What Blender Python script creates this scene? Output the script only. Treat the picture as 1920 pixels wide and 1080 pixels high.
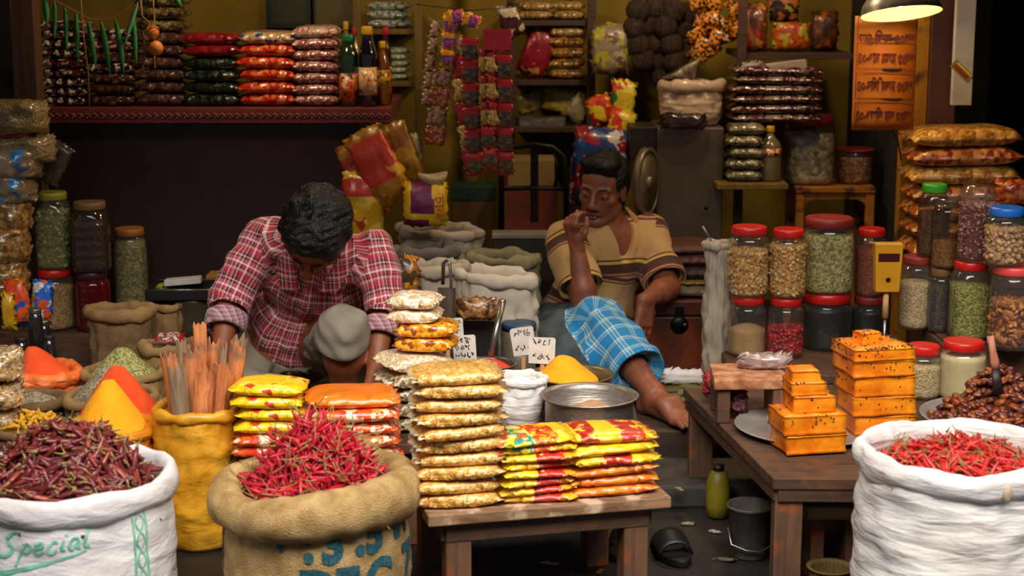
import bpy, bmesh, math, random
import numpy as np
from mathutils import Vector, Matrix, Euler, noise

scene = bpy.context.scene
for _o in list(bpy.data.objects):
    bpy.data.objects.remove(_o)
COL = scene.collection
PI = math.pi
R = math.radians

# ------------------------------------------------------------------ camera
FPX = 3200.0
PITCH = R(11.0)
CAMZ = 1.6
cam = bpy.data.cameras.new('camera')
cam.sensor_width = 36.0
cam.lens = 36.0 * FPX / 1920.0
cam.clip_end = 60
cam.dof.use_dof = True
cam.dof.focus_distance = 4.9
cam.dof.aperture_fstop = 3.2
camo = bpy.data.objects.new('camera', cam)
COL.objects.link(camo)
camo.location = (0, 0, CAMZ)
camo.rotation_euler = (R(90) - PITCH, 0, 0)
scene.camera = camo

# ------------------------------------------------------------------ exposure, world, lights
scene.view_settings.view_transform = 'Standard'
scene.view_settings.look = 'None'
scene.view_settings.exposure = 0.0
scene.view_settings.gamma = 1.0
scene.view_settings.use_curve_mapping = False
scene.cycles.max_bounces = 8
scene.cycles.transparent_max_bounces = 12
scene.cycles.sample_clamp_indirect = 4.0
scene.cycles.caustics_reflective = False
scene.cycles.caustics_refractive = False

world = bpy.data.worlds.new('street_daylight')
scene.world = world
world.use_nodes = True
bg = world.node_tree.nodes['Background']
bg.inputs[0].default_value = (0.75, 0.85, 1.0, 1)
bg.inputs[1].default_value = 0.14


def aim(o, target):
    d = Vector(target) - o.location
    o.rotation_euler = d.to_track_quat('-Z', 'Y').to_euler()


def area(name, loc, target, sx, sy, power, col):
    l = bpy.data.lights.new(name, 'AREA')
    l.shape = 'RECTANGLE'
    l.size, l.size_y = sx, sy
    l.energy = power
    l.color = col
    o = bpy.data.objects.new(name, l)
    COL.objects.link(o)
    o.location = loc
    aim(o, target)
    return o


def bulb(name, loc, power, col, rad=0.05):
    l = bpy.data.lights.new(name, 'POINT')
    l.energy = power
    l.color = col
    l.shadow_soft_size = rad
    o = bpy.data.objects.new(name, l)
    COL.objects.link(o)
    o.location = loc
    return o


# strip of open sky above the lane, in front of the added valance
area('sky_light', (0.4, 1.7, 3.9), (0.1, 4.5, 0.25), 4.4, 2.0, 375, (1.0, 0.96, 0.90))
# warm bulbs assumed above the frame, to light the interior
bulb('unseen_bulb_light', (0.55, 5.9, 1.95), 24.0, (1.0, 0.74, 0.46), 0.06)
bulb('unseen_bulb_light', (1.15, 5.65, 1.9), 12.0, (1.0, 0.74, 0.46), 0.06)  # extra unseen bulb, added to brighten the stool jars and right pile
bulb('unseen_bulb_light', (-0.85, 5.75, 1.98), 20.0, (1.0, 0.74, 0.46), 0.06)
# ------------------------------------------------------------------ where things stand
def ray(px, py):
    u, v = px - 960.0, 540.0 - py
    return Vector((u, FPX * math.cos(PITCH) + v * math.sin(PITCH), -FPX * math.sin(PITCH) + v * math.cos(PITCH)))


def W(px, py, Y):
    d = ray(px, py)
    return Vector((0, 0, CAMZ)) + d * (Y / d.y)


def G(px, py, z):
    d = ray(px, py)
    return Vector((0, 0, CAMZ)) + d * ((z - CAMZ) / d.z)


def mpp(Y, py=540):
    """metres per photo pixel at depth Y"""
    d = ray(960, py)
    return Y / d.y


# ------------------------------------------------------------------ colours and materials
def hx(h, a=1.0):
    h = h.lstrip('#')
    c = [int(h[i:i + 2], 16) / 255 for i in (0, 2, 4)]
    return tuple([(x / 12.92 if x <= 0.04045 else ((x + 0.055) / 1.055) ** 2.4) for x in c] + [a])


MATS = {}


def base_mat(name):
    m = bpy.data.materials.new(name)
    m.use_nodes = True
    nt = m.node_tree
    b = nt.nodes['Principled BSDF']
    return m, nt, b


def N(nt, t, **kw):
    n = nt.nodes.new(t)
    for k, v in kw.items():
        if k.startswith('i_'):
            n.inputs[k[2:]].default_value = v
        else:
            setattr(n, k, v)
    return n


def coords(nt, scale=(1, 1, 1), kind='Object', rot=(0, 0, 0)):
    tc = N(nt, 'ShaderNodeTexCoord')
    mp = N(nt, 'ShaderNodeMapping')
    mp.inputs['Scale'].default_value = scale
    mp.inputs['Rotation'].default_value = rot
    nt.links.new(tc.outputs[kind], mp.inputs['Vector'])
    return mp.outputs['Vector']


def ramp(nt, fac, stops, interp='LINEAR'):
    r = N(nt, 'ShaderNodeValToRGB')
    r.color_ramp.interpolation = interp
    e = r.color_ramp.elements
    while len(e) < len(stops):
        e.new(0.5)
    for el, (p, c) in zip(e, stops):
        el.position = p
        el.color = hx(c) if isinstance(c, str) else c
    nt.links.new(fac, r.inputs['Fac'])
    return r.outputs['Color']


def set_bump(nt, b, height, strength, dist=0.002):
    bp = N(nt, 'ShaderNodeBump')
    bp.inputs['Strength'].default_value = strength
    bp.inputs['Distance'].default_value = dist
    nt.links.new(height, bp.inputs['Height'])
    nt.links.new(bp.outputs['Normal'], b.inputs['Normal'])


def mat(name, c1, c2=None, scale=12, rough=0.6, metal=0.0, bump=0.0, bscale=80, coat=0.0, spec=0.5,
        stretch=(1, 1, 1), sheen=0.0, trans=0.0, lo=0.35, hi=0.65, emit=0.0, detail=4, bdist=0.004, bstretch=None):
    if name in MATS:
        return MATS[name]
    m, nt, b = base_mat(name)
    b.inputs['Roughness'].default_value = rough
    b.inputs['Metallic'].default_value = metal
    b.inputs['Coat Weight'].default_value = coat
    b.inputs['Coat Roughness'].default_value = 0.12
    b.inputs['Specular IOR Level'].default_value = spec
    b.inputs['Sheen Weight'].default_value = sheen
    b.inputs['Transmission Weight'].default_value = trans
    if c2 is None:
        b.inputs['Base Color'].default_value = hx(c1)
    else:
        v = coords(nt, stretch)
        nz = N(nt, 'ShaderNodeTexNoise')
        nz.inputs['Scale'].default_value = scale
        nz.inputs['Detail'].default_value = detail
        nt.links.new(v, nz.inputs['Vector'])
        c = ramp(nt, nz.outputs['Fac'], [(lo, c1), (hi, c2)])
        nt.links.new(c, b.inputs['Base Color'])
    if bump:
        v = coords(nt, bstretch or stretch)
        nb = N(nt, 'ShaderNodeTexNoise')
        nb.inputs['Scale'].default_value = bscale
        nb.inputs['Detail'].default_value = 5
        nb.inputs['Distortion'].default_value = 0.5 if bstretch else 0.0
        nt.links.new(v, nb.inputs['Vector'])
        set_bump(nt, b, nb.outputs['Fac'], bump, bdist)
    if emit:
        b.inputs['Emission Color'].default_value = hx(c1)
        b.inputs['Emission Strength'].default_value = emit
    MATS[name] = m
    return m


def grain(name, cols, scale=110, rough=0.45, coat=0.0, bump=0.8, stretch=(1, 1, 1), dist=0.004):
    """loose grains: one colour per Voronoi cell, rounded by bump"""
    if name in MATS:
        return MATS[name]
    m, nt, b = base_mat(name)
    b.inputs['Roughness'].default_value = rough
    b.inputs['Coat Weight'].default_value = coat
    b.inputs['Coat Roughness'].default_value = 0.1
    v = coords(nt, stretch)
    vo = N(nt, 'ShaderNodeTexVoronoi')
    vo.inputs['Scale'].default_value = scale
    nt.links.new(v, vo.inputs['Vector'])
    sp = N(nt, 'ShaderNodeSeparateColor')
    nt.links.new(vo.outputs['Color'], sp.inputs[0])
    n = len(cols)
    c = ramp(nt, sp.outputs[0], [(i / n, cc) for i, cc in enumerate(cols)], 'CONSTANT')
    nt.links.new(c, b.inputs['Base Color'])
    inv = N(nt, 'ShaderNodeMath', operation='SUBTRACT')
    inv.inputs[0].default_value = 1.0
    nt.links.new(vo.outputs['Distance'], inv.inputs[1])
    set_bump(nt, b, inv.outputs[0], bump, dist)
    MATS[name] = m
    return m


def printed(name, base, inks, scale=22, rough=0.35, coat=0.3, stretch=(1, 1, 1), cover=0.56, bump=0.25):
    """wrapper film with blotches of printed colour"""
    if name in MATS:
        return MATS[name]
    m, nt, b = base_mat(name)
    b.inputs['Roughness'].default_value = rough
    b.inputs['Coat Weight'].default_value = coat
    b.inputs['Coat Roughness'].default_value = 0.1
    prev = None
    for i, ink in enumerate(inks):
        v = coords(nt, stretch)
        nz = N(nt, 'ShaderNodeTexNoise')
        nz.noise_dimensions = '4D'
        nz.inputs['W'].default_value = i * 3.7 + len(name)
        nz.inputs['Scale'].default_value = scale * (1 + 0.35 * i)
        nz.inputs['Detail'].default_value = 2
        nt.links.new(v, nz.inputs['Vector'])
        gt = N(nt, 'ShaderNodeMath', operation='GREATER_THAN')
        gt.inputs[1].default_value = cover
        nt.links.new(nz.outputs['Fac'], gt.inputs[0])
        mx = N(nt, 'ShaderNodeMix', data_type='RGBA')
        nt.links.new(gt.outputs[0], mx.inputs[0])
        if prev is None:
            mx.inputs[6].default_value = hx(base)
        else:
            nt.links.new(prev, mx.inputs[6])
        mx.inputs[7].default_value = hx(ink)
        prev = mx.outputs[2]
    if prev is None:
        b.inputs['Base Color'].default_value = hx(base)
    else:
        nt.links.new(prev, b.inputs['Base Color'])
    v = coords(nt, (1, 1, 1))
    nb = N(nt, 'ShaderNodeTexNoise')
    nb.inputs['Scale'].default_value = 45
    nb.inputs['Detail'].default_value = 3
    nb.inputs['Distortion'].default_value = 0.6
    nt.links.new(v, nb.inputs['Vector'])
    set_bump(nt, b, nb.outputs['Fac'], bump, 0.006)
    MATS[name] = m
    return m


def clear(name, tint='ffffff', gloss=0.12, rough=0.08, haze=0.0, haze_col='d8d8d0'):
    """clear plastic: see-through with a skin of reflections"""
    if name in MATS:
        return MATS[name]
    m = bpy.data.materials.new(name)
    m.use_nodes = True
    nt = m.node_tree
    nt.nodes.clear()
    out = N(nt, 'ShaderNodeOutputMaterial')
    tr = N(nt, 'ShaderNodeBsdfTransparent')
    tr.inputs[0].default_value = hx(tint)
    gl = N(nt, 'ShaderNodeBsdfGlossy')
    gl.inputs['Roughness'].default_value = rough
    lw = N(nt, 'ShaderNodeLayerWeight')
    lw.inputs['Blend'].default_value = 0.35
    mr = N(nt, 'ShaderNodeMapRange')
    mr.inputs['To Min'].default_value = gloss * 0.4
    mr.inputs['To Max'].default_value = min(1, gloss * 3.5)
    nt.links.new(lw.outputs['Facing'], mr.inputs['Value'])
    mx = N(nt, 'ShaderNodeMixShader')
    nt.links.new(mr.outputs[0], mx.inputs[0])
    nt.links.new(tr.outputs[0], mx.inputs[1])
    nt.links.new(gl.outputs[0], mx.inputs[2])
    last = mx.outputs[0]
    v = coords(nt)
    nb = N(nt, 'ShaderNodeTexNoise')
    nb.inputs['Scale'].default_value = 30
    nt.links.new(v, nb.inputs['Vector'])
    bp = N(nt, 'ShaderNodeBump')
    bp.inputs['Strength'].default_value = 0.3
    bp.inputs['Distance'].default_value = 0.004
    nt.links.new(nb.outputs['Fac'], bp.inputs['Height'])
    nt.links.new(bp.outputs['Normal'], gl.inputs['Normal'])
    if haze:
        df = N(nt, 'ShaderNodeBsdfDiffuse')
        df.inputs[0].default_value = hx(haze_col)
        m2 = N(nt, 'ShaderNodeMixShader')
        m2.inputs[0].default_value = haze
        nt.links.new(last, m2.inputs[1])
        nt.links.new(df.outputs[0], m2.inputs[2])
        last = m2.outputs[0]
    nt.links.new(last, out.inputs[0])
    MATS[name] = m
    return m


def wood(name, c1, c2, scale=6, rough=0.65, axis='X', bump=0.3, wear=None):
    if name in MATS:
        return MATS[name]
    m, nt, b = base_mat(name)
    b.inputs['Roughness'].default_value = rough
    st = {'X': (0.7, 9, 9), 'Y': (9, 0.7, 9), 'Z': (9, 9, 0.7)}[axis]
    v = coords(nt, st)
    nz = N(nt, 'ShaderNodeTexNoise')
    nz.inputs['Scale'].default_value = scale
    nz.inputs['Detail'].default_value = 6
    nz.inputs['Distortion'].default_value = 0.8
    nt.links.new(v, nz.inputs['Vector'])
    c = ramp(nt, nz.outputs['Fac'], [(0.3, c1), (0.7, c2)])
    if wear:
        v2 = coords(nt)
        n2 = N(nt, 'ShaderNodeTexNoise')
        n2.inputs['Scale'].default_value = 14
        n2.inputs['Detail'].default_value = 6
        nt.links.new(v2, n2.inputs['Vector'])
        k = ramp(nt, n2.outputs['Fac'], [(0.52, (0, 0, 0, 1)), (0.64, (1, 1, 1, 1))])
        mx = N(nt, 'ShaderNodeMix', data_type='RGBA')
        nt.links.new(k, mx.inputs[0])
        nt.links.new(c, mx.inputs[6])
        mx.inputs[7].default_value = hx(wear)
        c = mx.outputs[2]
    nt.links.new(c, b.inputs['Base Color'])
    set_bump(nt, b, nz.outputs['Fac'], bump, 0.004)
    MATS[name] = m
    return m


# ------------------------------------------------------------------ mesh building
def rotm(rx=0, ry=0, rz=0):
    return np.array(Euler((rx, ry, rz)).to_matrix())


class MB:
    def __init__(s):
        s.v, s.f, s.m, s.n = [], [], [], 0

    def add(s, v, f, m=0, rot=None, loc=None):
        v = np.asarray(v, dtype=float)
        if rot is not None:
            v = v @ np.asarray(rot).T
        if loc is not None:
            v = v + np.asarray(loc, dtype=float)
        s.v.append(v)
        for q in f:
            s.f.append([i + s.n for i in q])
        if isinstance(m, int):
            s.m += [m] * len(f)
        else:
            s.m += list(m)
        s.n += len(v)
        return s

    def box(s, c, d, m=0, rot=None):
        x, y, z = [k / 2 for k in d]
        v = [(-x, -y, -z), (x, -y, -z), (x, y, -z), (-x, y, -z), (-x, -y, z), (x, -y, z), (x, y, z), (-x, y, z)]
        f = [(3, 2, 1, 0), (4, 5, 6, 7), (0, 1, 5, 4), (1, 2, 6, 5), (2, 3, 7, 6), (3, 0, 4, 7)]
        return s.add(v, f, m, rot, c)

    def lathe(s, prof, seg=32, m=0, rot=None, loc=None, fn=None, sx=1, sy=1, mats=None):
        """prof: (r, z) from bottom to top; fn(theta, i, r, z) -> (r, z)"""
        v, f, mm = [], [], []
        n = len(prof)
        for i, (r, z) in enumerate(prof):
            for k in range(seg):
                t = 2 * PI * k / seg
                rr, zz = (r, z) if fn is None else fn(t, i, r, z)
                v.append((rr * math.cos(t) * sx, rr * math.sin(t) * sy, zz))
        for i in range(n - 1):
            for k in range(seg):
                a, b = i * seg + k, i * seg + (k + 1) % seg
                f.append((a, b, b + seg, a + seg))
                mm.append(m if mats is None else mats[i])
        if prof[0][0] > 1e-6:
            f.append(tuple(range(seg - 1, -1, -1)))
            mm.append(m if mats is None else mats[0])
        if prof[-1][0] > 1e-6:
            f.append(tuple((n - 1) * seg + k for k in range(seg)))
            mm.append(m if mats is None else mats[-1])
        return s.add(v, f, mm, rot, loc)

    def tube(s, pts, rad, seg=8, m=0, flat=1.0, up=None, loc=None, rot=None):
        pts = [Vector(p) for p in pts]
        n = len(pts)
        if not hasattr(rad, '__len__'):
            rad = [rad] * n
        v, f = [], []
        t0 = (pts[1] - pts[0]).normalized()
        u = Vector(up) if up is not None else Vector((0, 0, 1))
        if abs(u.dot(t0)) > 0.95:
            u = Vector((1, 0, 0))
        a = (u - t0 * u.dot(t0)).normalized()
        for i in range(n):
            t = (pts[min(i + 1, n - 1)] - pts[max(i - 1, 0)]).normalized()
            a = a - t * a.dot(t)
            if a.length < 1e-6:
                a = t.orthogonal()
            a.normalize()
            b = t.cross(a)
            for k in range(seg):
                w = 2 * PI * k / seg
                v.append(pts[i] + (a * math.cos(w) * flat + b * math.sin(w)) * rad[i])
        for i in range(n - 1):
            for k in range(seg):
                p, q = i * seg + k, i * seg + (k + 1) % seg
                f.append((p, q, q + seg, p + seg))
        f.append(tuple(range(seg - 1, -1, -1)))
        f.append(tuple((n - 1) * seg + k for k in range(seg)))
        return s.add(v, f, m, rot, loc)

    def ell(s, c, r, m=0, seg=12, rings=8, rot=None):
        pr = []
        for i in range(rings + 1):
            a = -PI / 2 + PI * i / rings
            pr.append((max(math.cos(a), 1e-4 if 0 < i < rings else 0.02), math.sin(a)))
        if not hasattr(r, '__len__'):
            r = (r, r, r)
        t = MB().lathe(pr, seg)
        v = np.concatenate(t.v) * np.array(r)
        return s.add(v, t.f, m, rot, c)

    def grid(s, P, m=0, closed_u=False):
        """P[i][j] points"""
        P = np.asarray(P)
        a, b = P.shape[:2]
        f = []
        for i in range(a if closed_u else a - 1):
            for j in range(b - 1):
                i2 = (i + 1) % a
                f.append((i * b + j, i2 * b + j, i2 * b + j + 1, i * b + j + 1))
        return s.add(P.reshape(-1, 3), f, m)

    def prism(s, outline, h, m=0, rot=None, loc=None):
        """outline in xy, extruded along z from 0 to h"""
        n = len(outline)
        v = [(x, y, 0) for x, y in outline] + [(x, y, h) for x, y in outline]
        f = [tuple(range(n - 1, -1, -1)), tuple(range(n, 2 * n))]
        f += [(i, (i + 1) % n, (i + 1) % n + n, i + n) for i in range(n)]
        return s.add(v, f, m, rot, loc)

    def mesh(s, name, mats, smooth=True):
        me = bpy.data.meshes.new(name)
        me.from_pydata(np.concatenate(s.v).tolist(), [], s.f)
        for mt in (mats if isinstance(mats, (list, tuple)) else [mats]):
            me.materials.append(mt)
        me.polygons.foreach_set('material_index', s.m)
        me.polygons.foreach_set('use_smooth', [smooth] * len(s.f))
        me.update()
        return me

    def build(s, name, mats, parent=None, loc=None, rot=None, smooth=True, bevel=0.0, label=None, subsurf=0):
        return link(name, s.mesh(name, mats, smooth), parent, loc, rot, bevel, label, subsurf)


def link(name, me, parent=None, loc=None, rot=None, bevel=0.0, label=None, subsurf=0):
    o = bpy.data.objects.new(name, me)
    COL.objects.link(o)
    if parent is not None:
        o.parent = parent
    if loc is not None:
        o.location = loc
    if rot is not None:
        o.rotation_euler = rot
    if bevel:
        b = o.modifiers.new('bevel', 'BEVEL')
        b.width = bevel
        b.segments = 2
        b.limit_method = 'ANGLE'
        b.angle_limit = R(40)
    if subsurf:
        ss = o.modifiers.new('sub', 'SUBSURF')
        ss.levels = ss.render_levels = subsurf
    if label:
        o['label'] = label
    return o


def empty(name, loc, rz=0.0, rot=None):
    o = bpy.data.objects.new(name, None)
    o.empty_display_size = 0.05
    COL.objects.link(o)
    o.location = loc
    o.rotation_euler = rot if rot is not None else (0, 0, rz)
    return o


def tag(o, label=None, cat=None, group=None, kind=None):
    if label:
        o['label'] = label
    if cat:
        o['category'] = cat
    if group:
        o['group'] = group
    if kind:
        o['kind'] = kind
    return o


KIDS = {}


def dup(o, loc=None, rot=None, scale=None):
    """a copy of a thing with copies of its parts and sub-parts, sharing mesh data"""
    c = o.copy()
    COL.objects.link(c)
    if loc is not None:
        c.location = loc
    if rot is not None:
        c.rotation_euler = rot
    if scale is not None:
        c.scale = scale
    for ch in [k for k in o.children]:
        d = ch.copy()
        COL.objects.link(d)
        d.parent = c
        for g in [k for k in ch.children]:
            e = g.copy()
            COL.objects.link(e)
            e.parent = d
    return c


def struct(o, label=None):
    o['kind'] = 'structure'
    if label:
        o['label'] = label
    return o


ORD = ['first', 'second', 'third', 'fourth', 'fifth', 'sixth', 'seventh', 'eighth', 'ninth', 'tenth', 'eleventh', 'twelfth']


def place_word(i, n):
    """i counts from the bottom of a stack of n"""
    if n == 1:
        return 'lone'
    if i == 0:
        return 'bottom'
    if i == n - 1:
        return 'topmost'
    k = n - 1 - i
    if k <= i:
        return ORD[k] + ' from top'
    return ORD[i] + ' from bottom'


def text_mesh(txt, size=0.05, shear=0.0, subdiv=0, align='CENTER', bold=0.0, maxlen=None):
    """verts (x, y) and faces of a line of lettering, from Blender's built-in font"""
    cu = bpy.data.curves.new('lettering', 'FONT')
    cu.body = txt
    cu.size = size
    cu.shear = shear
    cu.align_x = align
    cu.offset = bold
    cu.resolution_u = 3
    o = bpy.data.objects.new('lettering', cu)
    COL.objects.link(o)
    dg = bpy.context.evaluated_depsgraph_get()
    me = bpy.data.meshes.new_from_object(o.evaluated_get(dg))
    bpy.data.objects.remove(o)
    bpy.data.curves.remove(cu)
    bm = bmesh.new()
    bm.from_mesh(me)
    bpy.data.meshes.remove(me)
    if maxlen:
        bmesh.ops.triangulate(bm, faces=bm.faces[:])
        for _ in range(4):
            es = [e for e in bm.edges if e.calc_length() > maxlen]
            if not es:
                break
            bmesh.ops.subdivide_edges(bm, edges=es, cuts=1)
            bmesh.ops.triangulate(bm, faces=bm.faces[:])
    bm.verts.index_update()
    v = [(p.co.x, p.co.y) for p in bm.verts]
    f = [[q.index for q in fc.verts] for fc in bm.faces]
    bm.free()
    return v, f


def stroke(pts, w, n=6):
    """flat ribbon along a hand-drawn line (x, y): verts and faces"""
    P = [Vector((p[0], p[1], 0)) for p in pts]
    Q = []
    m = len(P)
    for i in range(m - 1):
        p0, p1, p2, p3 = P[max(i - 1, 0)], P[i], P[i + 1], P[min(i + 2, m - 1)]
        for k in range(n):
            t = k / n
            Q.append(0.5 * ((2 * p1) + (p2 - p0) * t + (2 * p0 - 5 * p1 + 4 * p2 - p3) * t * t + (3 * p1 - p0 - 3 * p2 + p3) * t ** 3))
    Q.append(P[-1])
    v, f = [], []
    for i, q in enumerate(Q):
        t = (Q[min(i + 1, len(Q) - 1)] - Q[max(i - 1, 0)])
        if t.length < 1e-9:
            t = Vector((1, 0, 0))
        t.normalize()
        nn = Vector((-t.y, t.x, 0)) * w / 2
        v += [tuple((q + nn).xy), tuple((q - nn).xy)]
    for i in range(len(Q) - 1):
        f.append((2 * i, 2 * i + 1, 2 * i + 3, 2 * i + 2))
    return v, f


def nz3(x, y, z):
    return noise.noise(Vector((x, y, z)))


# ------------------------------------------------------------------ pillow packets
def pillow(w, d, h, seed=0, nu=22, nv=14, seal=0.07, bands=None, lump=0.1, corner=0.12, p=2.6, sag=0.0):
    """a filled pouch lying flat: w along x with crimped ends, d along y, h thick, base at z=0"""
    rnd = random.Random(seed)
    so = rnd.uniform(0, 90)
    mb = MB()
    top, bot = [], []
    for i in range(nu + 1):
        u = -1 + 2 * i / nu
        u = math.copysign(abs(u) ** 0.85, u)
        rt, rb = [], []
        for j in range(nv + 1):
            v = -1 + 2 * j / nv
            v = math.copysign(abs(v) ** 0.8, v)
            us = min(1.0, abs(u) / (1 - seal))
            e = max(0.0, 1 - us ** p) ** 0.5 * max(0.0, 1 - abs(v) ** (p + 0.6)) ** 0.5
            e = e ** 0.85
            pull = 1 - corner * (1 - e) * (0.5 + 0.5 * abs(u)) * (1 if abs(u) < 1 - seal else 0.55)
            x = w / 2 * u * (1 - 0.05 * v * v)
            y = d / 2 * v * pull
            q = nz3(u * 2.2 + so, v * 2.2, so) * lump + nz3(u * 5 + so, v * 5, so + 9) * lump * 0.5
            k = 0.018 * nz3(u * 9, v * 9, so) * (1 - e)
            zt = h * (0.44 + 0.56 * e * (1 + q)) - sag * u * u
            zb = h * (0.42 - 0.42 * e * (1 + q * 0.4)) - sag * u * u
            if abs(u) >= 1 - seal:
                zt = zb = h * 0.43 - sag * u * u + 0.1 * h * math.sin(v * 9 + so)
                zt += 0.0012
            rt.append((x + k, y + k, zt))
            rb.append((x + k, y + k, zb))
        top.append(rt)
        bot.append(rb)
    n1 = (nu + 1) * (nv + 1)
    V = np.array([p_ for r_ in top for p_ in r_] + [p_ for r_ in bot for p_ in r_])
    F, M = [], []

    def band(i):
        if not bands:
            return 0
        u = -1 + 2 * (i + 0.5) / nu
        for a, b, mi in bands:
            if a <= u < b:
                return mi
        return 0
    for i in range(nu):
        for j in range(nv):
            a = i * (nv + 1) + j
            b = a + nv + 1
            F.append((a, b, b + 1, a + 1))
            M.append(band(i))
            F.append((a + n1, a + 1 + n1, b + 1 + n1, b + n1))
            M.append(band(i))
        for j in (0, nv):
            a = i * (nv + 1) + j
            b = a + nv + 1
            q = (a, a + n1, b + n1, b) if j == 0 else (a, b, b + n1, a + n1)
            F.append(q)
            M.append(band(i))
    for i in (0, nu):
        for j in range(nv):
            a = i * (nv + 1) + j
            q = (a, a + 1, a + 1 + n1, a + n1) if i == 0 else (a, a + n1, a + 1 + n1, a + 1)
            F.append(q)
            M.append(band(0 if i == 0 else nu - 1))
    V[:, 2] -= V[:, 2].min()
    mb.add(V, F, M)
    return mb


def pack_stack(name, cat, group, base, n, size, mats, descr, rz=0.0, jit=0.01, seed=0, bands=None, tight=0.86,
               lump=0.1, variants=2, tilt=0.03, per=None, seal=0.07, spin=0.08, where='', corner=0.12, p=3.4):
    """n pouches one on another, each its own thing. base = (x, y, z) under the stack"""
    rnd = random.Random(seed)
    w, d, h = size
    meshes = []
    z = base[2]
    out = []
    for i in range(n):
        ms = per[i] if per else mats
        key = (i % variants, id(tuple(ms)) if per else 0, tuple(m.name for m in ms))
        me = None
        for k_, m_ in meshes:
            if k_[0] == key[0] and k_[2] == key[2]:
                me = m_
        if me is None:
            b = bands[i] if (bands and isinstance(bands[0], list)) else bands
            me = pillow(w, d, h, seed * 31 + i, bands=b, lump=lump, seal=seal, corner=corner, p=p).mesh(name, list(ms))
            meshes.append((key, me))
        zmax = max(v.co.z for v in me.vertices)
        o = link(name, me)
        ca, sa = math.cos(rz), math.sin(rz)
        jx, jy = rnd.uniform(-jit, jit), rnd.uniform(-jit, jit) * 0.6
        o.location = (base[0] + jx * ca - jy * sa, base[1] + jx * sa + jy * ca, z)
        o.rotation_euler = (rnd.uniform(-tilt, tilt) * 0.5 if i else 0, rnd.uniform(-tilt, tilt) if i else 0, rz + rnd.uniform(-spin, spin) + (PI if rnd.random() < 0.0 else 0))
        z += zmax * tight
        dsc = descr[i] if isinstance(descr, (list, tuple)) else descr
        tag(o, f'{dsc}, {place_word(i, n)} {where}'.strip(), cat, group)
        out.append(o)
    return out


# ------------------------------------------------------------------ sacks
def sack_surface(Rr, H, seed, sx, sy, bulge=0.06, fold=0.012, horiz=0.5, base=0.86, lean=(0, 0)):
    so = seed * 7.31

    def S(t, z, off=0.0):
        k = z / H
        r = Rr * (base + (1 - base) * min(1, k * 3.0) ** 0.6 + bulge * math.sin(PI * min(1, k)))
        ct, st = math.cos(t), math.sin(t)
        f = nz3(ct * 3.2 + so, st * 3.2, k * 2.0) * (1 - horiz) + nz3(ct * 1.6 + so, st * 1.6, k * 11 + 0.8 * ct) * horiz
        f += 0.4 * nz3(ct * 7 + so, st * 7, k * 6)
        f += 0.55 * horiz * (0.5 - abs(nz3(ct * 1.9 + so, st * 1.9 + 4, k * 19 + 1.6 * ct + 0.9 * st)) * 2)
        r += fold * f * min(1, 4 * k + 0.15) + off
        return Vector((r * ct * sx + lean[0] * k, r * st * sy + lean[1] * k, z))
    return S


def make_sack(name, label, cat, loc, Rr, H, m, rim=0.03, seed=1, sx=1.0, sy=1.0, fold=0.012, horiz=0.4, bulge=0.06,
              base=0.86, inner=0.06, group=None, rim_m=None, rim_lump=0.25, seg=88, lean=(0, 0), tiltx=0.0, rim_label=None, rim_flat=1.0):
    root = empty(name, loc)
    tag(root, label, cat, group)
    Hb = H - rim * 1.1
    S = sack_surface(Rr, Hb, seed, sx, sy, bulge, fold, horiz, base, lean)
    zs = [Hb * (i / 30) for i in range(31)]
    P = []
    for k in range(seg):
        t = 2 * PI * k / seg
        col = [(S(t, 0.0) * 0.01)]
        col += [S(t, z) for z in zs]
        # inside wall down to the filling
        for z in (Hb - 0.01, Hb - inner):
            p = S(t, z, -0.012)
            col.append(p)
        c = Vector((0 + lean[0], 0 + lean[1], Hb - inner))
        col.append(c + (col[-1] - c) * 0.02)
        for q in col:
            q.z += tiltx * q.x * max(0, q.z) / H
        P.append([tuple(q) for q in col])
    mb = MB().grid(P, 0, closed_u=True)
    mb.build('sack_cloth', m, root)
    # rolled rim
    so = seed * 3.7
    P = []
    nr = 14
    for k in range(seg):
        t = 2 * PI * k / seg
        ct, st = math.cos(t), math.sin(t)
        c0 = S(t, Hb)
        rr = rim * (1 + rim_lump * nz3(ct * 2.3 + so, st * 2.3, so) + 0.35 * rim_lump * nz3(ct * 8 + so, st * 8, 1))
        row = []
        out = Vector((ct * sx, st * sy, 0)).normalized()
        wob = 0.3 * rim * nz3(ct * 1.5 + so, st * 1.5, 4)
        for j in range(nr):
            a = 2 * PI * j / nr
            q = c0 + out * (rr * 0.95 * rim_flat * math.cos(a) - rim * 0.05 + 0.05 * rim * math.sin(3 * a + 9 * t)) + Vector((0, 0, rr * 1.15 * math.sin(a) + wob + rim * 0.05))
            q.z += tiltx * q.x
            row.append(tuple(q))
        row.append(row[0])
        P.append(row)
    P = np.array(P)[:, :, :]
    rb = MB()
    a, b = P.shape[:2]
    f = []
    for i in range(a):
        for j in range(b - 1):
            j2 = (j + 1) % (b - 1)
            i2 = (i + 1) % a
            f.append((i * (b - 1) + j, i2 * (b - 1) + j, i2 * (b - 1) + j2, i * (b - 1) + j2))
    rb.add(P[:, :-1].reshape(-1, 3), f)
    rb.build('rolled_rim', rim_m or m, root, label=rim_label)
    root['z_fill'] = Hb - inner
    return root, S, Hb


def decal(S, t0, z0, v, f, name, m, parent, scale_r, off=0.004, tiltfn=None):
    """wrap flat lettering (x, y) onto a sack wall: x runs along the wall seen from outside"""
    V = []
    for x, y in v:
        V.append(tuple(S(t0 + x / scale_r, z0 + y, off)))
    mb = MB().add(V, f)
    return mb.build(name, m, parent)


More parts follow.
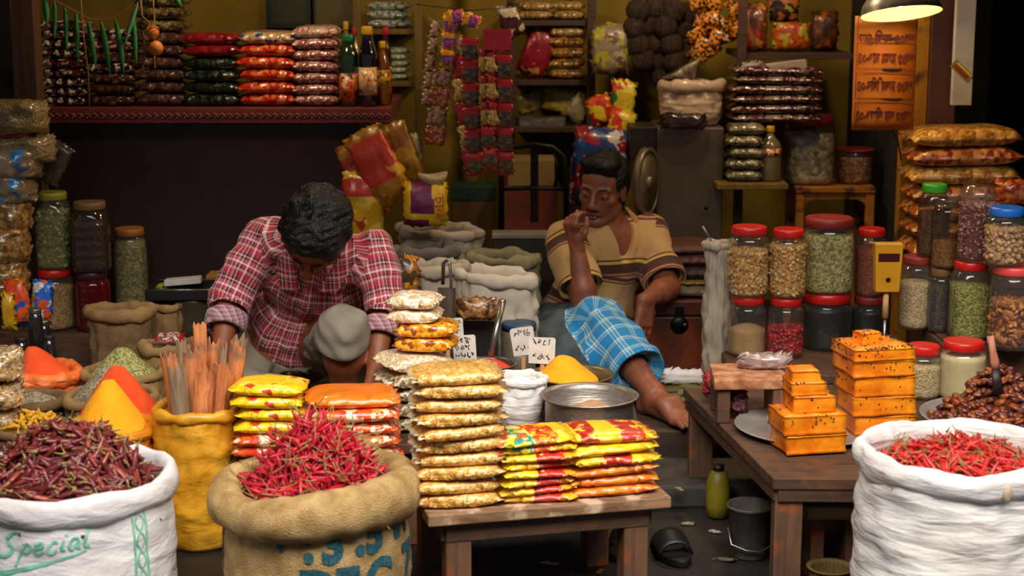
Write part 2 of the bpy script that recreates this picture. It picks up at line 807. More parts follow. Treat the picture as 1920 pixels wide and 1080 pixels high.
# ------------------------------------------------------------------ signed-distance modelling for bodies and cloth
class SDF:
    def __init__(s, lo, hi, h):
        s.lo = np.array(lo, dtype=np.float32)
        s.h = h
        s.n = np.ceil((np.array(hi) - np.array(lo)) / h).astype(int) + 1
        s.d = np.full(s.n, 0.2, dtype=np.float32)

    def win(s, lo, hi):
        a = np.clip(np.floor((np.array(lo) - s.lo) / s.h).astype(int), 0, s.n)
        b = np.clip(np.ceil((np.array(hi) - s.lo) / s.h).astype(int) + 1, 0, s.n)
        sl = tuple(slice(int(i), int(j)) for i, j in zip(a, b))
        ax = [s.lo[k] + s.h * np.arange(a[k], b[k], dtype=np.float32) for k in range(3)]
        return sl, ax[0][:, None, None], ax[1][None, :, None], ax[2][None, None, :]

    def put(s, fn, lo, hi, k=0.02, op='add', pad=0.04):
        pad = pad + k
        sl, X, Y, Z = s.win(np.array(lo) - pad, np.array(hi) + pad)
        a = s.d[sl]
        if a.size == 0:
            return
        v = fn(X, Y, Z).astype(np.float32)
        v = np.broadcast_to(v, a.shape)
        if op == 'add':
            hh = np.clip(0.5 + 0.5 * (a - v) / k, 0, 1)
            s.d[sl] = a * (1 - hh) + v * hh - k * hh * (1 - hh)
        elif op == 'sub':
            hh = np.clip(0.5 - 0.5 * (a + v) / k, 0, 1)
            s.d[sl] = a * (1 - hh) - v * hh + k * hh * (1 - hh)
        elif op == 'int':
            s.d[sl] = np.maximum(a, v)

    def cone(s, a, b, ra, rb, k=0.02, op='add', flat=None):
        a, b = np.array(a, dtype=np.float32), np.array(b, dtype=np.float32)
        ab = b - a
        L2 = float(ab @ ab) + 1e-9
        r = max(ra, rb)

        def fn(X, Y, Z):
            t = np.clip(((X - a[0]) * ab[0] + (Y - a[1]) * ab[1] + (Z - a[2]) * ab[2]) / L2, 0, 1)
            return np.sqrt((X - a[0] - t * ab[0]) ** 2 + (Y - a[1] - t * ab[1]) ** 2 + (Z - a[2] - t * ab[2]) ** 2) - (ra + (rb - ra) * t)
        s.put(fn, np.minimum(a, b) - r, np.maximum(a, b) + r, k, op)

    def chain(s, pts, rad, k=0.02, op='add'):
        for i in range(len(pts) - 1):
            s.cone(pts[i], pts[i + 1], rad[i], rad[i + 1], k, op)

    def ell(s, c, r, k=0.02, op='add', rot=None):
        c = np.array(c, dtype=np.float32)
        r = np.array(r, dtype=np.float32)
        Mi = np.eye(3) if rot is None else np.asarray(rot).T  # world -> local
        m = float(r.max())

        def fn(X, Y, Z):
            x, y, z = X - c[0], Y - c[1], Z - c[2]
            p = [Mi[i, 0] * x + Mi[i, 1] * y + Mi[i, 2] * z for i in range(3)]
            k0 = np.sqrt((p[0] / r[0]) ** 2 + (p[1] / r[1]) ** 2 + (p[2] / r[2]) ** 2)
            k1 = np.sqrt((p[0] / r[0] ** 2) ** 2 + (p[1] / r[1] ** 2) ** 2 + (p[2] / r[2] ** 2) ** 2) + 1e-6
            return k0 * (k0 - 1.0) / k1
        s.put(fn, c - m, c + m, k, op)

    def cut(s, p, n, rad, depth=0.3, k=0.002):
        """take away what lies beyond the plane at p (facing n), within rad of the axis"""
        p = np.array(p, dtype=np.float32)
        n = np.array(n, dtype=np.float32)
        n /= np.linalg.norm(n)

        def fn(X, Y, Z):
            x, y, z = X - p[0], Y - p[1], Z - p[2]
            t = x * n[0] + y * n[1] + z * n[2]
            r = np.sqrt(np.maximum(x * x + y * y + z * z - t * t, 0)) - rad
            return np.maximum(np.maximum(-t, r), t - depth)
        s.put(fn, np.minimum(p, p + n * depth) - rad, np.maximum(p, p + n * depth) + rad, k, 'sub')

    def half(s, p, n):
        """keep only the side of the plane that n points away from"""
        n = np.array(n, dtype=np.float32)
        n /= np.linalg.norm(n)
        sl, X, Y, Z = s.win(s.lo, s.lo + s.h * s.n)
        v = (X - p[0]) * n[0] + (Y - p[1]) * n[1] + (Z - p[2]) * n[2]
        s.d = np.maximum(s.d, np.broadcast_to(v, s.d.shape))

    def verts_faces(s):
        d = s.d
        sg = d < 0
        nx, ny, nz = d.shape
        cnt = np.zeros((nx - 1, ny - 1, nz - 1), dtype=np.int8)
        for i in (0, 1):
            for j in (0, 1):
                for k in (0, 1):
                    cnt += sg[i:nx - 1 + i, j:ny - 1 + j, k:nz - 1 + k]
        act = np.argwhere((cnt > 0) & (cnt < 8))
        idx = -np.ones(cnt.shape, dtype=np.int64)
        idx[act[:, 0], act[:, 1], act[:, 2]] = np.arange(len(act))
        acc = np.zeros((len(act), 3))
        num = np.zeros(len(act))
        cs = [(i, j, k) for i in (0, 1) for j in (0, 1) for k in (0, 1)]
        for p in cs:
            for ax in range(3):
                if p[ax]:
                    continue
                q = list(p)
                q[ax] = 1
                d0 = d[act[:, 0] + p[0], act[:, 1] + p[1], act[:, 2] + p[2]]
                d1 = d[act[:, 0] + q[0], act[:, 1] + q[1], act[:, 2] + q[2]]
                mk = (d0 < 0) != (d1 < 0)
                t = np.where(mk, d0 / np.where(mk, d0 - d1, 1), 0)
                pos = np.array(p, dtype=float)[None, :].repeat(len(act), 0)
                pos[:, ax] = t
                acc[mk] += pos[mk]
                num[mk] += 1
        V = s.lo[None, :] + s.h * (act + acc / num[:, None])
        F = []
        for ax in range(3):
            sl0 = [slice(1, -1)] * 3
            sl1 = [slice(1, -1)] * 3
            sl0[ax] = slice(0, -1)
            sl1[ax] = slice(1, None)
            a, b = sg[tuple(sl0)], sg[tuple(sl1)]
            e = np.argwhere(a != b)
            flip = a[e[:, 0], e[:, 1], e[:, 2]]
            o = np.array([1, 1, 1])
            o[ax] = 0
            e = e + o
            u, w = (ax + 1) % 3, (ax + 2) % 3
            du, dw = np.zeros(3, int), np.zeros(3, int)
            du[u] = 1
            dw[w] = 1
            qs = [e - du - dw, e - dw, e, e - du]
            ids = np.stack([idx[q[:, 0], q[:, 1], q[:, 2]] for q in qs], 1)
            ids[~flip] = ids[~flip][:, ::-1]
            F.append(ids)
        F = np.concatenate(F)
        F = F[(F >= 0).all(1)]
        return V, F

    def mesh(s, name, mats, relax=2, uvfn=None, matfn=None, displace=None):
        V, F = s.verts_faces()
        for _ in range(relax):
            acc = np.zeros_like(V)
            cn = np.zeros(len(V))
            for a, b in ((0, 1), (1, 2), (2, 3), (3, 0)):
                np.add.at(acc, F[:, a], V[F[:, b]])
                np.add.at(acc, F[:, b], V[F[:, a]])
                np.add.at(cn, F[:, a], 1)
                np.add.at(cn, F[:, b], 1)
            V = 0.5 * V + 0.5 * acc / np.maximum(cn, 1)[:, None]
        if displace is not None:
            V = displace(V)
        me = bpy.data.meshes.new(name)
        me.vertices.add(len(V))
        me.vertices.foreach_set('co', V.astype(np.float32).ravel())
        me.loops.add(F.size)
        me.loops.foreach_set('vertex_index', F.ravel().astype(np.int32))
        me.polygons.add(len(F))
        me.polygons.foreach_set('loop_start', np.arange(0, F.size, 4, dtype=np.int32))
        me.polygons.foreach_set('loop_total', np.full(len(F), 4, dtype=np.int32))
        me.polygons.foreach_set('use_smooth', np.ones(len(F), dtype=bool))
        for mt in (mats if isinstance(mats, (list, tuple)) else [mats]):
            me.materials.append(mt)
        if matfn is not None:
            me.polygons.foreach_set('material_index', matfn(V[F].mean(1)).astype(np.int32))
        if uvfn is not None:
            uv = me.uv_layers.new(name='UVMap')
            uv.data.foreach_set('uv', uvfn(V, F).astype(np.float32).ravel())
        me.update(calc_edges=True)
        me.validate()
        return me
# ------------------------------------------------------------------ the shop: ground, floor, walls, posts
PLAT = 0.15
m_ground = mat('wet_ground', '14110e', '2e2822', 5, rough=0.55, bump=0.8, bscale=18)
m_stone = mat('step_stone', '2c2620', '544a40', 7, rough=0.75, bump=0.9, bscale=22)
m_plat = wood('platform_boards', '2a1c12', '4a3423', 5, 0.7, 'X')
m_wall = mat('ochre_wall', '76600f', '90761c', 3, rough=0.8, bump=0.3, bscale=15)
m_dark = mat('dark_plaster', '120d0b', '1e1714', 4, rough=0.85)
m_post = wood('brown_post', '3a2310', '5a3a1c', 5, 0.7, 'Z')
m_yel = wood('yellow_painted_plank', 'a8700f', 'c08618', 4, 0.6, 'Z', wear='5a3c14')
m_brownpaint = mat('brown_paint', '43241c', '4d2b22', 6, rough=0.5)
m_panel = mat('brown_laminate', '2a1512', '301a15', 9, rough=0.5)
m_trim = mat('maroon_trim', '6c2a28', '7a3430', 20, rough=0.45)
m_shelf = wood('shelf_board', '2c1a10', '4a2e1a', 5, 0.6, 'X')


def slab(name, lo, hi, m, bevel=0.0):
    c = [(a + b) / 2 for a, b in zip(lo, hi)]
    d = [b - a for a, b in zip(lo, hi)]
    return MB().box((0, 0, 0), d).build(name, m, None, c, smooth=False, bevel=bevel)


struct(slab('floor', (-4, -1, -0.1), (4.5, 9, 0), m_ground))
struct(slab('shop_floor', (-3.0, 5.13, 0.0), (2.75, 7.3, PLAT), m_plat, 0.005))
struct(slab('trim_1', (-3.0, 4.82, 0.0), (2.75, 5.13, 0.07), m_stone, 0.01))
struct(slab('wall_back', (-3.0, 7.2, 0.0), (2.0, 7.35, 2.3), m_wall))
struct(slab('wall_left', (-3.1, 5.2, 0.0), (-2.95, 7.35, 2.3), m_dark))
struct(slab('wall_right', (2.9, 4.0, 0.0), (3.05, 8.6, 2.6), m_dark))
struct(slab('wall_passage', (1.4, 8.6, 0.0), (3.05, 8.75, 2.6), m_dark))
struct(slab('ceiling', (-3.1, 4.15, 2.2), (3.05, 8.75, 2.26), mat('ceiling_tin', '2b231c', rough=0.8)))
struct(slab('unseen_valance', (-3.1, 4.10, 1.82), (3.05, 4.15, 2.26), mat('unseen_valance_cloth', '3a3228', rough=0.9)))  # unseen valance, added to stop the sky light reaching deep inside
# posts at the shop front
pl = W(52, 120, 6.05)
struct(slab('pillar_left', (pl.x - 0.043, 6.0, PLAT), (pl.x + 0.043, 6.09, 2.2), m_post, 0.004))
pw = W(20, 120, 6.4)
struct(slab('wall_side', (-3.0, 6.3, PLAT), (W(40, 120, 6.3).x, 6.34, 2.2), mat('black_cloth_wall', '0a0506', '1a0a0c', 4, rough=0.9)))
xa, xb, xc = W(1690, 200, 6.1).x, W(1735, 200, 6.1).x, W(1786, 200, 6.1).x
struct(slab('pillar_right', (xa, 6.08, PLAT), (xb, 6.13, 2.2), m_yel, 0.003))
struct(slab('pillar_brown', (xb + 0.001, 6.06, 0.0), (xc, 6.22, 2.2), m_brownpaint, 0.004))
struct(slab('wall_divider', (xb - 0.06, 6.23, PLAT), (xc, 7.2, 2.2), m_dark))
# white painted board hanging outside the pillar, with a sticker
wl, wr = W(1786, 100, 6.0).x, W(1825, 100, 6.0).x
zb = W(1800, 197, 6.0).z
wb = slab('white_board', (wl + 0.004, 5.99, zb), (wr, 6.02, 2.2), mat('white_paint', 'b9b4ae', 'a39d96', 8, rough=0.55), 0.002)
tag(wb, 'long white painted board hanging beside the brown pillar', 'board')
sk = MB()
sk.box((0, 0, 0), (0.085, 0.0012, 0.033), 0)
sk.box((0.005, -0.0007, 0.010), (0.07, 0.0012, 0.005), 1)
sk.box((0.0, -0.0007, -0.004), (0.066, 0.0012, 0.014), 2)
c = W(1803, 133, 5.988)
sk.build('sticker', [mat('sticker_olive', '8a7a28', rough=0.4), mat('sticker_yellow', 'e0d62a', rough=0.4), mat('sticker_red', '9c3a2a', '7a2c20', 60, rough=0.4)],
         wb, tuple(Vector((c.x, 5.9885, c.z)) - wb.location), (0, R(43), 0), smooth=False, label='yellow and red sticker pasted at a slant')

# ------------------------------------------------------------------ left counter with its dark front panel
cl, cr = W(88, 210, 6.2).x, W(733, 210, 6.2).x
z_ct = W(400, 201, 6.2).z
cn = empty('shop_counter', ((cl + cr) / 2, 6.2, PLAT))
tag(cn, 'long dark brown shop counter with maroon wavy trim under the packets', 'counter')
w_ = cr - cl
MB().box((-0.06, 0.30, (z_ct - 0.06 - PLAT) / 2), (w_ - 0.12, 0.56, z_ct - 0.06 - PLAT)).build('front_panel', m_panel, cn, smooth=False, bevel=0.003)
MB().box((0, 0.3, z_ct - PLAT - 0.03), (w_, 0.62, 0.058)).build('counter_top', m_trim, cn, smooth=False, bevel=0.004)
tr = MB()
n = 46
for i in range(n):
    x0, x1 = -w_ / 2 + w_ * i / n, -w_ / 2 + w_ * (i + 1) / n
    xm = (x0 + x1) / 2
    a = 0.0075
    tr.tube([(x0, -0.012, z_ct - PLAT - 0.029 - a), (xm, -0.013, z_ct - PLAT - 0.029 + a), (x1, -0.012, z_ct - PLAT - 0.029 - a)], 0.0028, 5)
    tr.ell((xm, -0.012, z_ct - PLAT - 0.029 - a), 0.0036, 1, 6, 4)
tr.build('wavy_trim', [mat('trim_wave', '9a5a4c', rough=0.4), mat('trim_bead', '8a6a48', rough=0.35)], cn)

# ------------------------------------------------------------------ tables and benches
m_tabletop = wood('worn_table_top', '6b4a30', 'a07a58', 5, 0.7, 'X', wear='c9a98a')
m_tablewood = wood('dark_table_wood', '3a261a', '5c3e2a', 5, 0.7, 'X', wear='5d3a20')
m_legwood = wood('table_leg_wood', '4e3524', '745036', 5, 0.7, 'Z', wear='96481c')


def table(name, label, corners, z, th=0.028, apron=0.05, leg=0.05, legs=(0, 1, 2, 3), top_m=None, cat='table', zlo=0.0, leg_in=0.06):
    """corners: four (x, y), front-left, front-right, back-right, back-left"""
    C = [Vector((x, y, 0)) for x, y in corners]
    ctr = sum(C, Vector()) / 4
    root = empty(name, (ctr.x, ctr.y, zlo))
    tag(root, label, cat)
    L = [p - ctr for p in C]
    mb = MB()
    mb.prism([(p.x, p.y) for p in L], th, 0, loc=(0, 0, z - zlo - th))
    mb.build('table_top', top_m or m_tabletop, root, smooth=False, bevel=0.003)
    ins = [p * (1 - leg_in / p.length) for p in L]
    for i in range(4):
        a, b = ins[i], ins[(i + 1) % 4]
        d = (b - a)
        q = (a + b) / 2
        ang = math.atan2(d.y, d.x)
        if apron:
            MB().box((0, 0, 0), (d.length, 0.022, apron)).build('apron', m_tablewood, root, (q.x, q.y, z - zlo - th - apron / 2 - 0.0005), (0, 0, ang), smooth=False, bevel=0.002)
    ang = math.atan2((L[1] - L[0]).y, (L[1] - L[0]).x)
    for i in legs:
        p = L[i] * (1 - (leg_in + leg * 0.62) / L[i].length)
        MB().box((0, 0, (z - zlo - th) / 2), (leg, leg, z - zlo - th - 0.001)).build('leg', m_legwood, root, (p.x, p.y, 0), (0, 0, ang), smooth=False, bevel=0.004)
    return root


ZT = 0.30
a, b = G(803, 968, ZT), G(1259, 932, ZT)
dirv = Vector((b.x - a.x, b.y - a.y, 0)).normalized()
nrm = Vector((-dirv.y, dirv.x, 0))
T_ANG = math.atan2(dirv.y, dirv.x)
TA, TB = Vector((a.x, a.y, 0)), Vector((b.x, b.y, 0))
c3, c4 = TB + nrm * 0.44, TA + nrm * 0.44
table('low_table', 'low worn wooden table holding the stacks of snack packets', [(TA.x, TA.y), (TB.x, TB.y), (c3.x, c3.y), (c4.x, c4.y)], ZT, leg=0.062)
# the stand behind it for bowls, pot and the older packets
table('display_stand', 'low dark wooden stand under the turmeric bowl and steel pot', [(-0.34, 4.46), (0.36, 4.52), (0.36, 5.11), (-0.34, 5.11)], ZT, leg=0.05, top_m=m_tablewood, legs=(0, 1, 2, 3))
# plank stand behind the jute sack
table('plank_stand', 'low plank stand behind the jute sack, under yellow and orange packets', [(-0.735, 4.385), (-0.36, 4.385), (-0.36, 4.72), (-0.735, 4.72)], 0.27, leg=0.045, top_m=m_tablewood)
# right table with the sweets
ZR = 0.327
fl, fr = G(1450, 897, ZR), Vector((1.62, 4.12, 0))
bl = G(1306, 790, ZR)
table('sweet_table', 'dark wooden table carrying the orange sweet slabs and red lidded jars', [(fl.x, fl.y), (1.62, fl.y - 0.02), (1.62, 5.08), (bl.x, 4.98)], ZR, th=0.030, apron=0.032, leg=0.07, top_m=m_tablewood, leg_in=0.02)
# jar bench behind, and the crate under the far right jars
ZJ = 0.30
table('jar_bench', 'dark wooden bench under the two rows of red lidded jars', [(0.70, 5.24), (1.32, 5.24), (1.32, 5.84), (0.70, 5.84)], ZJ, leg=0.05, top_m=m_tablewood, zlo=PLAT, apron=0.03)
ZC = 0.43


def crate(name, label, lo, hi, m, zlo):
    root = empty(name, ((lo[0] + hi[0]) / 2, (lo[1] + hi[1]) / 2, zlo))
    tag(root, label, 'crate')
    w, d, h = hi[0] - lo[0], hi[1] - lo[1], hi[2] - zlo
    mb = MB()
    nb = max(2, int(h / 0.09))
    bh = h / nb
    for i in range(nb):
        z = bh * (i + 0.5)
        for sy in (-1, 1):
            mb.box((0, sy * (d / 2 - 0.006), z), (w, 0.012, bh * 0.9))
        for sx in (-1, 1):
            mb.box((sx * (w / 2 - 0.006), 0, z), (0.012, d - 0.026, bh * 0.9))
    mb.build('slatted_side', m, root, smooth=False)
    MB().box((0, 0, h - 0.006), (w - 0.03, d - 0.03, 0.011)).build('top_board', m, root, smooth=False)
    return root


crate('wooden_crate', 'wooden crate under the clear jars at the right edge', (1.325, 5.12, 0), (1.95, 5.60, ZC), m_tablewood, 0.0)
# left bench for jars
ZL = 0.32
crate('wooden_crate', 'wooden crate under the spice jars before the dark counter', (-1.92, 5.55, 0), (-1.15, 6.05, ZL), m_tablewood, PLAT)
# ------------------------------------------------------------------ front sacks
m_white_sack = mat('white_woven_plastic', 'e6e1df', 'd6cecb', 5, rough=0.5, bump=0.8, bscale=7, bstretch=(1.5, 1.5, 4), bdist=0.010)
m_white_cloth = mat('white_cotton_sack', 'ebe7e3', 'd8cec6', 6, rough=0.7, bump=0.7, bscale=5, bstretch=(1.6, 1.6, 9), bdist=0.012)
m_jute = None


def jute_mat():
    m, nt, b = base_mat('jute_cloth')
    b.inputs['Roughness'].default_value = 0.85
    v = coords(nt)
    nz = N(nt, 'ShaderNodeTexNoise')
    nz.inputs['Scale'].default_value = 22
    nz.inputs['Detail'].default_value = 9
    nt.links.new(v, nz.inputs['Vector'])
    c = ramp(nt, nz.outputs['Fac'], [(0.3, '9c7740'), (0.7, 'd0ab72')])
    nt.links.new(c, b.inputs['Base Color'])
    v2 = coords(nt, (1, 1, 1))
    wv = N(nt, 'ShaderNodeTexVoronoi')
    wv.inputs['Scale'].default_value = 330
    nt.links.new(v2, wv.inputs['Vector'])
    set_bump(nt, b, wv.outputs['Distance'], 0.9, 0.0030)
    return m


m_jute = jute_mat()
m_green_ink = mat('green_ink', '5cb592', '8fd0b6', 40, rough=0.6)
m_blue_ink = mat('blue_stencil_ink', '17495a', '3a6a68', 120, rough=0.9, lo=0.4, hi=0.7)

# white sack, lower left
c = G(128, 893, 0.40)
s1, S1, H1 = make_sack('chilli_sack', 'white woven sack printed in green, full of dark dried chillies', 'sack', (c.x, c.y, 0), 0.236, 0.415, m_white_sack,
                       rim=0.031, rim_flat=0.62, seed=2, fold=0.008, horiz=0.5, bulge=0.03, base=0.95, inner=0.05)
# hand lettering on it
v_all, f_all = [], []


def addst(pts, w, ox=0, oy=0, s=1.0, slant=0.0):
    v, f = stroke([((x * s + y * s * slant) + ox, y * s + oy + 0.0) for x, y in pts], w)
    n0 = len(v_all)
    v_all.extend(v)
    f_all.extend([[i + n0 for i in q] for q in f])


sc = 0.0265
X0 = -0.100
letters = {
    'S': ([(1.5, 1.95), (1.0, 2.1), (0.35, 1.75), (0.5, 1.25), (1.0, 0.8), (0.8, 0.2), (0.2, 0.0), (-0.5, 0.15)], 0.0075),
    'p': ([(0.3, 1.1), (0.15, 0.2), (-0.05, -0.9)], 0.0055), 'p2': ([(0.2, 0.75), (0.6, 1.1), (0.95, 0.75), (0.6, 0.25), (0.2, 0.35)], 0.0055),
    'e': ([(0.1, 0.6), (0.7, 0.75), (0.55, 1.15), (0.15, 0.9), (0.1, 0.35), (0.5, 0.1), (0.95, 0.4)], 0.0055),
    'c': ([(0.75, 1.0), (0.4, 1.1), (0.1, 0.6), (0.35, 0.1), (0.85, 0.35)], 0.0055),
    'i': ([(0.2, 1.1), (0.15, 0.3), (0.5, 0.2)], 0.0055), 'i2': ([(0.3, 1.5), (0.33, 1.62)], 0.006),
    'a': ([(0.75, 1.05), (0.3, 1.1), (0.05, 0.5), (0.4, 0.15), (0.75, 0.9), (0.75, 0.3), (1.05, 0.25)], 0.0055),
    'l': ([(0.4, 2.3), (0.15, 1.2), (0.15, 0.3), (0.6, 0.2)], 0.006),
}
x = X0
for key, adv in (('S', 1.7), ('p', 0), ('p2', 1.2), ('e', 1.1), ('c', 1.0), ('i', 0), ('i2', 0.65), ('a', 1.15), ('l', 0.8)):
    pts, w = letters[key]
    addst(pts, w, x, 0.284 + (x - X0) * 0.10, sc, 0.25)
    x += adv * sc
decal(S1, R(-90), 0.0, v_all, f_all, 'printed_lettering', m_green_ink, s1, 0.228, 0.0025)
v_all, f_all = [], []
ul = [(-0.130, 0.240), (-0.09, 0.246), (-0.04, 0.260), (0.03, 0.280), (0.09, 0.297)]
for k in range(4):
    v, f = stroke([(p[0], p[1] + (0.004 - 0.0035 * k) * (1 - i / 4.2)) for i, p in enumerate(ul)], 0.004)
    n0 = len(v_all)
    v_all.extend(v)
    f_all.extend([[i + n0 for i in q] for q in f])
decal(S1, R(-90), 0.0, v_all, f_all, 'printed_underline', m_green_ink, s1, 0.228, 0.002)
v_all, f_all = [], []
for dx, w in ((-0.017, 0.005), (0.017, 0.005)):
    v, f = stroke([(0.215 + dx, z) for z in (0.36, 0.28, 0.2, 0.1, 0.01)], w)
    n0 = len(v_all)
    v_all.extend(v)
    f_all.extend([[i + n0 for i in q] for q in f])
for ph in (0, PI):
    v, f = stroke([(0.215 + 0.011 * math.sin(z * 70 + ph), z) for z in np.linspace(0.355, 0.01, 22)], 0.004, 3)
    n0 = len(v_all)
    v_all.extend(v)
    f_all.extend([[i + n0 for i in q] for q in f])
decal(S1, R(-90), 0.0, v_all, f_all, 'printed_border', m_green_ink, s1, 0.228, 0.002)

# jute sack in the middle
c = G(592, 893, 0.385)
s2, S2, H2 = make_sack('jute_sack', 'brown jute sack with blue stencil letters and a thick rolled rim', 'sack', (c.x, c.y, 0), 0.213, 0.40, m_jute,
                       rim=0.047, seed=5, fold=0.010, horiz=0.3, bulge=0.04, base=0.96, inner=0.07, rim_lump=0.3, tiltx=0.06)


def stencil(txt, a, z, h, S, root, Rr, wide=1.0):
    v, f = text_mesh(txt, size=h / 0.70, bold=0.006, maxlen=0.012)
    xs = [p[0] for p in v]
    mx = (min(xs) + max(xs)) / 2
    v = [((p[0] - mx) * wide, p[1]) for p in v]
    decal(S, R(-90) + a, z, v, f, 'stencil_letter', m_blue_ink, root, 0.213, 0.0035)


for ch, px, z, h in ((':', 597, 0.255, 0.085), ('3', 642, 0.250, 0.088), ('.', 690, 0.262, 0.09), ('5', 717, 0.258, 0.085), ('M', 764, 0.27, 0.085),
                     ('D', 615, 0.135, 0.095), ('E', 668, 0.14, 0.09), ('C', 722, 0.145, 0.09), ('7', 770, 0.15, 0.09), ('V', 545, 0.28, 0.07)):
    a = math.asin(max(-1, min(1, (px - 592) / 182)))
    stencil(ch, a, z, h, S2, s2, 0.213, 0.85)
v, f = stroke([(-0.275, z) for z in np.linspace(0.32, 0.01, 8)], 0.014)
decal(S2, R(-90), 0, v, f, 'stencil_stripe', m_blue_ink, s2, 0.213, 0.002)

# white cotton sack, lower right
c = G(1806, 848, 0.487)
s3, S3, H3 = make_sack('chilli_sack', 'white cotton sack full of bright red chillies, beside the sweet table', 'sack', (c.x, c.y, 0), 0.224, 0.505, m_white_cloth,
                       rim=0.031, rim_flat=0.65, seed=11, fold=0.013, horiz=0.85, bulge=0.06, base=0.95, inner=0.05, rim_lump=0.35)
# knot where the rim is tied
t_ = R(-90) + math.asin(30 / 200)
p = S3(t_, H3 - 0.008, 0.019)
kn = MB()
kn.ell((0, 0, 0), (0.010, 0.006, 0.020), 0, 10, 8)
kn.build('tied_knot', mat('string_tan', 'cbb69c', 'b39b7c', 60, rough=0.8), s3, tuple(p))

# ------------------------------------------------------------------ chillies
m_stem = mat('chilli_stem', 'a08a4c', '7c6a38', 50, rough=0.75)


def chilli_mesh(name, L, r, curl, seed, m, seg=7, rings=10, sl=1.0):
    rnd = random.Random(seed)
    pts, rad = [], []
    ang, ang2 = 0.0, 0.0
    p = Vector((0, 0, 0))
    c1, c2 = rnd.uniform(-curl, curl), rnd.uniform(-curl, curl)
    st = L / rings
    for i in range(rings + 1):
        t = i / rings
        pts.append(p.copy())
        rad.append(r * (0.5 + 0.5 * min(1, t * 6)) * (1 - t) ** 0.42 * (1 + 0.14 * math.sin(t * 23 + seed)) + 0.0004)
        ang += (c1 + curl * 0.8 * math.sin(t * 6 + seed)) / rings
        ang2 += (c2 * 0.6) / rings
        p = p + Vector((math.cos(ang) * math.cos(ang2), math.sin(ang) * math.cos(ang2), math.sin(ang2))) * st
    mid = pts[len(pts) // 2].copy()
    pts = [q - mid for q in pts]
    mb = MB().tube(pts, rad, seg, 0, flat=0.75)
    d = (pts[0] - pts[1]).normalized()
    sl = 1.9 if curl > 2.0 else 1.15
    sp = [pts[0] - d * 0.001, pts[0] + d * 0.005, pts[0] + d * 0.013 * sl + Vector((0, 0.003, 0.001)) * sl, pts[0] + d * 0.022 * sl + Vector((0, 0.007, 0.002)) * sl]
    smb = MB().tube(sp, [r * 0.62, r * 0.36, 0.0012, 0.001], 5, 0)
    return mb, smb


def chilli_mound(center, Rx, Ry, Hd, seed, L, r, curl, m, name, stuff_label, label, group, n_stuff, n_ind, sharp=1.6, front=True, lift=0.5):
    """a loose heap: the heap's mass as one object, the ones lying on top each their own"""
    rnd = random.Random(seed)

    def hz(x, y):
        q = min(1.0, math.sqrt((x / Rx) ** 2 + (y / Ry) ** 2))
        return Hd * (1 - q ** sharp) + 0.01 * nz3(x * 14 + seed, y * 14, 1)
    # mass
    mb = MB()
    pr = []
    for i in range(15):
        q = 1 - i / 14
        pr.append((q if q > 0 else 0.001, q))
    v, f = [], []
    seg = 48
    for i, (q, _) in enumerate(pr):
        for k in range(seg):
            t = 2 * PI * k / seg
            x, y = q * Rx * math.cos(t), q * Ry * math.sin(t)
            v.append((x, y, hz(x, y) - 0.014))
    for i in range(14):
        for k in range(seg):
            a, b = i * seg + k, i * seg + (k + 1) % seg
            f.append((a, b, b + seg, a + seg))
    f.append(tuple(range(seg - 1, -1, -1)))
    mb.add(v, f)
    var, svar = [], []
    for i in range(6):
        a, b = chilli_mesh(name, L * (0.8 + 0.08 * i), r, curl, seed + i, m, 5, 7)
        var.append(a)
        svar.append(b)

    def spot(k, ntot):
        while True:
            q = math.sqrt(rnd.random())
            t = rnd.uniform(0, 2 * PI)
            if front and math.sin(t) > 0.3 and rnd.random() < 0.5:
                continue
            return q * 0.97 * Rx * math.cos(t), q * 0.97 * Ry * math.sin(t)

    def orient(x, y, lift):
        e = 0.01
        nx, ny = -(hz(x + e, y) - hz(x - e, y)) / (2 * e), -(hz(x, y + e) - hz(x, y - e)) / (2 * e)
        nn = Vector((nx, ny, 1)).normalized()
        q = Vector((0, 0, 1)).rotation_difference(nn).to_matrix()
        qq = math.sqrt((x / Rx) ** 2 + (y / Ry) ** 2)
        spin = Matrix.Rotation(rnd.uniform(0, 2 * PI) if qq < 0.78 else math.atan2(y, x) + PI / 2 + rnd.uniform(-0.5, 0.5), 3, 'Z')
        tip = Matrix.Rotation(rnd.uniform(-lift, lift), 3, 'Y')
        roll = Matrix.Rotation(rnd.uniform(-0.6, 0.6), 3, 'X')
        return q @ spin @ tip @ roll
    for k in range(n_stuff):
        x, y = spot(k, n_stuff)
        i = rnd.randrange(6)
        rt = np.array(orient(x, y, lift))
        for src, mi in ((var[i], 1), (svar[i], 2)):
            if mi == 2 and rnd.random() < 0.5:
                continue
            mb.add(np.concatenate(src.v), src.f, mi, rt, (x, y, hz(x, y) - 0.006 + rnd.uniform(-0.006, 0.008)))
    o = mb.build('dried_chillies', [m[1], m[0], m_stem], None, center)
    tag(o, stuff_label, 'chillies', None, 'stuff')
    vm = []
    for i in range(5):
        a, b = chilli_mesh(name, L * (0.85 + 0.1 * i), r * 1.06, curl, seed + 20 + i, m, 8, 12)
        ms = [m[0], m[2]]
        vm.append((a.mesh('dried_chilli', ms[i % 2]), b.mesh('stem', m_stem)))
    protos = []
    for a, b in vm:
        o = link('dried_chilli', a)
        s_ = link('stem', b, o)
        tag(o, label, 'chilli', group)
        protos.append(o)
    used = set()
    for k in range(n_ind):
        while True:
            x, y = spot(k, n_ind)
            if not front or y < 0.45 * Ry:
                break
        i = rnd.randrange(5)
        o = protos[i] if i not in used else dup(protos[i])
        used.add(i)
        o.location = (center[0] + x, center[1] + y, center[2] + hz(x, y) + 0.0045 + rnd.uniform(0, 0.004))
        o.rotation_euler = orient(x, y, lift * 0.6).to_euler()


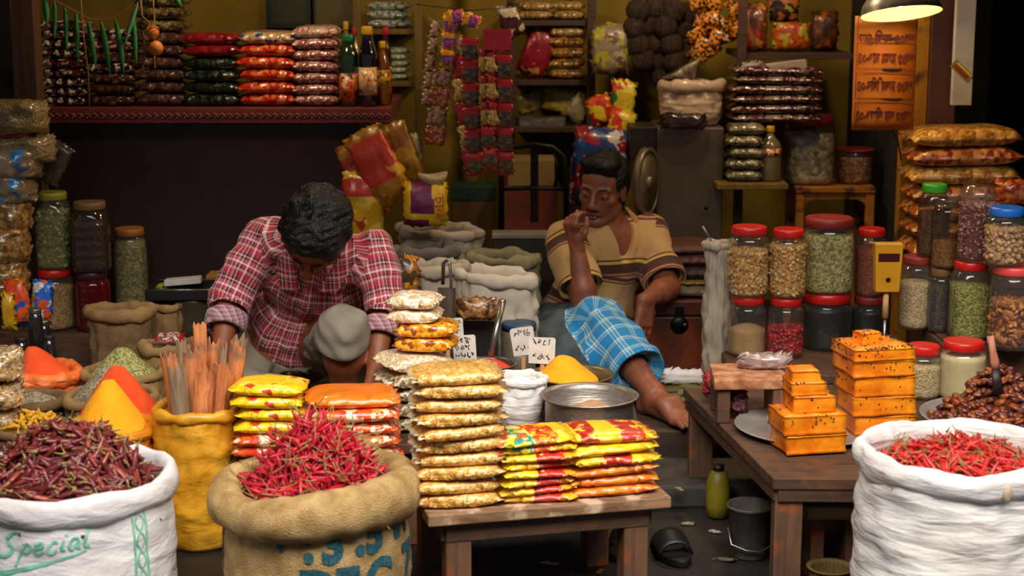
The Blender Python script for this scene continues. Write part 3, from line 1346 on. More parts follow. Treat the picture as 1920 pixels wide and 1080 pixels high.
def chil_mats(tagname, a, b, core, c, d):
    return (mat('chilli_' + tagname, a, b, 30, rough=0.42, bump=0.3, bscale=150, coat=0.25), mat('chilli_core_' + tagname, core, rough=0.8),
            mat('chilli_bright_' + tagname, c, d, 30, rough=0.38, bump=0.3, bscale=150, coat=0.3))


cm1 = chil_mats('dark', '5e1a1c', '7c2c2a', '240a0a', '94362c', '74201e')
cm2 = chil_mats('thin', 'b5142a', 'd42a3a', '4a0a10', 'c01c30', '9c1024')
cm3 = chil_mats('red', 'b81a1e', 'd03528', '4a0a0a', 'c62a22', 'a01418')
l1 = s1.location
chilli_mound((l1.x - 0.0, l1.y, s1['z_fill'] + 0.005), 0.220, 0.220, 0.180, 3, 0.092, 0.0080, 0.9, cm1, 'dried_chilli',
             'heap of dark maroon dried chillies filling the white printed sack', 'dark maroon dried chilli lying on the heap in the white printed sack',
             'dark dried chillies in the white printed sack', 600, 100, 2.1)
l2 = s2.location
chilli_mound((l2.x, l2.y, s2['z_fill'] + 0.005), 0.186, 0.186, 0.225, 7, 0.115, 0.0050, 2.6, cm2, 'dried_chilli',
             'heap of thin curly crimson chillies filling the jute sack', 'thin curly crimson chilli lying on the heap in the jute sack',
             'curly crimson chillies in the jute sack', 600, 100, 1.6, lift=0.75)
l3 = s3.location
chilli_mound((l3.x, l3.y, s3['z_fill'] + 0.02), 0.194, 0.194, 0.060, 13, 0.085, 0.0056, 1.1, cm3, 'dried_chilli',
             'heap of bright red chillies filling the white cotton sack', 'bright red chilli lying on the heap in the white cotton sack',
             'bright red chillies in the white cotton sack', 520, 100, 1.6, front=False)
# ------------------------------------------------------------------ packets on the low table
m_chana = grain('packed_lentils', ['d99a3a', 'e6b45c', 'c98528', 'efc87e', 'd4a050'], 150, 0.3, 0.7, 0.55)
m_mung = grain('packed_pale_grain', ['d9bd92', 'e8d3ad', 'c7a574', 'efe0c4'], 170, 0.3, 0.7, 0.5)
m_greygrain = grain('packed_grey_grain', ['8f7d5c', 'a8946c', '6f5f44', 'c2ad84'], 150, 0.3, 0.7, 0.5)
m_film = mat('clear_film_edge', 'e8d8bc', 'd6b98a', 30, rough=0.18, coat=0.8)
m_yellowpk = printed('yellow_wrapper', 'f2c81e', ['f7dd58', 'e8b010'], 14, cover=0.58)
m_yellowred = printed('yellow_red_wrapper', 'e9a81c', ['c22a18', 'f2cf30', 'd8481c'], 26, cover=0.52)
m_redband = printed('red_wrapper_band', 'c8321c', ['f0c84a', 'a81a14'], 34, cover=0.56)
m_orangepk = printed('orange_wrapper', 'ee8414', ['f29a26', 'e2720c'], 16, cover=0.55, coat=0.5)
m_tealpk = printed('teal_yellow_wrapper', 'ead22c', ['2a9a86', 'e85a28', 'f6e878'], 20, cover=0.53)

ca, sa = math.cos(T_ANG), math.sin(T_ANG)


def on_table(px, back):
    """point on the low table's top: px along its front edge in the photo, back metres from that edge"""
    t = (px - 803) / (1259 - 803)
    q = TA + (TB - TA) * t + nrm * back
    return (q.x, q.y, ZT + 0.001)


pack_stack('snack_packet', 'packet', 'lentil packets stacked on the low table', on_table(872, 0.11), 10, (0.228, 0.17, 0.0350), [m_chana, m_film],
           'plump clear packet of yellow lentils', rz=T_ANG - 0.06, jit=0.012, seed=4, tight=0.91, tilt=0.03, spin=0.16, lump=0.16,
           bands=[(-1, -0.93, 1), (0.93, 1, 1)], where='in the tall lentil stack', corner=0.2)
yr = [[m_tealpk, m_yellowred, m_yellowpk] if i >= 6 else [m_yellowpk, m_redband, m_yellowred] for i in range(8)]
pack_stack('snack_packet', 'packet', 'yellow and red packets stacked on the low table', on_table(1022, 0.10), 8, (0.198, 0.16, 0.0210), None,
           ['small yellow and teal packet' if i >= 6 else 'small yellow red packet' for i in range(8)], rz=T_ANG, jit=0.014, seed=9,
           tight=0.91, tilt=0.04, spin=0.2, per=yr, bands=[(-0.1, 0.45, 1), (0.45, 1.01, 2)], where='in the low table middle stack', lump=0.2)
og = [[m_orangepk, m_redband, m_orangepk]] * 3 + [[m_yellowpk, m_redband, m_yellowpk], [m_yellowpk, m_yellowpk, m_yellowpk], [m_yellowpk, m_redband, m_yellowred]]
bd = [(-2, -1.5, 1)]
pack_stack('snack_packet', 'packet', 'orange and yellow packets stacked on the low table', on_table(1164, 0.105), 6, (0.235, 0.17, 0.0282), None,
           ['flat plain orange packet'] * 3 + ['yellow packet with red band', 'plain yellow packet', 'yellow packet with red end'], rz=T_ANG, jit=0.012, seed=21,
           tight=0.91, tilt=0.03, per=og, bands=[bd, bd, bd, [(-0.35, 0.3, 1)], bd, [(-0.7, -0.3, 1), (0.05, 0.6, 1), (0.6, 1.01, 2)]],
           where='at the low table right end', spin=0.06)

# ------------------------------------------------------------------ the older stack behind, on the stand
bx = W(768, 700, 4.68)
per = [[m_greygrain, m_film]] * 4 + [[m_mung, m_film]]
nm = ['dull clear packet of grey grain'] * 4 + ['pale clear packet of beige grain']
st = pack_stack('grain_packet', 'packet', 'grain packets in the stack beside the squatting man', (bx.x + 0.015, 4.66, ZT + 0.001), 5, (0.20, 0.18, 0.045), None, nm, rz=0.5, jit=0.012,
                seed=33, tight=0.91, tilt=0.04, per=per, bands=[(-1, -0.92, 1), (0.92, 1, 1)], where='in the stack beside the squatting man', corner=0.2)
ztop = st[-1].location.z + 0.050
m_fryums = grain('packed_orange_snack', ['e8920e', 'f2a824', 'd87c08', 'f6bc44', '9a4a10'], 60, 0.3, 0.7, 0.9)
m_puffed = grain('packed_white_snack', ['e9d9bd', 'f4e8d2', 'd9bf95', 'e8b878'], 80, 0.35, 0.6, 0.8)
st = pack_stack('snack_packet', 'packet', 'snack packets on top of the grain packets', (bx.x + 0.05, 4.68, ztop), 4, (0.175, 0.16, 0.041), None,
                ['round packet of orange fried snack', 'round packet of orange fried snack', 'packet of white puffed snack', 'packet of white puffed snack'],
                rz=-0.05, jit=0.006, seed=41, tight=0.91, per=[[m_fryums], [m_fryums], [m_puffed], [m_puffed]], where='on top of the grain packets', corner=0.25, lump=0.2)
for o in st[2:]:
    o.location.x -= 0.035
    o.scale = (0.85, 0.9, 0.95)

# ------------------------------------------------------------------ packets behind the jute sack, on the plank stand
zp = 0.271
m_yellowbright = printed('bright_yellow_wrapper', 'f6cc10', ['fbe24e', 'c83a1a', 'f2b80c'], 17, cover=0.6, coat=0.5)
m_orangebright = printed('bright_orange_wrapper', 'f07a10', ['f48c1e', 'e86a08'], 12, cover=0.6, coat=0.5)
m_orangered = printed('orange_red_wrapper', 'e8581a', ['f0a040', 'e03c14', 'f6d8b0'], 20, cover=0.55, coat=0.5)
q = W(512, 760, 4.5)
pack_stack('snack_packet', 'packet', 'yellow packets behind the jute sack', (q.x, 4.48, zp), 6, (0.20, 0.16, 0.0355), [m_yellowbright], 'glossy yellow packet', rz=-0.06,
           jit=0.01, seed=51, tight=0.91, where='in the yellow stack behind the jute sack', lump=0.2, per=[[m_orangered]] * 2 + [[m_yellowbright]] * 4)
q = W(664, 770, 4.45)
pack_stack('snack_packet', 'packet', 'orange packets behind the jute sack', (q.x, 4.46, zp), 5, (0.25, 0.19, 0.0385), None,
           ['orange packet with pale print'] * 2 + ['shiny orange red packet', 'shiny orange red packet', 'plump plain orange packet'], rz=0.12,
           jit=0.012, seed=61, tight=0.91, where='in the orange stack behind the jute sack', per=[[m_orangered]] * 2 + [[m_orangered, m_film]] * 2 + [[m_orangebright, m_film]],
           bands=[(0.9, 1.01, 1)] if False else None, lump=0.15)

# ------------------------------------------------------------------ bowls, pot and heaps on the stand
m_steel = mat('dull_steel', '9c958b', '7d766c', 10, rough=0.32, metal=0.9, bump=0.15, bscale=40)
m_brass = mat('brassy_steel', 'b0a27a', '94875f', 10, rough=0.35, metal=0.9)
m_alum = mat('aluminium', 'b5aea4', '8f887e', 40, rough=0.4, metal=0.85, stretch=(1, 1, 12), bump=0.3, bscale=30)


def powder(name, label, center, Rr, H, m, seed=1, sharp=1.15, peak=(0, 0), kind='stuff', cat='powder', rough=0.006, sy=1.0):
    """heap of powder with its base at center"""
    mb = MB()
    v, f = [], []
    seg, rings = 56, 22
    for i in range(rings + 1):
        q = 1 - i / rings
        for k in range(seg):
            t = 2 * PI * k / seg
            rr = max(q, 0.004) * Rr
            x, y = rr * math.cos(t) + peak[0] * (1 - q), rr * sy * math.sin(t) + peak[1] * (1 - q)
            z = H * (1 - q ** sharp) if q < 0.96 else H * (1 - q ** sharp) - 0.012 * (q - 0.96) / 0.04
            z -= 0.12 * H * math.exp(-(q / 0.10) ** 2)
            z += rough * nz3(x * 20 + seed, y * 20, z * 20) * min(1, (1 - q) * 6)
            v.append((x, y, z))
    for i in range(rings):
        for k in range(seg):
            a, b = i * seg + k, i * seg + (k + 1) % seg
            f.append((a, b, b + seg, a + seg))
    f.append(tuple(range(seg - 1, -1, -1)))
    f.append(tuple(rings * seg + k for k in range(seg)))
    o = mb.add(v, f).build(name, m, None, center)
    return tag(o, label, cat, None, kind)


def bowl(name, label, center, Rr, h, m, cat='bowl', foot=0.55, wall=0.004, lip=0.006, group=None, seg=56, bulge=0.0):
    mb = MB()
    pr = [(Rr * foot, 0), (Rr * (foot + 0.12), 0.003)]
    for i in range(1, 9):
        t = i / 8
        pr.append((Rr * (foot + 0.12 + (1 - foot - 0.12) * t ** (0.6) + bulge * math.sin(PI * t)), h * t))
    pr += [(Rr + lip, h + 0.002), (Rr + lip, h + 0.006), (Rr - wall, h + 0.004)]
    for i in range(7, 0, -1):
        t = i / 8
        pr.append((Rr * (foot + 0.12 + (1 - foot - 0.12) * t ** 0.6 + bulge * math.sin(PI * t)) - wall, h * t + 0.003))
    pr.append((0.002, 0.008))
    o = mb.lathe(pr, seg).build(name, m, None, center)
    return tag(o, label, cat, group)


m_turm = mat('turmeric_powder', 'ef9a00', 'f4a608', 30, rough=0.9, bump=0.35, bscale=120)
m_chilipow = mat('chilli_powder', 'd2300c', 'e03c10', 30, rough=0.9, bump=0.35, bscale=120)
m_brownpow = mat('brown_powder', 'a87c58', 'c0946c', 40, rough=0.95, bump=0.5, bscale=120)

# steel pot
c = G(1105, 742, 0.412)
pot = empty('steel_pot', (c.x, c.y, ZT + 0.0005))
tag(pot, 'round dull steel pot with rolled lip, holding brown powder', 'pot')
ph = 0.412 - ZT
prf = [(0.105, 0), (0.118, 0.006), (0.122, 0.02), (0.122, ph - 0.012), (0.124, ph - 0.006), (0.134, ph - 0.001), (0.138, ph + 0.002), (0.134, ph + 0.005), (0.122, ph - 0.002), (0.118, ph - 0.014), (0.117, 0.012), (0.002, 0.008)]
MB().lathe(prf, 64).build('pot_body', m_alum, pot)
powder('powder_heap', 'brown powder heaped inside the steel pot', (c.x + 0.0, c.y, ZT + 0.045), 0.113, 0.058, m_brownpow, 3, 1.2, (0.01, 0.0))
# turmeric bowl
c = G(1072, 704, 0.392)
bowl('brass_bowl', 'wide shallow bowl heaped with yellow turmeric behind the steel pot', (c.x, c.y, ZT + 0.0005), 0.118, 0.392 - ZT, m_brass)
powder('powder_heap', 'tall heap of yellow turmeric powder in the wide bowl', (c.x - 0.018, c.y, 0.378), 0.100, 0.085, m_turm, 5, 1.1, (-0.008, 0))
# red powder bowl
c = G(915, 688, 0.385)
bowl('steel_bowl', 'shallow steel bowl of red chilli powder beside the price cards', (c.x, c.y + 0.03, ZT + 0.0005), 0.082, 0.085, m_steel)
powder('powder_heap', 'heap of red chilli powder in the shallow steel bowl', (c.x, c.y + 0.03, 0.375), 0.073, 0.035, m_chilipow, 8)
# small orange heap in a dish in front of it
c = G(914, 700, 0.385)
bowl('steel_dish', 'small steel dish of tan powder behind the lentil packets', (c.x + 0.01, c.y - 0.075, ZT + 0.0005), 0.058, 0.07, m_steel)
powder('powder_heap', 'small heap of tan orange powder behind the lentil packets', (c.x + 0.01, c.y - 0.075, ZT + 0.06), 0.05, 0.05, mat('tan_powder', 'd08838', 'dc9c50', 40, rough=0.95), 11)

# small white cloth sack beside the pot
c = W(975, 800, 4.58)
make_sack('cloth_sack', 'small white cloth sack standing open beside the steel pot', 'sack', (c.x + 0.005, 4.66, ZT), 0.066, 0.145, m_white_cloth, rim=0.010, seed=17, fold=0.008, horiz=0.0, bulge=0.12, base=0.8, inner=0.03, seg=48, rim_lump=0.5)

# price cards on sticks
m_card = mat('card_paper', 'ded6cb', 'cfc4b4', 30, rough=0.8)
m_ink = mat('pen_ink', '2c2824', rough=0.8)
m_stick = mat('split_stick', 'c79a62', 'b3844c', 30, rough=0.8)
for i, (x0, y0, x1, y1, Y, tilt, lab, lines) in enumerate([
        (808, 597, 869, 632, 5.10, -0.05, 'white price card behind the others, beside the orange snack packets', ['3 500', 'KG 70']),
        (848, 628, 893, 678, 4.86, -0.04, 'white price card standing before the red chilli powder', ['DAL', '50', '17']),
        (958, 613, 1003, 666, 5.08, -0.12, 'left price card of the pair by the turmeric, tilted', ['90', '500']),
        (990, 632, 1041, 682, 4.90, 0.06, 'front price card of the pair by the turmeric', ['100', '80'])]):
    p0, p1 = W(x0, y0, Y), W(x1, y1, Y)
    w, h = p1.x - p0.x, p0.z - p1.z
    cx, cz = (p0.x + p1.x) / 2, (p0.z + p1.z) / 2
    zb = ZT + 0.001
    r = empty('price_card', (cx, Y, zb))
    tag(r, lab, 'price card')
    hh = cz - zb
    out = [(-w / 2 + 0.004, -h / 2), (w / 2 - 0.003, -h / 2), (w / 2, -h / 2 + 0.004), (w / 2 - 0.001, h / 2 - 0.005), (w / 2 - 0.006, h / 2), (-w / 2 + 0.006, h / 2 - 0.002), (-w / 2, h / 2 - 0.008)]
    cd = MB().prism(out, 0.0016, 0, rotm(R(90), 0, 0), (0, 0.0008, 0)).build('card', m_card, r, (0, 0, hh), (0, tilt, 0), smooth=False)
    tm = MB()
    hr = random.Random(300 + i)
    for k, ln in enumerate(lines):
        zc = h * (0.30 - 0.62 * k / max(1, len(lines) - 1 + 0.2))
        xx = -w * 0.36
        while xx < w * 0.30:
            q_ = [(xx + hr.uniform(0, w * 0.16), zc + hr.uniform(-0.12, 0.12) * h) for _ in range(5)]
            v, f = stroke(q_, 0.0022, 4)
            tm.add([(a_, 0, b_) for a_, b_ in v], f)
            xx += w * hr.uniform(0.14, 0.2)
    tm.build('handwriting', m_ink, cd, (0, -0.0013, 0), smooth=False)
    MB().box((0, 0, hh / 2), (0.012, 0.003, hh)).build('stick', m_stick, r, (0.002, 0.0032, 0), smooth=False)

# scoops standing in the goods
sc_ = empty('metal_scoop', tuple(W(838, 610, 5.16)))
tag(sc_, 'tall grey metal scoop standing upright behind the snack packets', 'scoop')
sb = W(838, 610, 5.16)
k = mpp(5.16, 560)
sc_.location = (sb.x, 5.17, ZT + 0.001)
H0 = W(838, 540, 5.17).z - ZT
H1 = W(838, 488, 5.17).z - ZT
pr = MB()
P = []
for i in range(9):
    t = PI * (0.0 + i / 8)
    P.append([(0.026 * math.cos(t), -0.018 * math.sin(t), 0.0), (0.028 * math.cos(t), -0.018 * math.sin(t), H0)])
pr.grid(P)
P2 = [[(q[0][0] * 0.93, q[0][1] * 0.9, q[0][2]), (q[1][0] * 0.93, q[1][1] * 0.9, q[1][2])] for q in P][::-1]
pr.grid(P2)
pr.box((0, 0.002, H0 / 2), (0.05, 0.003, H0))
pr.build('scoop_blade', m_steel, sc_)
MB().tube([(0.012, -0.004, H0 - 0.06), (0.014, -0.004, H0 + 0.02), (0.010, -0.002, H1 - 0.01), (0.0, 0.0, H1), (-0.01, 0.002, H1 - 0.012), (-0.012, 0.002, H0 + 0.01)], [0.006] * 6, 8, flat=0.8).build('handle', m_steel, sc_)
ld = empty('metal_ladle', (0, 0, 0))
tag(ld, 'thin shiny metal rod ladle leaning in the red powder bowl', 'ladle')
a, b = W(920, 668, 5.04), W(942, 566, 5.12)
ld.location = a
d = b - a
MB().tube([(0, 0, 0), tuple(d * 0.5), tuple(d)], [0.0085, 0.0095, 0.011], 12).build('rod', m_steel, ld)
MB().ell(tuple(d), (0.012, 0.012, 0.012)).build('rounded_tip', m_steel, ld)

# ------------------------------------------------------------------ spice sacks at the left, standing on the ground
m_tansack = mat('tan_paper_sack', '7a5a34', '9a7848', 8, rough=0.8, bump=0.5, bscale=30)
m_orangesack = mat('orange_plastic_sack', 'd8541a', 'e87a38', 9, rough=0.45, bump=1.0, bscale=9, bstretch=(2, 2, 6), bdist=0.014)
m_yellowsack = mat('yellow_plastic_sack', 'c08014', 'e0a42c', 14, rough=0.38, bump=0.7, bscale=5, bstretch=(2, 2, 4), bdist=0.012)
m_brownsack = mat('brown_gunny_sack', '5c4326', '7a5c38', 12, rough=0.9, bump=0.6, bscale=90)
m_yelloworange = mat('amber_plastic_sack', 'c87410', 'dc9020', 12, rough=0.45, bump=1.0, bscale=8, bstretch=(1.5, 1.5, 9), bdist=0.012)
m_fennel = grain('fennel_seed', ['8f8a4a', 'a39c5c', '75703a', 'b3ab70'], 170, 0.75, 0, 0.8, (1, 1, 1))
m_cumin = grain('cumin_seed', ['84745a', '9a8a6c', '6a5c44', 'a89a7c'], 210, 0.8, 0, 0.8)
m_coral = mat('coral_chilli_powder', 'd8420e', 'e24e12', 25, rough=0.9, bump=0.4, bscale=110)


def spice_sack(px, py, z, Rr, m, label, seed, hname, hlabel, hm, hh, zhtop=None, peak=(0, 0), rim=0.014, hr=0.92, sharp=1.1, fold=0.012, bulge=0.08, two=None):
    c = G(px, py, z)
    s, S_, H_ = make_sack('spice_sack', label, 'sack', (c.x, c.y, 0.0), Rr, z + 0.01, m, rim=rim, seed=seed, fold=fold, horiz=0.6, bulge=bulge, base=0.86, inner=0.02, seg=56, rim_lump=0.4)
    o = powder(hname, hlabel, (c.x, c.y, z - 0.012), Rr * hr, hh, hm, seed, sharp, peak)
    return s, o, c


# yellow turmeric over orange, front row
s_, o_, c = spice_sack(207, 800, 0.335, 0.118, m_yelloworange, 'amber plastic sack of yellow turmeric, left of the cinnamon sack', 23, 'powder_heap',
                       'pointed heap of bright yellow turmeric, left of the cinnamon bark', m_turm, 0.165)
o2 = powder('powder_heap', 'orange chilli powder heap rising behind the yellow turmeric cone', (c.x - 0.010, c.y + 0.045, 0.333), 0.122, 0.166, m_coral, 24, 1.1, (-0.006, 0.0))
# dish carrying the orange heap
bowl('orange_tray', 'round orange tray under the orange powder behind the turmeric cone', (c.x + 0.012, c.y + 0.135 + 0.05, 0.255), 0.13, 0.06, m_orangesack, cat='tray')
o2.location.y = c.y + 0.175
o2.location.z = 0.318
o2.scale = (1.0, 0.6, 1)
# cumin, second row
spice_sack(208, 742, 0.338, 0.128, m_tansack, 'tan paper sack heaped with grey cumin seed', 27, 'cumin_heap', 'wide heap of grey cumin seed behind the turmeric cone', m_cumin, 0.115)
# fennel, third row
spice_sack(232, 697, 0.345, 0.118, m_tansack, 'tan sack heaped with green fennel seed behind the cumin', 29, 'fennel_heap', 'heap of green fennel seed behind the grey cumin', m_fennel, 0.10, peak=(-0.005, 0))
# red powder in an orange sack
spice_sack(80, 695, 0.352, 0.105, m_orangesack, 'crumpled orange sack of red chilli powder at the left', 31, 'powder_heap', 'steep heap of red chilli powder in the crumpled orange sack', m_coral, 0.10,
           peak=(-0.035, 0.0), rim=0.022, hr=0.86)
# cumin patch, far left
spice_sack(62, 748, 0.318, 0.09, m_brownsack, 'brown sack of grey seed below the orange sack', 37, 'cumin_heap', 'low heap of grey seed below the crumpled orange sack', m_cumin, 0.035)
# turmeric roots on a sack
s_, o_, c = spice_sack(60, 800, 0.30, 0.095, m_brownsack, 'brown sack of turmeric roots beside the dark chillies', 39, 'turmeric_roots', 'small yellow turmeric roots heaped behind the dark chillies', mat('turmeric_root', 'c08a10', 'd8a21a', 50, rough=0.7), 0.02)
rnd = random.Random(5)
rv = []
for i in range(3):
    mb = MB().tube([(-0.018, 0, 0), (-0.006, 0.002, 0.002 * i), (0.006, -0.001, 0.002), (0.019, 0.003 * i, 0)], [0.004, 0.0062, 0.006, 0.0035], 7)
    rv.append(mb.mesh('turmeric_root', mat('turmeric_root', 'd8a21a')))
for i in range(46):
    q, t = math.sqrt(rnd.random()) * 0.085, rnd.uniform(0, 2 * PI)
    o = link('turmeric_root', rv[i % 3])
    o.location = (c.x + q * math.cos(t), c.y + q * math.sin(t), 0.305 + 0.03 * (1 - q / 0.085) + rnd.uniform(0, 0.012))
    o.rotation_euler = (rnd.uniform(-0.4, 0.4), rnd.uniform(-0.7, 0.7), rnd.uniform(0, 6))
    tag(o, 'small knobbly yellow turmeric root on the heap behind the dark chillies', 'turmeric root', 'turmeric roots heaped at the left')

# cinnamon bark in a tall yellow sack
c = G(368, 765, 0.385)
s_, S_, H_ = make_sack('bark_sack', 'tall shiny yellow plastic sack holding upright cinnamon bark', 'sack', (c.x, c.y, 0), 0.113, 0.395, m_yellowsack, rim=0.013, seed=43, fold=0.014, horiz=0.75,
                       bulge=0.06, base=0.80, inner=0.09, seg=64, rim_lump=0.6)
m_bark = wood('cinnamon_bark', 'b4602c', 'dc945c', 8, 0.8, 'Z', bump=0.7, wear='8a6448')
m_barkgrey = wood('grey_cinnamon_bark', '7a6248', 'a88c6c', 8, 0.85, 'Z', bump=0.6)
rnd = random.Random(77)
bark = [(300, 665, 322, 800, 0), (318, 690, 340, 800, 1), (345, 660, 368, 745, 0), (352, 632, 372, 760, 0), (388, 643, 404, 760, 0), (375, 690, 398, 790, 0),
        (410, 652, 422, 770, 1), (428, 645, 446, 760, 0), (443, 634, 462, 750, 1), (400, 680, 420, 790, 0), (330, 640, 345, 740, 1), (362, 605, 380, 740, 0), (418, 700, 440, 790, 0), (440, 660, 456, 780, 0)]
desc = ['leftmost piece of cinnamon bark, leaning outward', 'grey flat cinnamon bark second from the left', 'wide orange cinnamon bark in the left part of the sack', 'tall orange cinnamon bark left of the sack middle',
        'straight thick cinnamon bark in the sack middle', 'short orange cinnamon bark at the front middle', 'greyish cinnamon bark right of the middle', 'broad orange cinnamon bark at the right', 'tall pale grey cinnamon bark at the far right',
        'short split cinnamon bark in front of the grey one', 'thin grey cinnamon bark at the back left', 'tallest cinnamon bark standing at the back', 'low orange cinnamon bark at the front right', 'narrow orange cinnamon bark beside the pale grey one']
for i, (x0, y0, x1, y1, gr) in enumerate(bark):
    Y = c.y + (0.055 if y0 < 650 else -0.02 if y0 < 680 else -0.055) + rnd.uniform(-0.01, 0.01)
    top = W((x0 + x1) / 2, y0, Y)
    bx_ = c.x + (top.x - c.x) * 0.62
    botp = Vector((bx_, Y, H_ - 0.088))
    L = (top - botp).length
    w = (x1 - x0) * mpp(Y) * 0.78
    mb = MB()
    P = []
    nA, nL = 9, 9
    curl = rnd.uniform(1.2, 2.8)
    for a_ in range(nA):
        th = -curl / 2 + curl * a_ / (nA - 1)
        row = []
        for l_ in range(nL):
            z = L * l_ / (nL - 1)
            rr = w / max(0.7, math.sin(min(curl / 2, PI / 2))) * (1 + 0.12 * nz3(a_ * 0.5 + i, l_ * 0.6, i))
            zz = z + (0.030 * nz3(a_ * 0.9, i * 2.1, 0) if l_ == nL - 1 else 0)
            row.append((rr * math.sin(th), rr * (1 - math.cos(th)) + 0.016 * nz3(l_ * .35, i, 1), zz))
        P.append(row)
    P = np.array(P)
    inn = P.copy()
    inn[:, :, 1] += 0.004
    mb.grid(P)
    mb.grid(inn[::-1])
    mb.grid(np.stack([P[:, -1], inn[:, -1]], 1)[::-1])
    mb.grid(np.stack([P[0], inn[0]], 0)[::-1])
    mb.grid(np.stack([P[-1], inn[-1]], 0))
    o = mb.build('cinnamon_bark', m_barkgrey if gr else m_bark, None, tuple(botp))
    d = (top - botp).normalized()
    o.rotation_euler = (Vector((0, 0, 1)).rotation_difference(d).to_matrix() @ Matrix.Rotation(rnd.uniform(-0.6, 0.6) + (PI if rnd.random() < 0.3 else 0), 3, 'Z')).to_euler()
    tag(o, desc[i], 'cinnamon bark', 'cinnamon bark in the yellow sack')
# ------------------------------------------------------------------ jars
m_jar = clear('clear_jar_plastic', 'f4f2ea', 0.13, 0.07, haze=0.03)
m_jarbrown = clear('brownish_jar_plastic', 'd8c8b4', 0.13, 0.08, haze=0.06, haze_col='8a7a68')
m_redlid = mat('red_plastic_lid', 'd0201a', 'b81814', 20, rough=0.35, coat=0.3)
m_dullred = mat('dull_red_lid', '8e2a22', '7a221c', 20, rough=0.5)
m_greenlid = mat('green_plastic_lid', '3aa21e', rough=0.35, coat=0.3)
m_olivelid = mat('olive_plastic_lid', '8c8c20', '7c7a1c', 20, rough=0.4)
m_orangelid = mat('orange_brown_lid', 'a4662a', '8e5620', 20, rough=0.45)
m_bluelid = mat('blue_plastic_lid', '1a66c0', rough=0.35, coat=0.3)
m_brownlid = mat('brown_lid', '7a5a34', '6a4c2a', 20, rough=0.5)
m_pinklid = mat('coral_lid', 'e0524a', 'd04840', 20, rough=0.35)

_E = MB().ell((0, 0, 0), 1.0, 0, 8, 5)
_EV, _EF = np.concatenate(_E.v), _E.f


def pieces(R0, z0, z1, size, n, seed, nm=1, top=True, sq=1.0, dome=0.0):
    """loose pieces against the wall and on the top of a filling"""
    rnd = random.Random(seed)
    mb = MB()
    for i in range(n):
        if top and i % 4 == 0:
            q, t = math.sqrt(rnd.random()) * R0, rnd.uniform(0, 2 * PI)
            p = (q * math.cos(t), q * math.sin(t) * sq, z1 + dome * (1 - q / R0) + rnd.uniform(-0.3, 0.3) * size[1])
        else:
            t = rnd.uniform(-PI, PI)
            q = R0 - size[1] * rnd.uniform(0.4, 1.2)
            p = (q * math.cos(t), q * math.sin(t) * sq, rnd.uniform(z0 + size[1], z1))
        e = Euler((rnd.uniform(0, 6), rnd.uniform(0, 6), rnd.uniform(0, 6))).to_matrix()
        mb.add(_EV * np.array(size) * rnd.uniform(0.85, 1.15), _EF, rnd.randrange(nm), np.array(e), p)
    return mb


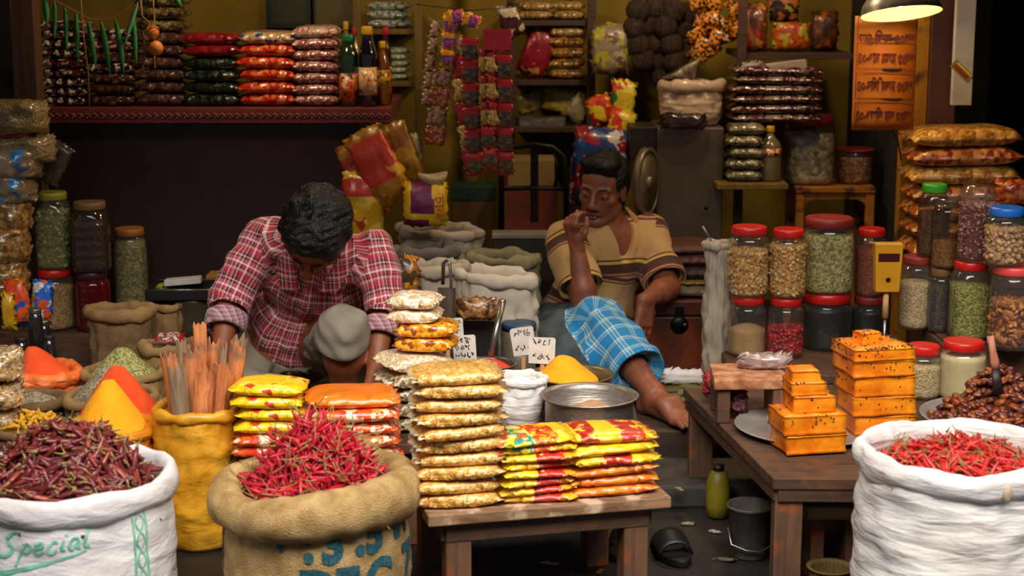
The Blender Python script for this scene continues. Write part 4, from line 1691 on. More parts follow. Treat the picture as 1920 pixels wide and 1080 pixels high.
def jar(label, loc, Rj, H, lid_m, fill=0.8, cont=None, grains=None, grain_m=None, body_m=None, lid_h=0.022, neck=0.80, ribs=0, square=0.0, group=None, name='spice_jar',
        cname='contents', seed=1, lid_r=None, rot=0.0, cdome=0.0, no_lid=False, shoulder=0.80):
    root = empty(name, loc, rot)
    tag(root, label, 'jar', group)
    lh = 0 if no_lid else lid_h
    Hb = H - lh

    def sqf(t, i, r, z):
        if not square:
            return r, z
        c, s = abs(math.cos(t)), abs(math.sin(t))
        pw = 2 + 6 * square
        k = 1 / ((c ** pw + s ** pw) ** (1 / pw))
        f = min(1, max(0, (Hb * 0.9 - z) / (Hb * 0.15)))
        return r * (1 + (k - 1) * f * 0.8), z
    pr = [(Rj * 0.90, 0), (Rj * 0.985, 0.006), (Rj, 0.014)]
    zs = Hb * shoulder
    nrib = max(1, ribs)
    for i in range(1, 25):
        z = 0.014 + (zs - 0.014) * i / 24
        rr = Rj
        if ribs:
            rr = Rj * (1 - 0.035 * (0.5 + 0.5 * math.cos(2 * PI * nrib * i / 24)) ** 3)
        pr.append((rr, z))
    for i in range(1, 7):
        t = i / 6
        pr.append((Rj * (neck + (1 - neck) * math.cos(t * PI / 2)), zs + (Hb - 0.010 - zs) * math.sin(t * PI / 2)))
    pr.append((Rj * neck * 0.99, Hb + 0.002))
    MB().lathe(pr, 40, fn=sqf).build('jar_body', body_m or m_jar, root)
    if cont is not None or grains is not None:
        Rc = Rj * 0.955
        zf = 0.006 + (Hb - 0.02) * fill
        pc = [(Rc * 0.93, 0.005), (Rc, 0.014)]
        for i in range(1, 11):
            z = 0.014 + (zf - 0.014) * i / 10
            k = 1.0
            if z > zs:
                tt = min(1, (z - zs) / (Hb - zs))
                k = neck + (1 - neck) * math.cos(math.asin(min(1, tt)))
            rr = Rc * k
            if ribs:
                rr *= 0.965
            pc.append((rr, z))
        pc.append((Rc * 0.55 * (pc[-1][0] / Rc), zf + 0.004 + cdome * 0.55))
        pc.append((0.002, zf + 0.005 + cdome))
        if grains:
            size, n, gm = grains
            pcs = [(max(0.002, r_ - size[1] * 1.1), z_ - (size[1] if z_ > zf - 0.001 else 0)) for r_, z_ in pc]
            mb = MB().lathe(pcs, 32, fn=sqf)
            mb.m = [len(gm)] * len(mb.f)
            g = pieces(Rc, 0.008, zf, size, n, seed, len(gm), dome=cdome)
            if square:
                V = np.concatenate(g.v)
                t = np.arctan2(V[:, 1], V[:, 0])
                pw = 2 + 6 * square
                k = 1 / ((np.abs(np.cos(t)) ** pw + np.abs(np.sin(t)) ** pw) ** (1 / pw))
                fz = np.clip((Hb * 0.9 - V[:, 2]) / (Hb * 0.15), 0, 1)
                V[:, :2] *= (0.96 * (1 + (k - 1) * 0.74 * fz) * np.where(V[:, 2] > zs, 0.93, 1.0))[:, None]
                g.v = [V]
            mb.add(np.concatenate(g.v), g.f, g.m)
            o = mb.build(cname, list(gm) + [gm[0]], root)
        else:
            o = MB().lathe(pc, 40, fn=sqf).build(cname, cont, root)
        o['kind'] = 'stuff'
    if not no_lid:
        Rl = lid_r or Rj * (neck + 0.05)

        def knurl(t, i, r, z):
            return (r * (1 + (0.012 * math.cos(t * 30) if 1 <= i <= 3 else 0)), z)
        pl_ = [(Rl * 0.97, Hb - 0.004), (Rl, Hb - 0.002), (Rl, Hb + lid_h * 0.5), (Rl * 0.99, H - 0.004), (Rl * 0.94, H), (Rl * 0.80, H - 0.0015), (0.002, H - 0.0018)]
        MB().lathe(pl_, 60, fn=knurl).build('lid', lid_m, root)
    return root


G_peanut = [mat('peanut_a', 'd8a862', 'c8924a', 60, rough=0.5), mat('peanut_b', 'e6c07e', rough=0.5), mat('peanut_c', 'b98340', rough=0.5)]
G_card = [mat('cardamom_a', '7c7c3a', '6c6a30', 60, rough=0.6), mat('cardamom_b', '9a9a56', rough=0.6), mat('cardamom_c', '5e5e28', rough=0.6)]
G_almond = [mat('almond_a', '8a4a22', '7a3e1a', 60, rough=0.55), mat('almond_b', 'a8602e', rough=0.55), mat('almond_c', 'b8773c', rough=0.55)]
G_chick = [mat('chickpea_a', 'b08658', rough=0.5), mat('chickpea_b', 'c49a6a', rough=0.5)]
G_red = [mat('red_bean_a', '6a2420', rough=0.4), mat('red_bean_b', '8a3a34', rough=0.4), mat('red_bean_c', 'a8807a', rough=0.4)]
G_cherry = [mat('cherry_a', 'b8101e', rough=0.3, coat=0.5), mat('cherry_b', '96081a', rough=0.3, coat=0.5)]
c_pumpkin = grain('green_seed', ['7a7a28', '94923a', '64641e', 'a8a450'], 150, 0.6)
c_oliv = grain('olive_seed', ['6e6a34', '8a8548', '585428', '9c9660'], 150, 0.6)
c_brown = grain('brown_seed', ['5a4030', '6c5040', '46301f'], 160, 0.6)
c_grey = grain('dark_pepper', ['2c221c', '3a2e26', '4a3c32', '1e1814'], 170, 0.6)
c_tan = grain('tan_spice', ['a8804c', '8c6a3a', 'c09a62'], 190, 0.7)
c_pale = grain('pale_pulse', ['cdb68a', 'b89c6c', 'dcc8a0'], 190, 0.6)
c_mixgreen = grain('mixed_green_seed', ['9c9450', 'b5ac6c', '7c7638', 'c8bf88'], 130, 0.6)
c_redspice = grain('red_lentil', ['8e3a1c', 'a84c26', '702a12'], 190, 0.6)
c_cream = mat('cream_powder', 'd8c8a0', 'cdbb90', 20, rough=0.9, bump=0.2)
c_sand = mat('tan_powder_fill', 'b08a5c', 'c09a6a', 20, rough=0.9, bump=0.3, bscale=100)
c_black = mat('dark_syrup', '14100e', '201814', 10, rough=0.4)


def jar_px(label, x0, x1, ytop, ybot, z, lid_m, **kw):
    """a jar seen between these photo columns, standing at height z"""
    cx = (x0 + x1) / 2
    p = G(cx, ybot, z)
    k = mpp(p.y, (ytop + ybot) / 2)
    Rj = (x1 - x0) * k / 2
    p = Vector((p.x, p.y + Rj * 0.9, z))
    d = ray(cx, ytop + 3)
    H = (CAMZ + d.z * (p.y - Rj * 0.3) / d.y) - z
    return jar(label, (p.x, p.y, z + 0.001), Rj, H, lid_m, **kw), H


def jar_on(label, under, Hunder, x0, x1, ytop, lid_m, **kw):
    b = under.location
    z = b.z + Hunder
    cx = (x0 + x1) / 2
    p = W(cx, ytop, b.y)
    Rj = (x1 - x0) * mpp(b.y, ytop) / 2
    H = p.z - z
    return jar(label, (p.x, b.y, z + 0.001), Rj, H, lid_m, **kw), H


# lower row on the bench
j, h = jar_px('red lidded jar half full of tan powder, below the peanut jar', 1368, 1440, 553, 672, ZJ, m_redlid, fill=0.52, cont=c_sand, cdome=0.012)
jar_on('red lidded jar of peanuts, the left one of the pair', j, h, 1366, 1444, 424, m_redlid, fill=0.74, grains=((0.0085, 0.0055, 0.0055), 620, G_peanut), seed=3, cdome=0.01)
j, h = jar_px('red lidded jar of dark red candied cherries', 1441, 1510, 556, 674, ZJ, m_redlid, fill=0.55, grains=((0.008, 0.008, 0.008), 330, G_cherry), seed=4)
jar_on('red lidded jar of peanuts, the right one of the pair', j, h, 1445, 1513, 429, m_redlid, fill=0.88, grains=((0.0085, 0.0055, 0.0055), 620, G_peanut), seed=5, cdome=0.008)
j, h = jar_px('wide red lidded jar of dark syrup under the big seed jar', 1508, 1602, 546, 660, ZJ, m_redlid, fill=0.95, cont=c_black, neck=0.9, lid_h=0.03)
jar_on('big wide jar of green grey seed with a dull red lid', j, h, 1508, 1602, 407, m_dullred, fill=0.93, cont=c_mixgreen, neck=0.9, lid_h=0.028, square=0.3)
j, h = jar_px('dark jar with a dull red lid behind the scale', 1600, 1668, 553, 655, ZJ, m_dullred, fill=0.9, cont=c_black)
jar_on('red lidded jar of red lentils behind the yellow scale', j, h, 1606, 1664, 428, m_redlid, fill=0.84, cont=c_redspice)

# far right, on the crate
j1, h1 = jar_px('jar of tan and green seed at the left end of the right crate', 1690, 1752, 478, 620, ZC, m_dullred, fill=0.75, cont=c_pale)
j2, h2 = jar_px('dark jar of black pepper between two green seed jars', 1742, 1790, 500, 625, ZC, m_brownlid, fill=0.88, cont=c_grey)
j3, h3 = jar_px('red lidded jar of bright green seed at the right', 1786, 1860, 488, 640, ZC, m_redlid, fill=0.82, cont=c_pumpkin, square=0.4)
j4, h4 = jar_px('coral lidded jar of brown almonds at the right edge', 1862, 1950, 497, 660, ZC, m_pinklid, fill=0.62, grains=((0.016, 0.009, 0.006), 320, G_almond), seed=8, neck=0.85)
jar_on('tall green lidded jar of brown seed above the right crate', j1, h1, 1726, 1780, 345, m_greenlid, fill=0.72, cont=c_brown, body_m=m_jarbrown, square=0.5)
jar_on('clear half empty jar of chickpeas beside the green lidded jar', j2, h2, 1750, 1806, 372, m_jar, fill=0.45, cont=c_tan, body_m=m_jarbrown, neck=0.85, ribs=2)
jar_on('clear jar of dark red kidney beans, without a lid', j3, h3, 1800, 1872, 349, None, fill=0.80, grains=((0.007, 0.0045, 0.0045), 560, G_red), seed=9, neck=0.82, no_lid=True, ribs=6)
jar_on('blue lidded jar of chickpeas at the right edge', j4, h4, 1850, 1926, 388, m_bluelid, fill=0.78, grains=((0.0085, 0.008, 0.008), 420, G_chick), seed=10, ribs=5, body_m=m_jar)

# the two jars on the sweet table
jar_px('small red lidded jar of pale pulses behind the sweet slabs', 1700, 1770, 646, 752, ZR, m_redlid, fill=0.78, cont=c_pale, neck=0.82)
jar_px('red lidded jar full of cream powder beside the dates', 1768, 1856, 638, 757, ZR, m_redlid, fill=0.93, cont=c_cream, neck=0.82)

# left side: jars before the dark counter
j, h = jar_px('red lidded jar of tan spice at the far left', 60, 134, 502, 622, ZL, m_redlid, fill=0.86, cont=c_tan)
jar_on('olive lidded jar of green cardamom pods at the left', j, h, 64, 129, 360, m_olivelid, fill=0.86, grains=((0.0095, 0.0055, 0.005), 520, G_card), seed=12, square=0.5)
m_jarred = clear('red_ribbed_plastic', 'b04038', 0.14, 0.1, haze=0.35, haze_col='7a1c1c')
j, h = jar_px('red ribbed plastic jar with purple neck under the dark jar', 137, 203, 506, 624, ZL, mat('purple_lid', '3c1c2c', rough=0.4), fill=0.9, cont=c_black, body_m=m_jarred, ribs=9)
jar_on('dark ribbed jar with a brown lid before the counter', j, h, 133, 202, 378, m_brownlid, fill=0.85, cont=c_grey, body_m=m_jarbrown, ribs=5, square=0.3)
jar_px('orange lidded jar of olive seed before the dark counter', 211, 275, 426, 600, ZL, m_orangelid, fill=0.97, cont=c_oliv, ribs=2, square=0.2, shoulder=0.72)

# ------------------------------------------------------------------ stool at the back right with jars and a bottle on it
m_orangewood = wood('orange_painted_wood', '9a5a12', 'c07a1e', 6, 0.6, 'X', wear='4a2c10')
Ys = 6.35
zt = W(1560, 350, Ys).z
x0, x1 = W(1492, 350, Ys).x, W(1642, 350, Ys).x
r = empty('wooden_stool', ((x0 + x1) / 2, Ys + 0.12, PLAT))
tag(r, 'orange painted wooden stool at the back carrying two plastic jars', 'stool')
w = x1 - x0
H = zt - PLAT
MB().box((0, 0, H - 0.012), (w, 0.26, 0.022)).build('seat', m_orangewood, r, smooth=False, bevel=0.003)
for sx in (-1, 1):
    for sy in (-1, 1):
        MB().box((sx * (w / 2 - 0.018), sy * 0.11, (H - 0.024) / 2), (0.032, 0.03, H - 0.024)).build('leg', m_orangewood, r, smooth=False, bevel=0.003)
for sy in (-1, 1):
    out = [(-w / 2 + 0.035, 0), (-w / 2 + 0.035, -0.05), (-w / 2 + 0.045, -0.035), (-w / 2 + 0.07, -0.024), (w / 2 - 0.07, -0.024), (w / 2 - 0.045, -0.035), (w / 2 - 0.035, -0.05), (w / 2 - 0.035, 0)]
    MB().prism(out[::-1], 0.018, 0, rotm(R(90), 0, 0), (0, sy * 0.11 + 0.009, H - 0.024)).build('arched_rail', m_orangewood, r, smooth=False)
c_wrapped = grain('pale_wrapped_sweets', ['aaa684', 'c8c4a6', '8a8664', 'dcd8bc'], 55, 0.35, 0.6, 0.9)
c_pinkmix = grain('pink_tan_sweets', ['c08c64', '9c5440', 'd8b080', 'b07858'], 110, 0.5)
p = W(1517, 348, Ys + 0.08)
jar('large jar of pale wrapped sweets with a red lid, on the orange stool', (p.x, Ys + 0.12, zt), 0.096, W(1517, 216, Ys + 0.1).z - zt, m_dullred, fill=0.88, cont=c_wrapped, neck=0.92, lid_h=0.03, square=0.4)
p = W(1606, 350, Ys + 0.08)
jar('short jar of pink and tan sweets on the orange stool', (p.x, Ys + 0.12, zt), 0.068, W(1606, 278, Ys + 0.1).z - zt, m_dullred, fill=0.9, cont=c_pinkmix, neck=0.97, lid_h=0.008)

# ------------------------------------------------------------------ sweets on the right table
m_halwa = None


def halwa_mat():
    m, nt, b = base_mat('orange_sweet')
    b.inputs['Roughness'].default_value = 0.35
    b.inputs['Subsurface Weight'].default_value = 0.15
    b.inputs['Subsurface Radius'].default_value = (0.02, 0.006, 0.001)
    v = coords(nt)
    nz = N(nt, 'ShaderNodeTexNoise')
    nz.inputs['Scale'].default_value = 16
    nz.inputs['Detail'].default_value = 7
    nt.links.new(v, nz.inputs['Vector'])
    c = ramp(nt, nz.outputs['Fac'], [(0.3, 'dc6204'), (0.7, 'f69a1a')])
    nt.links.new(c, b.inputs['Base Color'])
    set_bump(nt, b, nz.outputs['Fac'], 0.7, 0.012)
    return m


m_halwa = halwa_mat()
m_seed = mat('black_nigella_seed', '1a100a', rough=0.6)
m_steelplate = mat('steel_plate', 'c4bcb4', 'a89f96', 10, rough=0.38, metal=0.55)


def plate(label, center, Rr, h=0.02, name='steel_plate', m=None):
    pr = [(Rr * 0.80, 0), (Rr * 0.84, 0.001), (Rr * 0.97, h - 0.003), (Rr, h), (Rr * 0.995, h + 0.003), (Rr * 0.96, h + 0.001), (Rr * 0.83, 0.004), (0.002, 0.004)]
    return tag(MB().lathe(pr, 72).build(name, m or m_steelplate, None, center), label, 'plate')


c = G(1516, 818, ZR)
plate('large round steel plate under the stacks of orange sweet', (c.x + 0.012, c.y + 0.055, ZR + 0.001), 0.205, 0.016)


def halwa(label, x, y, z, w, d, h, rz, seed, topseeds=60, sideseeds=14):
    """a hand-cut slab of orange sweet, seeded on top"""
    rnd = random.Random(seed)
    nx, ny, nzz = 10, 8, 3
    mb = MB()
    bm = bmesh.new()
    bmesh.ops.create_cube(bm, size=1.0)
    bmesh.ops.subdivide_edges(bm, edges=bm.edges[:], cuts=7, use_grid_fill=True)
    for v_ in bm.verts:
        p = v_.co
        q = Vector((math.copysign(abs(2 * p.x) ** 0.9, p.x) * w / 2, math.copysign(abs(2 * p.y) ** 0.9, p.y) * d / 2, (p.z + 0.5) * h))
        n1 = nz3(q.x * 14 + seed, q.y * 14, q.z * 22)
        over = -0.0022 * max(0, abs(p.z) - 0.38) / 0.12
        q.x += 0.006 * n1 + math.copysign(over, p.x) * (abs(p.x) > 0.45)
        q.y += 0.005 * nz3(q.x * 14, seed, q.z * 26) + math.copysign(over, p.y) * (abs(p.y) > 0.45)
        if p.z > 0.4:
            q.z += 0.0035 * nz3(q.x * 20, q.y * 20, seed)
            e = max(abs(p.x), abs(p.y))
            q.z -= 0.004 * max(0, (e - 0.4) / 0.1) ** 2
        v_.co = q
    bm.verts.index_update()
    V = [tuple(v_.co) for v_ in bm.verts]
    F = [[v_.index for v_ in f_.verts] for f_ in bm.faces]
    bm.free()
    o = MB().add(V, F).build('sweet_slab', m_halwa, None, (x, y, z), (0, 0, rz))
    sm = MB()
    for i in range(topseeds + sideseeds):
        if i < topseeds:
            p = (rnd.uniform(-w, w) * 0.48, rnd.uniform(-d, d) * 0.48, h - 0.0005)
        else:
            p = (rnd.uniform(-w, w) * 0.46, -d / 2 - 0.001, h * rnd.uniform(0.3, 0.98)) if rnd.random() < 0.6 else (-w / 2 - 0.001, rnd.uniform(-d, d) * 0.46, h * rnd.uniform(0.3, 0.98))
        e = Euler((rnd.uniform(0, 6), rnd.uniform(0, 6), rnd.uniform(0, 6))).to_matrix()
        sm.add(_EV * np.array((0.0030, 0.0019, 0.0017)), _EF, 0, np.array(e), p)
    if sm.n:
        s = sm.build('seeds', m_seed, o, label='scattered black seeds')
        s['kind'] = 'stuff'
    tag(o, label, 'sweet', 'orange sweet slabs on the steel plate')
    return o


zp = ZR + 0.006
y0 = 4.30
k = mpp(4.3, 800)
# left stack
xl = W(1517, 800, y0).x
lay = [('bottom slab of the left stack of orange sweet', 0.162, 0.13, 0.052, 0.006, 0), ('slab second from bottom in the left stack of orange sweet', 0.165, 0.13, 0.055, 0.0, 16),
       ('smaller orange slab in the middle of the left stack', 0.108, 0.10, 0.046, 0.004, 6), ('small orange slab near the top of the left stack', 0.092, 0.09, 0.036, -0.010, 6),
       ('small plain block topping the left stack of orange sweet', 0.074, 0.07, 0.030, -0.014, 0)]
z = zp
for i, (lb, w, d, h, dx, ts) in enumerate(lay):
    halwa(lb, xl + dx - 0.002, y0 + 0.03, z, w, d, h, 0.20 - 0.02 * i, 60 + i, ts, ts)
    z += h - 0.001
xr = W(1650, 790, 4.47).x
lay = [('bottom slab of the right stack of orange sweet', 0.17, 0.15, 0.054, 0.012, 8, 4), ('slab second from bottom in the right stack of orange sweet', 0.172, 0.15, 0.054, 0.008, 20, 14),
       ('slab in the middle of the right stack of orange sweet', 0.17, 0.15, 0.056, 0.004, 16, 14), ('slab second from top in the right stack of orange sweet', 0.172, 0.155, 0.046, 0.0, 30, 20),
       ('seeded top slab of the right stack of orange sweet', 0.174, 0.16, 0.034, -0.004, 120, 34)]
z = zp
for i, (lb, w, d, h, dx, ts, ss) in enumerate(lay):
    halwa(lb, xr + dx - 0.012, 4.52, z, w, d, h, 0.14 + 0.02 * i, 80 + i, ts, ss)
    z += h - 0.001
halwa('small bright block lying on top of the right sweet stack', xr - 0.034, 4.53, z, 0.058, 0.05, 0.03, 0.45, 91, 14, 8)

# ------------------------------------------------------------------ dates on a steel plate at the right
c = W(1850, 800, 4.46)
zd = ZR + 0.001
plate('wide steel plate heaped with brown dates at the right edge', (c.x + 0.03, 4.50, zd), 0.20, 0.045)
m_date = mat('date_brown', '4a1a10', '74301a', 60, rough=0.38, coat=0.25, bump=0.8, bscale=120)
m_date2 = mat('date_amber', '7a3412', '9c501c', 60, rough=0.38, coat=0.25, bump=0.8, bscale=120)
m_date3 = mat('date_purple', '4a2a30', '5e3840', 40, rough=0.4, coat=0.4)
dc = (c.x + 0.03, 4.50, zd + 0.012)
dates = powder('dates', 'heap of sticky brown dates on the wide steel plate', dc, 0.178, 0.148, grain('date_core', ['4a1c10', '6a2c16', '8a4418', '3a1410'], 48, 0.4, 0.2, 1.0, dist=0.02), 2, 1.3, (0.02, 0.02), cat='dates', rough=0.02)
rnd = random.Random(12)
vm = []
for i in range(6):
    mb = MB().ell((0, 0, 0), (0.0190, 0.0105, 0.0080), 0, 10, 7)
    V = np.concatenate(mb.v)
    V = V * (1 + 0.34 * np.array([nz3(*(p * 130 + i * 9)) for p in V]))[:, None]
    vm.append(MB().add(V, mb.f).mesh('dried_date', [m_date, m_date2, m_date3][i % 3]))
for i in range(290):
    q, t = math.sqrt(rnd.random()), rnd.uniform(0, 2 * PI)
    if math.sin(t) > 0.5 and q > 0.6:
        t = -t
    x, y = q * 0.175 * math.cos(t), q * 0.175 * math.sin(t)
    z = 0.16 * (1 - q ** 1.3)
    purple = x > 0.04 and z < 0.11
    o = link('dried_date', vm[(2 if rnd.random() < 0.7 else 5) if purple else rnd.choice((0, 1, 3, 4, 0, 3))])
    o.location = (dc[0] + x + 0.02 * (1 - q), dc[1] + y + 0.02 * (1 - q), dc[2] + z + 0.004)
    o.rotation_euler = (rnd.uniform(-0.7, 0.7), rnd.uniform(-0.7, 0.7), rnd.uniform(0, 6))
    tag(o, 'shiny brown date on the heap on the wide steel plate', 'date', 'dates heaped on the wide steel plate')
# wooden handled knife stuck in the dates
kn = empty('knife', (0, 0, 0))
tag(kn, 'knife with pinkish wooden handle stuck upright in the dates', 'knife')
a, b, cc = W(1872, 740, 4.40), W(1867, 692, 4.41), W(1857, 630, 4.42)
kn.location = a
MB().tube([(0, 0, 0), tuple(b - a)], [0.014, 0.012], 10, flat=0.35, up=(0, 1, 0)).build('blade', mat('dark_blade', '1e1816', '3a302c', 20, rough=0.5, metal=0.5), kn)
MB().tube([tuple(b - a), tuple((b - a) * 1.15 + (cc - b) * 0.1), tuple((b - a) + (cc - b) * 0.5), tuple(cc - a)], [0.010, 0.0125, 0.0095, 0.010], 10, flat=0.6, up=(0, 1, 0)).build('wooden_handle', wood('pink_wood', '9a5a44', 'b8765c', 8, 0.6, 'Z'), kn)

# shallow dishes of leaves and spice behind the sweets
m_leafdish = mat('woven_leaf_dish', '4c4420', '6c6434', 16, rough=0.7, bump=0.6, bscale=40, stretch=(1, 1, 5))
c = G(1612, 652, ZR + 0.07)
bowl('leaf_dish', 'wide dark leafy dish behind the sweet slabs', (c.x, 4.96, ZR + 0.001), 0.125, 0.075, m_leafdish, cat='dish', foot=0.7)
powder('seed_heap', 'green seed in the wide leafy dish behind the sweets', (c.x, 4.96, ZR + 0.06), 0.117, 0.028, c_oliv, 6)
c = G(1690, 625, ZC)
bowl('leaf_dish', 'dish of brown spice between the scale and the pepper jar', (c.x + 0.005, 5.135, ZR + 0.03), 0.05, 0.045, m_leafdish, cat='dish')
powder('spice_heap', 'brown spice heaped in the dish behind the sweets', (c.x + 0.005, 5.135, ZR + 0.06), 0.046, 0.03, c_redspice, 7)
c = G(1745, 650, ZR + 0.06)
bowl('leaf_dish', 'dish of orange spice below the pepper jar', (c.x, 4.98, ZR + 0.001), 0.075, 0.065, m_leafdish, cat='dish', foot=0.7)
powder('spice_heap', 'orange spice heaped in the dish below the pepper jar', (c.x, 4.98, ZR + 0.055), 0.068, 0.03, mat('orange_spice_heap', 'a4683a', 'b87a48', 60, rough=0.9, bump=0.5), 8)

# yellow weighing scale hung in front of the jars: a box with a dial
xa_, xb_ = W(1637, 500, 5.2).x, W(1690, 500, 5.2).x
zt_, zb_ = W(1660, 455, 5.2).z, W(1660, 546, 5.2).z
sc2 = empty('weighing_scale', ((xa_ + xb_) / 2, 5.20, ZJ + 0.03))
tag(sc2, 'yellow hand scale with a dark dial window beside the jars', 'scale')
w, h = xb_ - xa_, zt_ - zb_
z0_ = zb_ - (ZJ + 0.03)
m_scale = mat('yellow_enamel', 'c98e12', 'b87e10', 12, rough=0.4)
MB().prism([(-w * 0.42, 0), (w * 0.42, 0), (w * 0.5, h), (-w * 0.5, h)], 0.04, 0, rotm(R(90), 0, 0), (0, 0.02, z0_)).build('scale_body', m_scale, sc2, smooth=False, bevel=0.003)
MB().box((0, -0.021, z0_ + h * 0.72), (w * 0.74, 0.004, h * 0.16)).build('dial_window', mat('dark_red_window', '3a0c10', rough=0.3), sc2, smooth=False)
MB().lathe([(0.006, 0), (0.0075, 0.002), (0.006, 0.003), (0.004, 0.002)], 20, rot=rotm(R(90)), loc=(0, -0.0205, z0_ + h * 0.26)).build('screw_ring', mat('dark_metal', '2c2018', rough=0.4, metal=0.7), sc2)
MB().tube([(0, 0, z0_ + 0.002), (0, 0, z0_ * 0.66)], [0.0085, 0.011], 10).build('handle', m_stick, sc2)
MB().tube([(0, 0, z0_ * 0.66), (0, 0, 0)], [0.005, 0.005], 8).build('rod', m_steel, sc2)
# ------------------------------------------------------------------ people
def pnoise(X, Y, Z, freq, seed, n=7):
    r = np.random.RandomState(seed)
    out = 0
    for i in range(n):
        k = r.normal(size=3)
        k = k / np.linalg.norm(k) * freq * r.uniform(0.6, 1.5)
        out = out + np.sin(k[0] * X + k[1] * Y + k[2] * Z + r.uniform(0, 6.28))
    return out / math.sqrt(n)


def roughen(S, amp, freq, seed, aniso=(1, 1, 1)):
    _, X, Y, Z = S.win(S.lo, S.lo + S.h * S.n)
    S.d = (S.d + amp * pnoise(X * aniso[0], Y * aniso[1], Z * aniso[2], freq, seed)).astype(np.float32)


def bone_uv(bones):
    """bones: (a, b, ref, radius, u0, v0): cloth coordinates in metres around and along the nearest bone"""
    def fn(V, F):
        C = V[F].mean(1)
        best = np.full(len(F), 1e9)
        which = np.zeros(len(F), int)
        for i, (a, b, ref, r, u0, v0) in enumerate(bones):
            a, b = np.array(a), np.array(b)
            ab = b - a
            t = np.clip(((C - a) @ ab) / (ab @ ab), 0, 1)
            dd = np.linalg.norm(C - a - t[:, None] * ab, axis=1) - r
            m = dd < best
            best[m] = dd[m]
            which[m] = i
        UV = np.zeros((len(F), 4, 2))
        for i, (a, b, ref, r, u0, v0) in enumerate(bones):
            m = which == i
            if not m.any():
                continue
            a, b = np.array(a), np.array(b)
            ax = (b - a) / np.linalg.norm(b - a)
            e1 = np.array(ref, dtype=float)
            e1 = e1 - ax * (e1 @ ax)
            e1 /= np.linalg.norm(e1)
            e2 = np.cross(ax, e1)
            def ang(P):
                q = P - a
                return np.arctan2(q @ e2, q @ e1)
            ac = ang(C[m])
            for k in range(4):
                P = V[F[m, k]]
                d_ = (ang(P) - ac + PI) % (2 * PI) - PI
                UV[m, k, 0] = (ac + d_) * r * 1.15 + u0
                UV[m, k, 1] = (P - a) @ ax + v0
        return UV.reshape(-1, 2)
    return fn


def stripes_mat(name, rampu, rampv, pu, pv, mixf=0.5, rough=0.8, fine=0.0):
    m, nt, b = base_mat(name)
    b.inputs['Roughness'].default_value = rough
    b.inputs['Sheen Weight'].default_value = 0.1
    uv = N(nt, 'ShaderNodeUVMap')
    sp = N(nt, 'ShaderNodeSeparateXYZ')
    nt.links.new(uv.outputs[0], sp.inputs[0])
    cols = []
    for ax, per, rp in ((0, pu, rampu), (1, pv, rampv)):
        if rp is None:
            continue
        d = N(nt, 'ShaderNodeMath', operation='DIVIDE')
        d.inputs[1].default_value = per
        nt.links.new(sp.outputs[ax], d.inputs[0])
        fr = N(nt, 'ShaderNodeMath', operation='FRACT')
        nt.links.new(d.outputs[0], fr.inputs[0])
        cols.append(ramp(nt, fr.outputs[0], rp, 'CONSTANT'))
    if len(cols) == 2:
        mx = N(nt, 'ShaderNodeMix', data_type='RGBA')
        mx.inputs[0].default_value = mixf
        nt.links.new(cols[0], mx.inputs[6])
        nt.links.new(cols[1], mx.inputs[7])
        nt.links.new(mx.outputs[2], b.inputs['Base Color'])
    else:
        nt.links.new(cols[0], b.inputs['Base Color'])
    v = coords(nt)
    nb = N(nt, 'ShaderNodeTexNoise')
    nb.inputs['Scale'].default_value = 35
    nb.inputs['Detail'].default_value = 3
    nt.links.new(v, nb.inputs['Vector'])
    set_bump(nt, b, nb.outputs['Fac'], 0.35, 0.006)
    MATS[name] = m
    return m


def hand(S, wrist, d, n, thumb, curl=0.35, scale=1.0, spread=0.10, curls=None):
    """five fingers on a palm. d: along the hand, n: out of the palm, thumb: +1 / -1 along d x n"""
    w = Vector(wrist)
    d = Vector(d).normalized()
    n = Vector(n)
    n = (n - d * n.dot(d)).normalized()
    s = d.cross(n)
    k = scale
    pl = 0.085 * k
    for t in (-0.028, -0.010, 0.010, 0.028):
        S.cone(w + s * t * 0.55 * k, w + d * pl + s * t * k, 0.017 * k, 0.0125 * k, 0.012)
    for i, (t, ln) in enumerate(((0.031, 0.068), (0.0105, 0.077), (-0.0105, 0.072), (-0.030, 0.056))):
        t *= thumb
        cu = curls[i] if curls else curl
        p = w + d * pl + s * t * k
        dd = (d + s * (t / 0.03) * spread).normalized()
        for j, (fr, r0, r1) in enumerate(((0.44, 0.0098, 0.0088), (0.31, 0.0088, 0.0080), (0.25, 0.0080, 0.0066))):
            a = cu * (0.7, 1.0, 0.8)[j]
            dd = (dd * math.cos(a) + n * math.sin(a)).normalized() if j == 0 else (Matrix.Rotation(a, 3, dd.cross(n)) @ dd).normalized()
            q = p + dd * ln * fr * k
            S.cone(p, q, r0 * k, r1 * k, 0.004)
            p = q
    # thumb leaves the side of the palm near its base
    p = w + d * 0.022 * k + s * thumb * 0.022 * k
    q = p + (d * 0.6 + s * thumb * 0.75 + n * 0.35).normalized() * 0.040 * k
    S.cone(p, q, 0.016 * k, 0.0115 * k, 0.01)
    q2 = q + (d * 0.9 + s * thumb * 0.25 + n * 0.45).normalized() * 0.032 * k
    S.cone(q, q2, 0.0112 * k, 0.0098 * k, 0.005)
    q3 = q2 + (d * 1.0 - s * thumb * 0.05 + n * 0.4).normalized() * 0.024 * k
    S.cone(q2, q3, 0.0098 * k, 0.0078 * k, 0.005)


def frame(fwd, up):
    f = Vector(fwd).normalized()
    u = Vector(up)
    u = (u - f * u.dot(f)).normalized()
    x = f.cross(u)  # the person's right -> local +x
    return Matrix((x, f, u)).transposed()  # columns x, forward, up


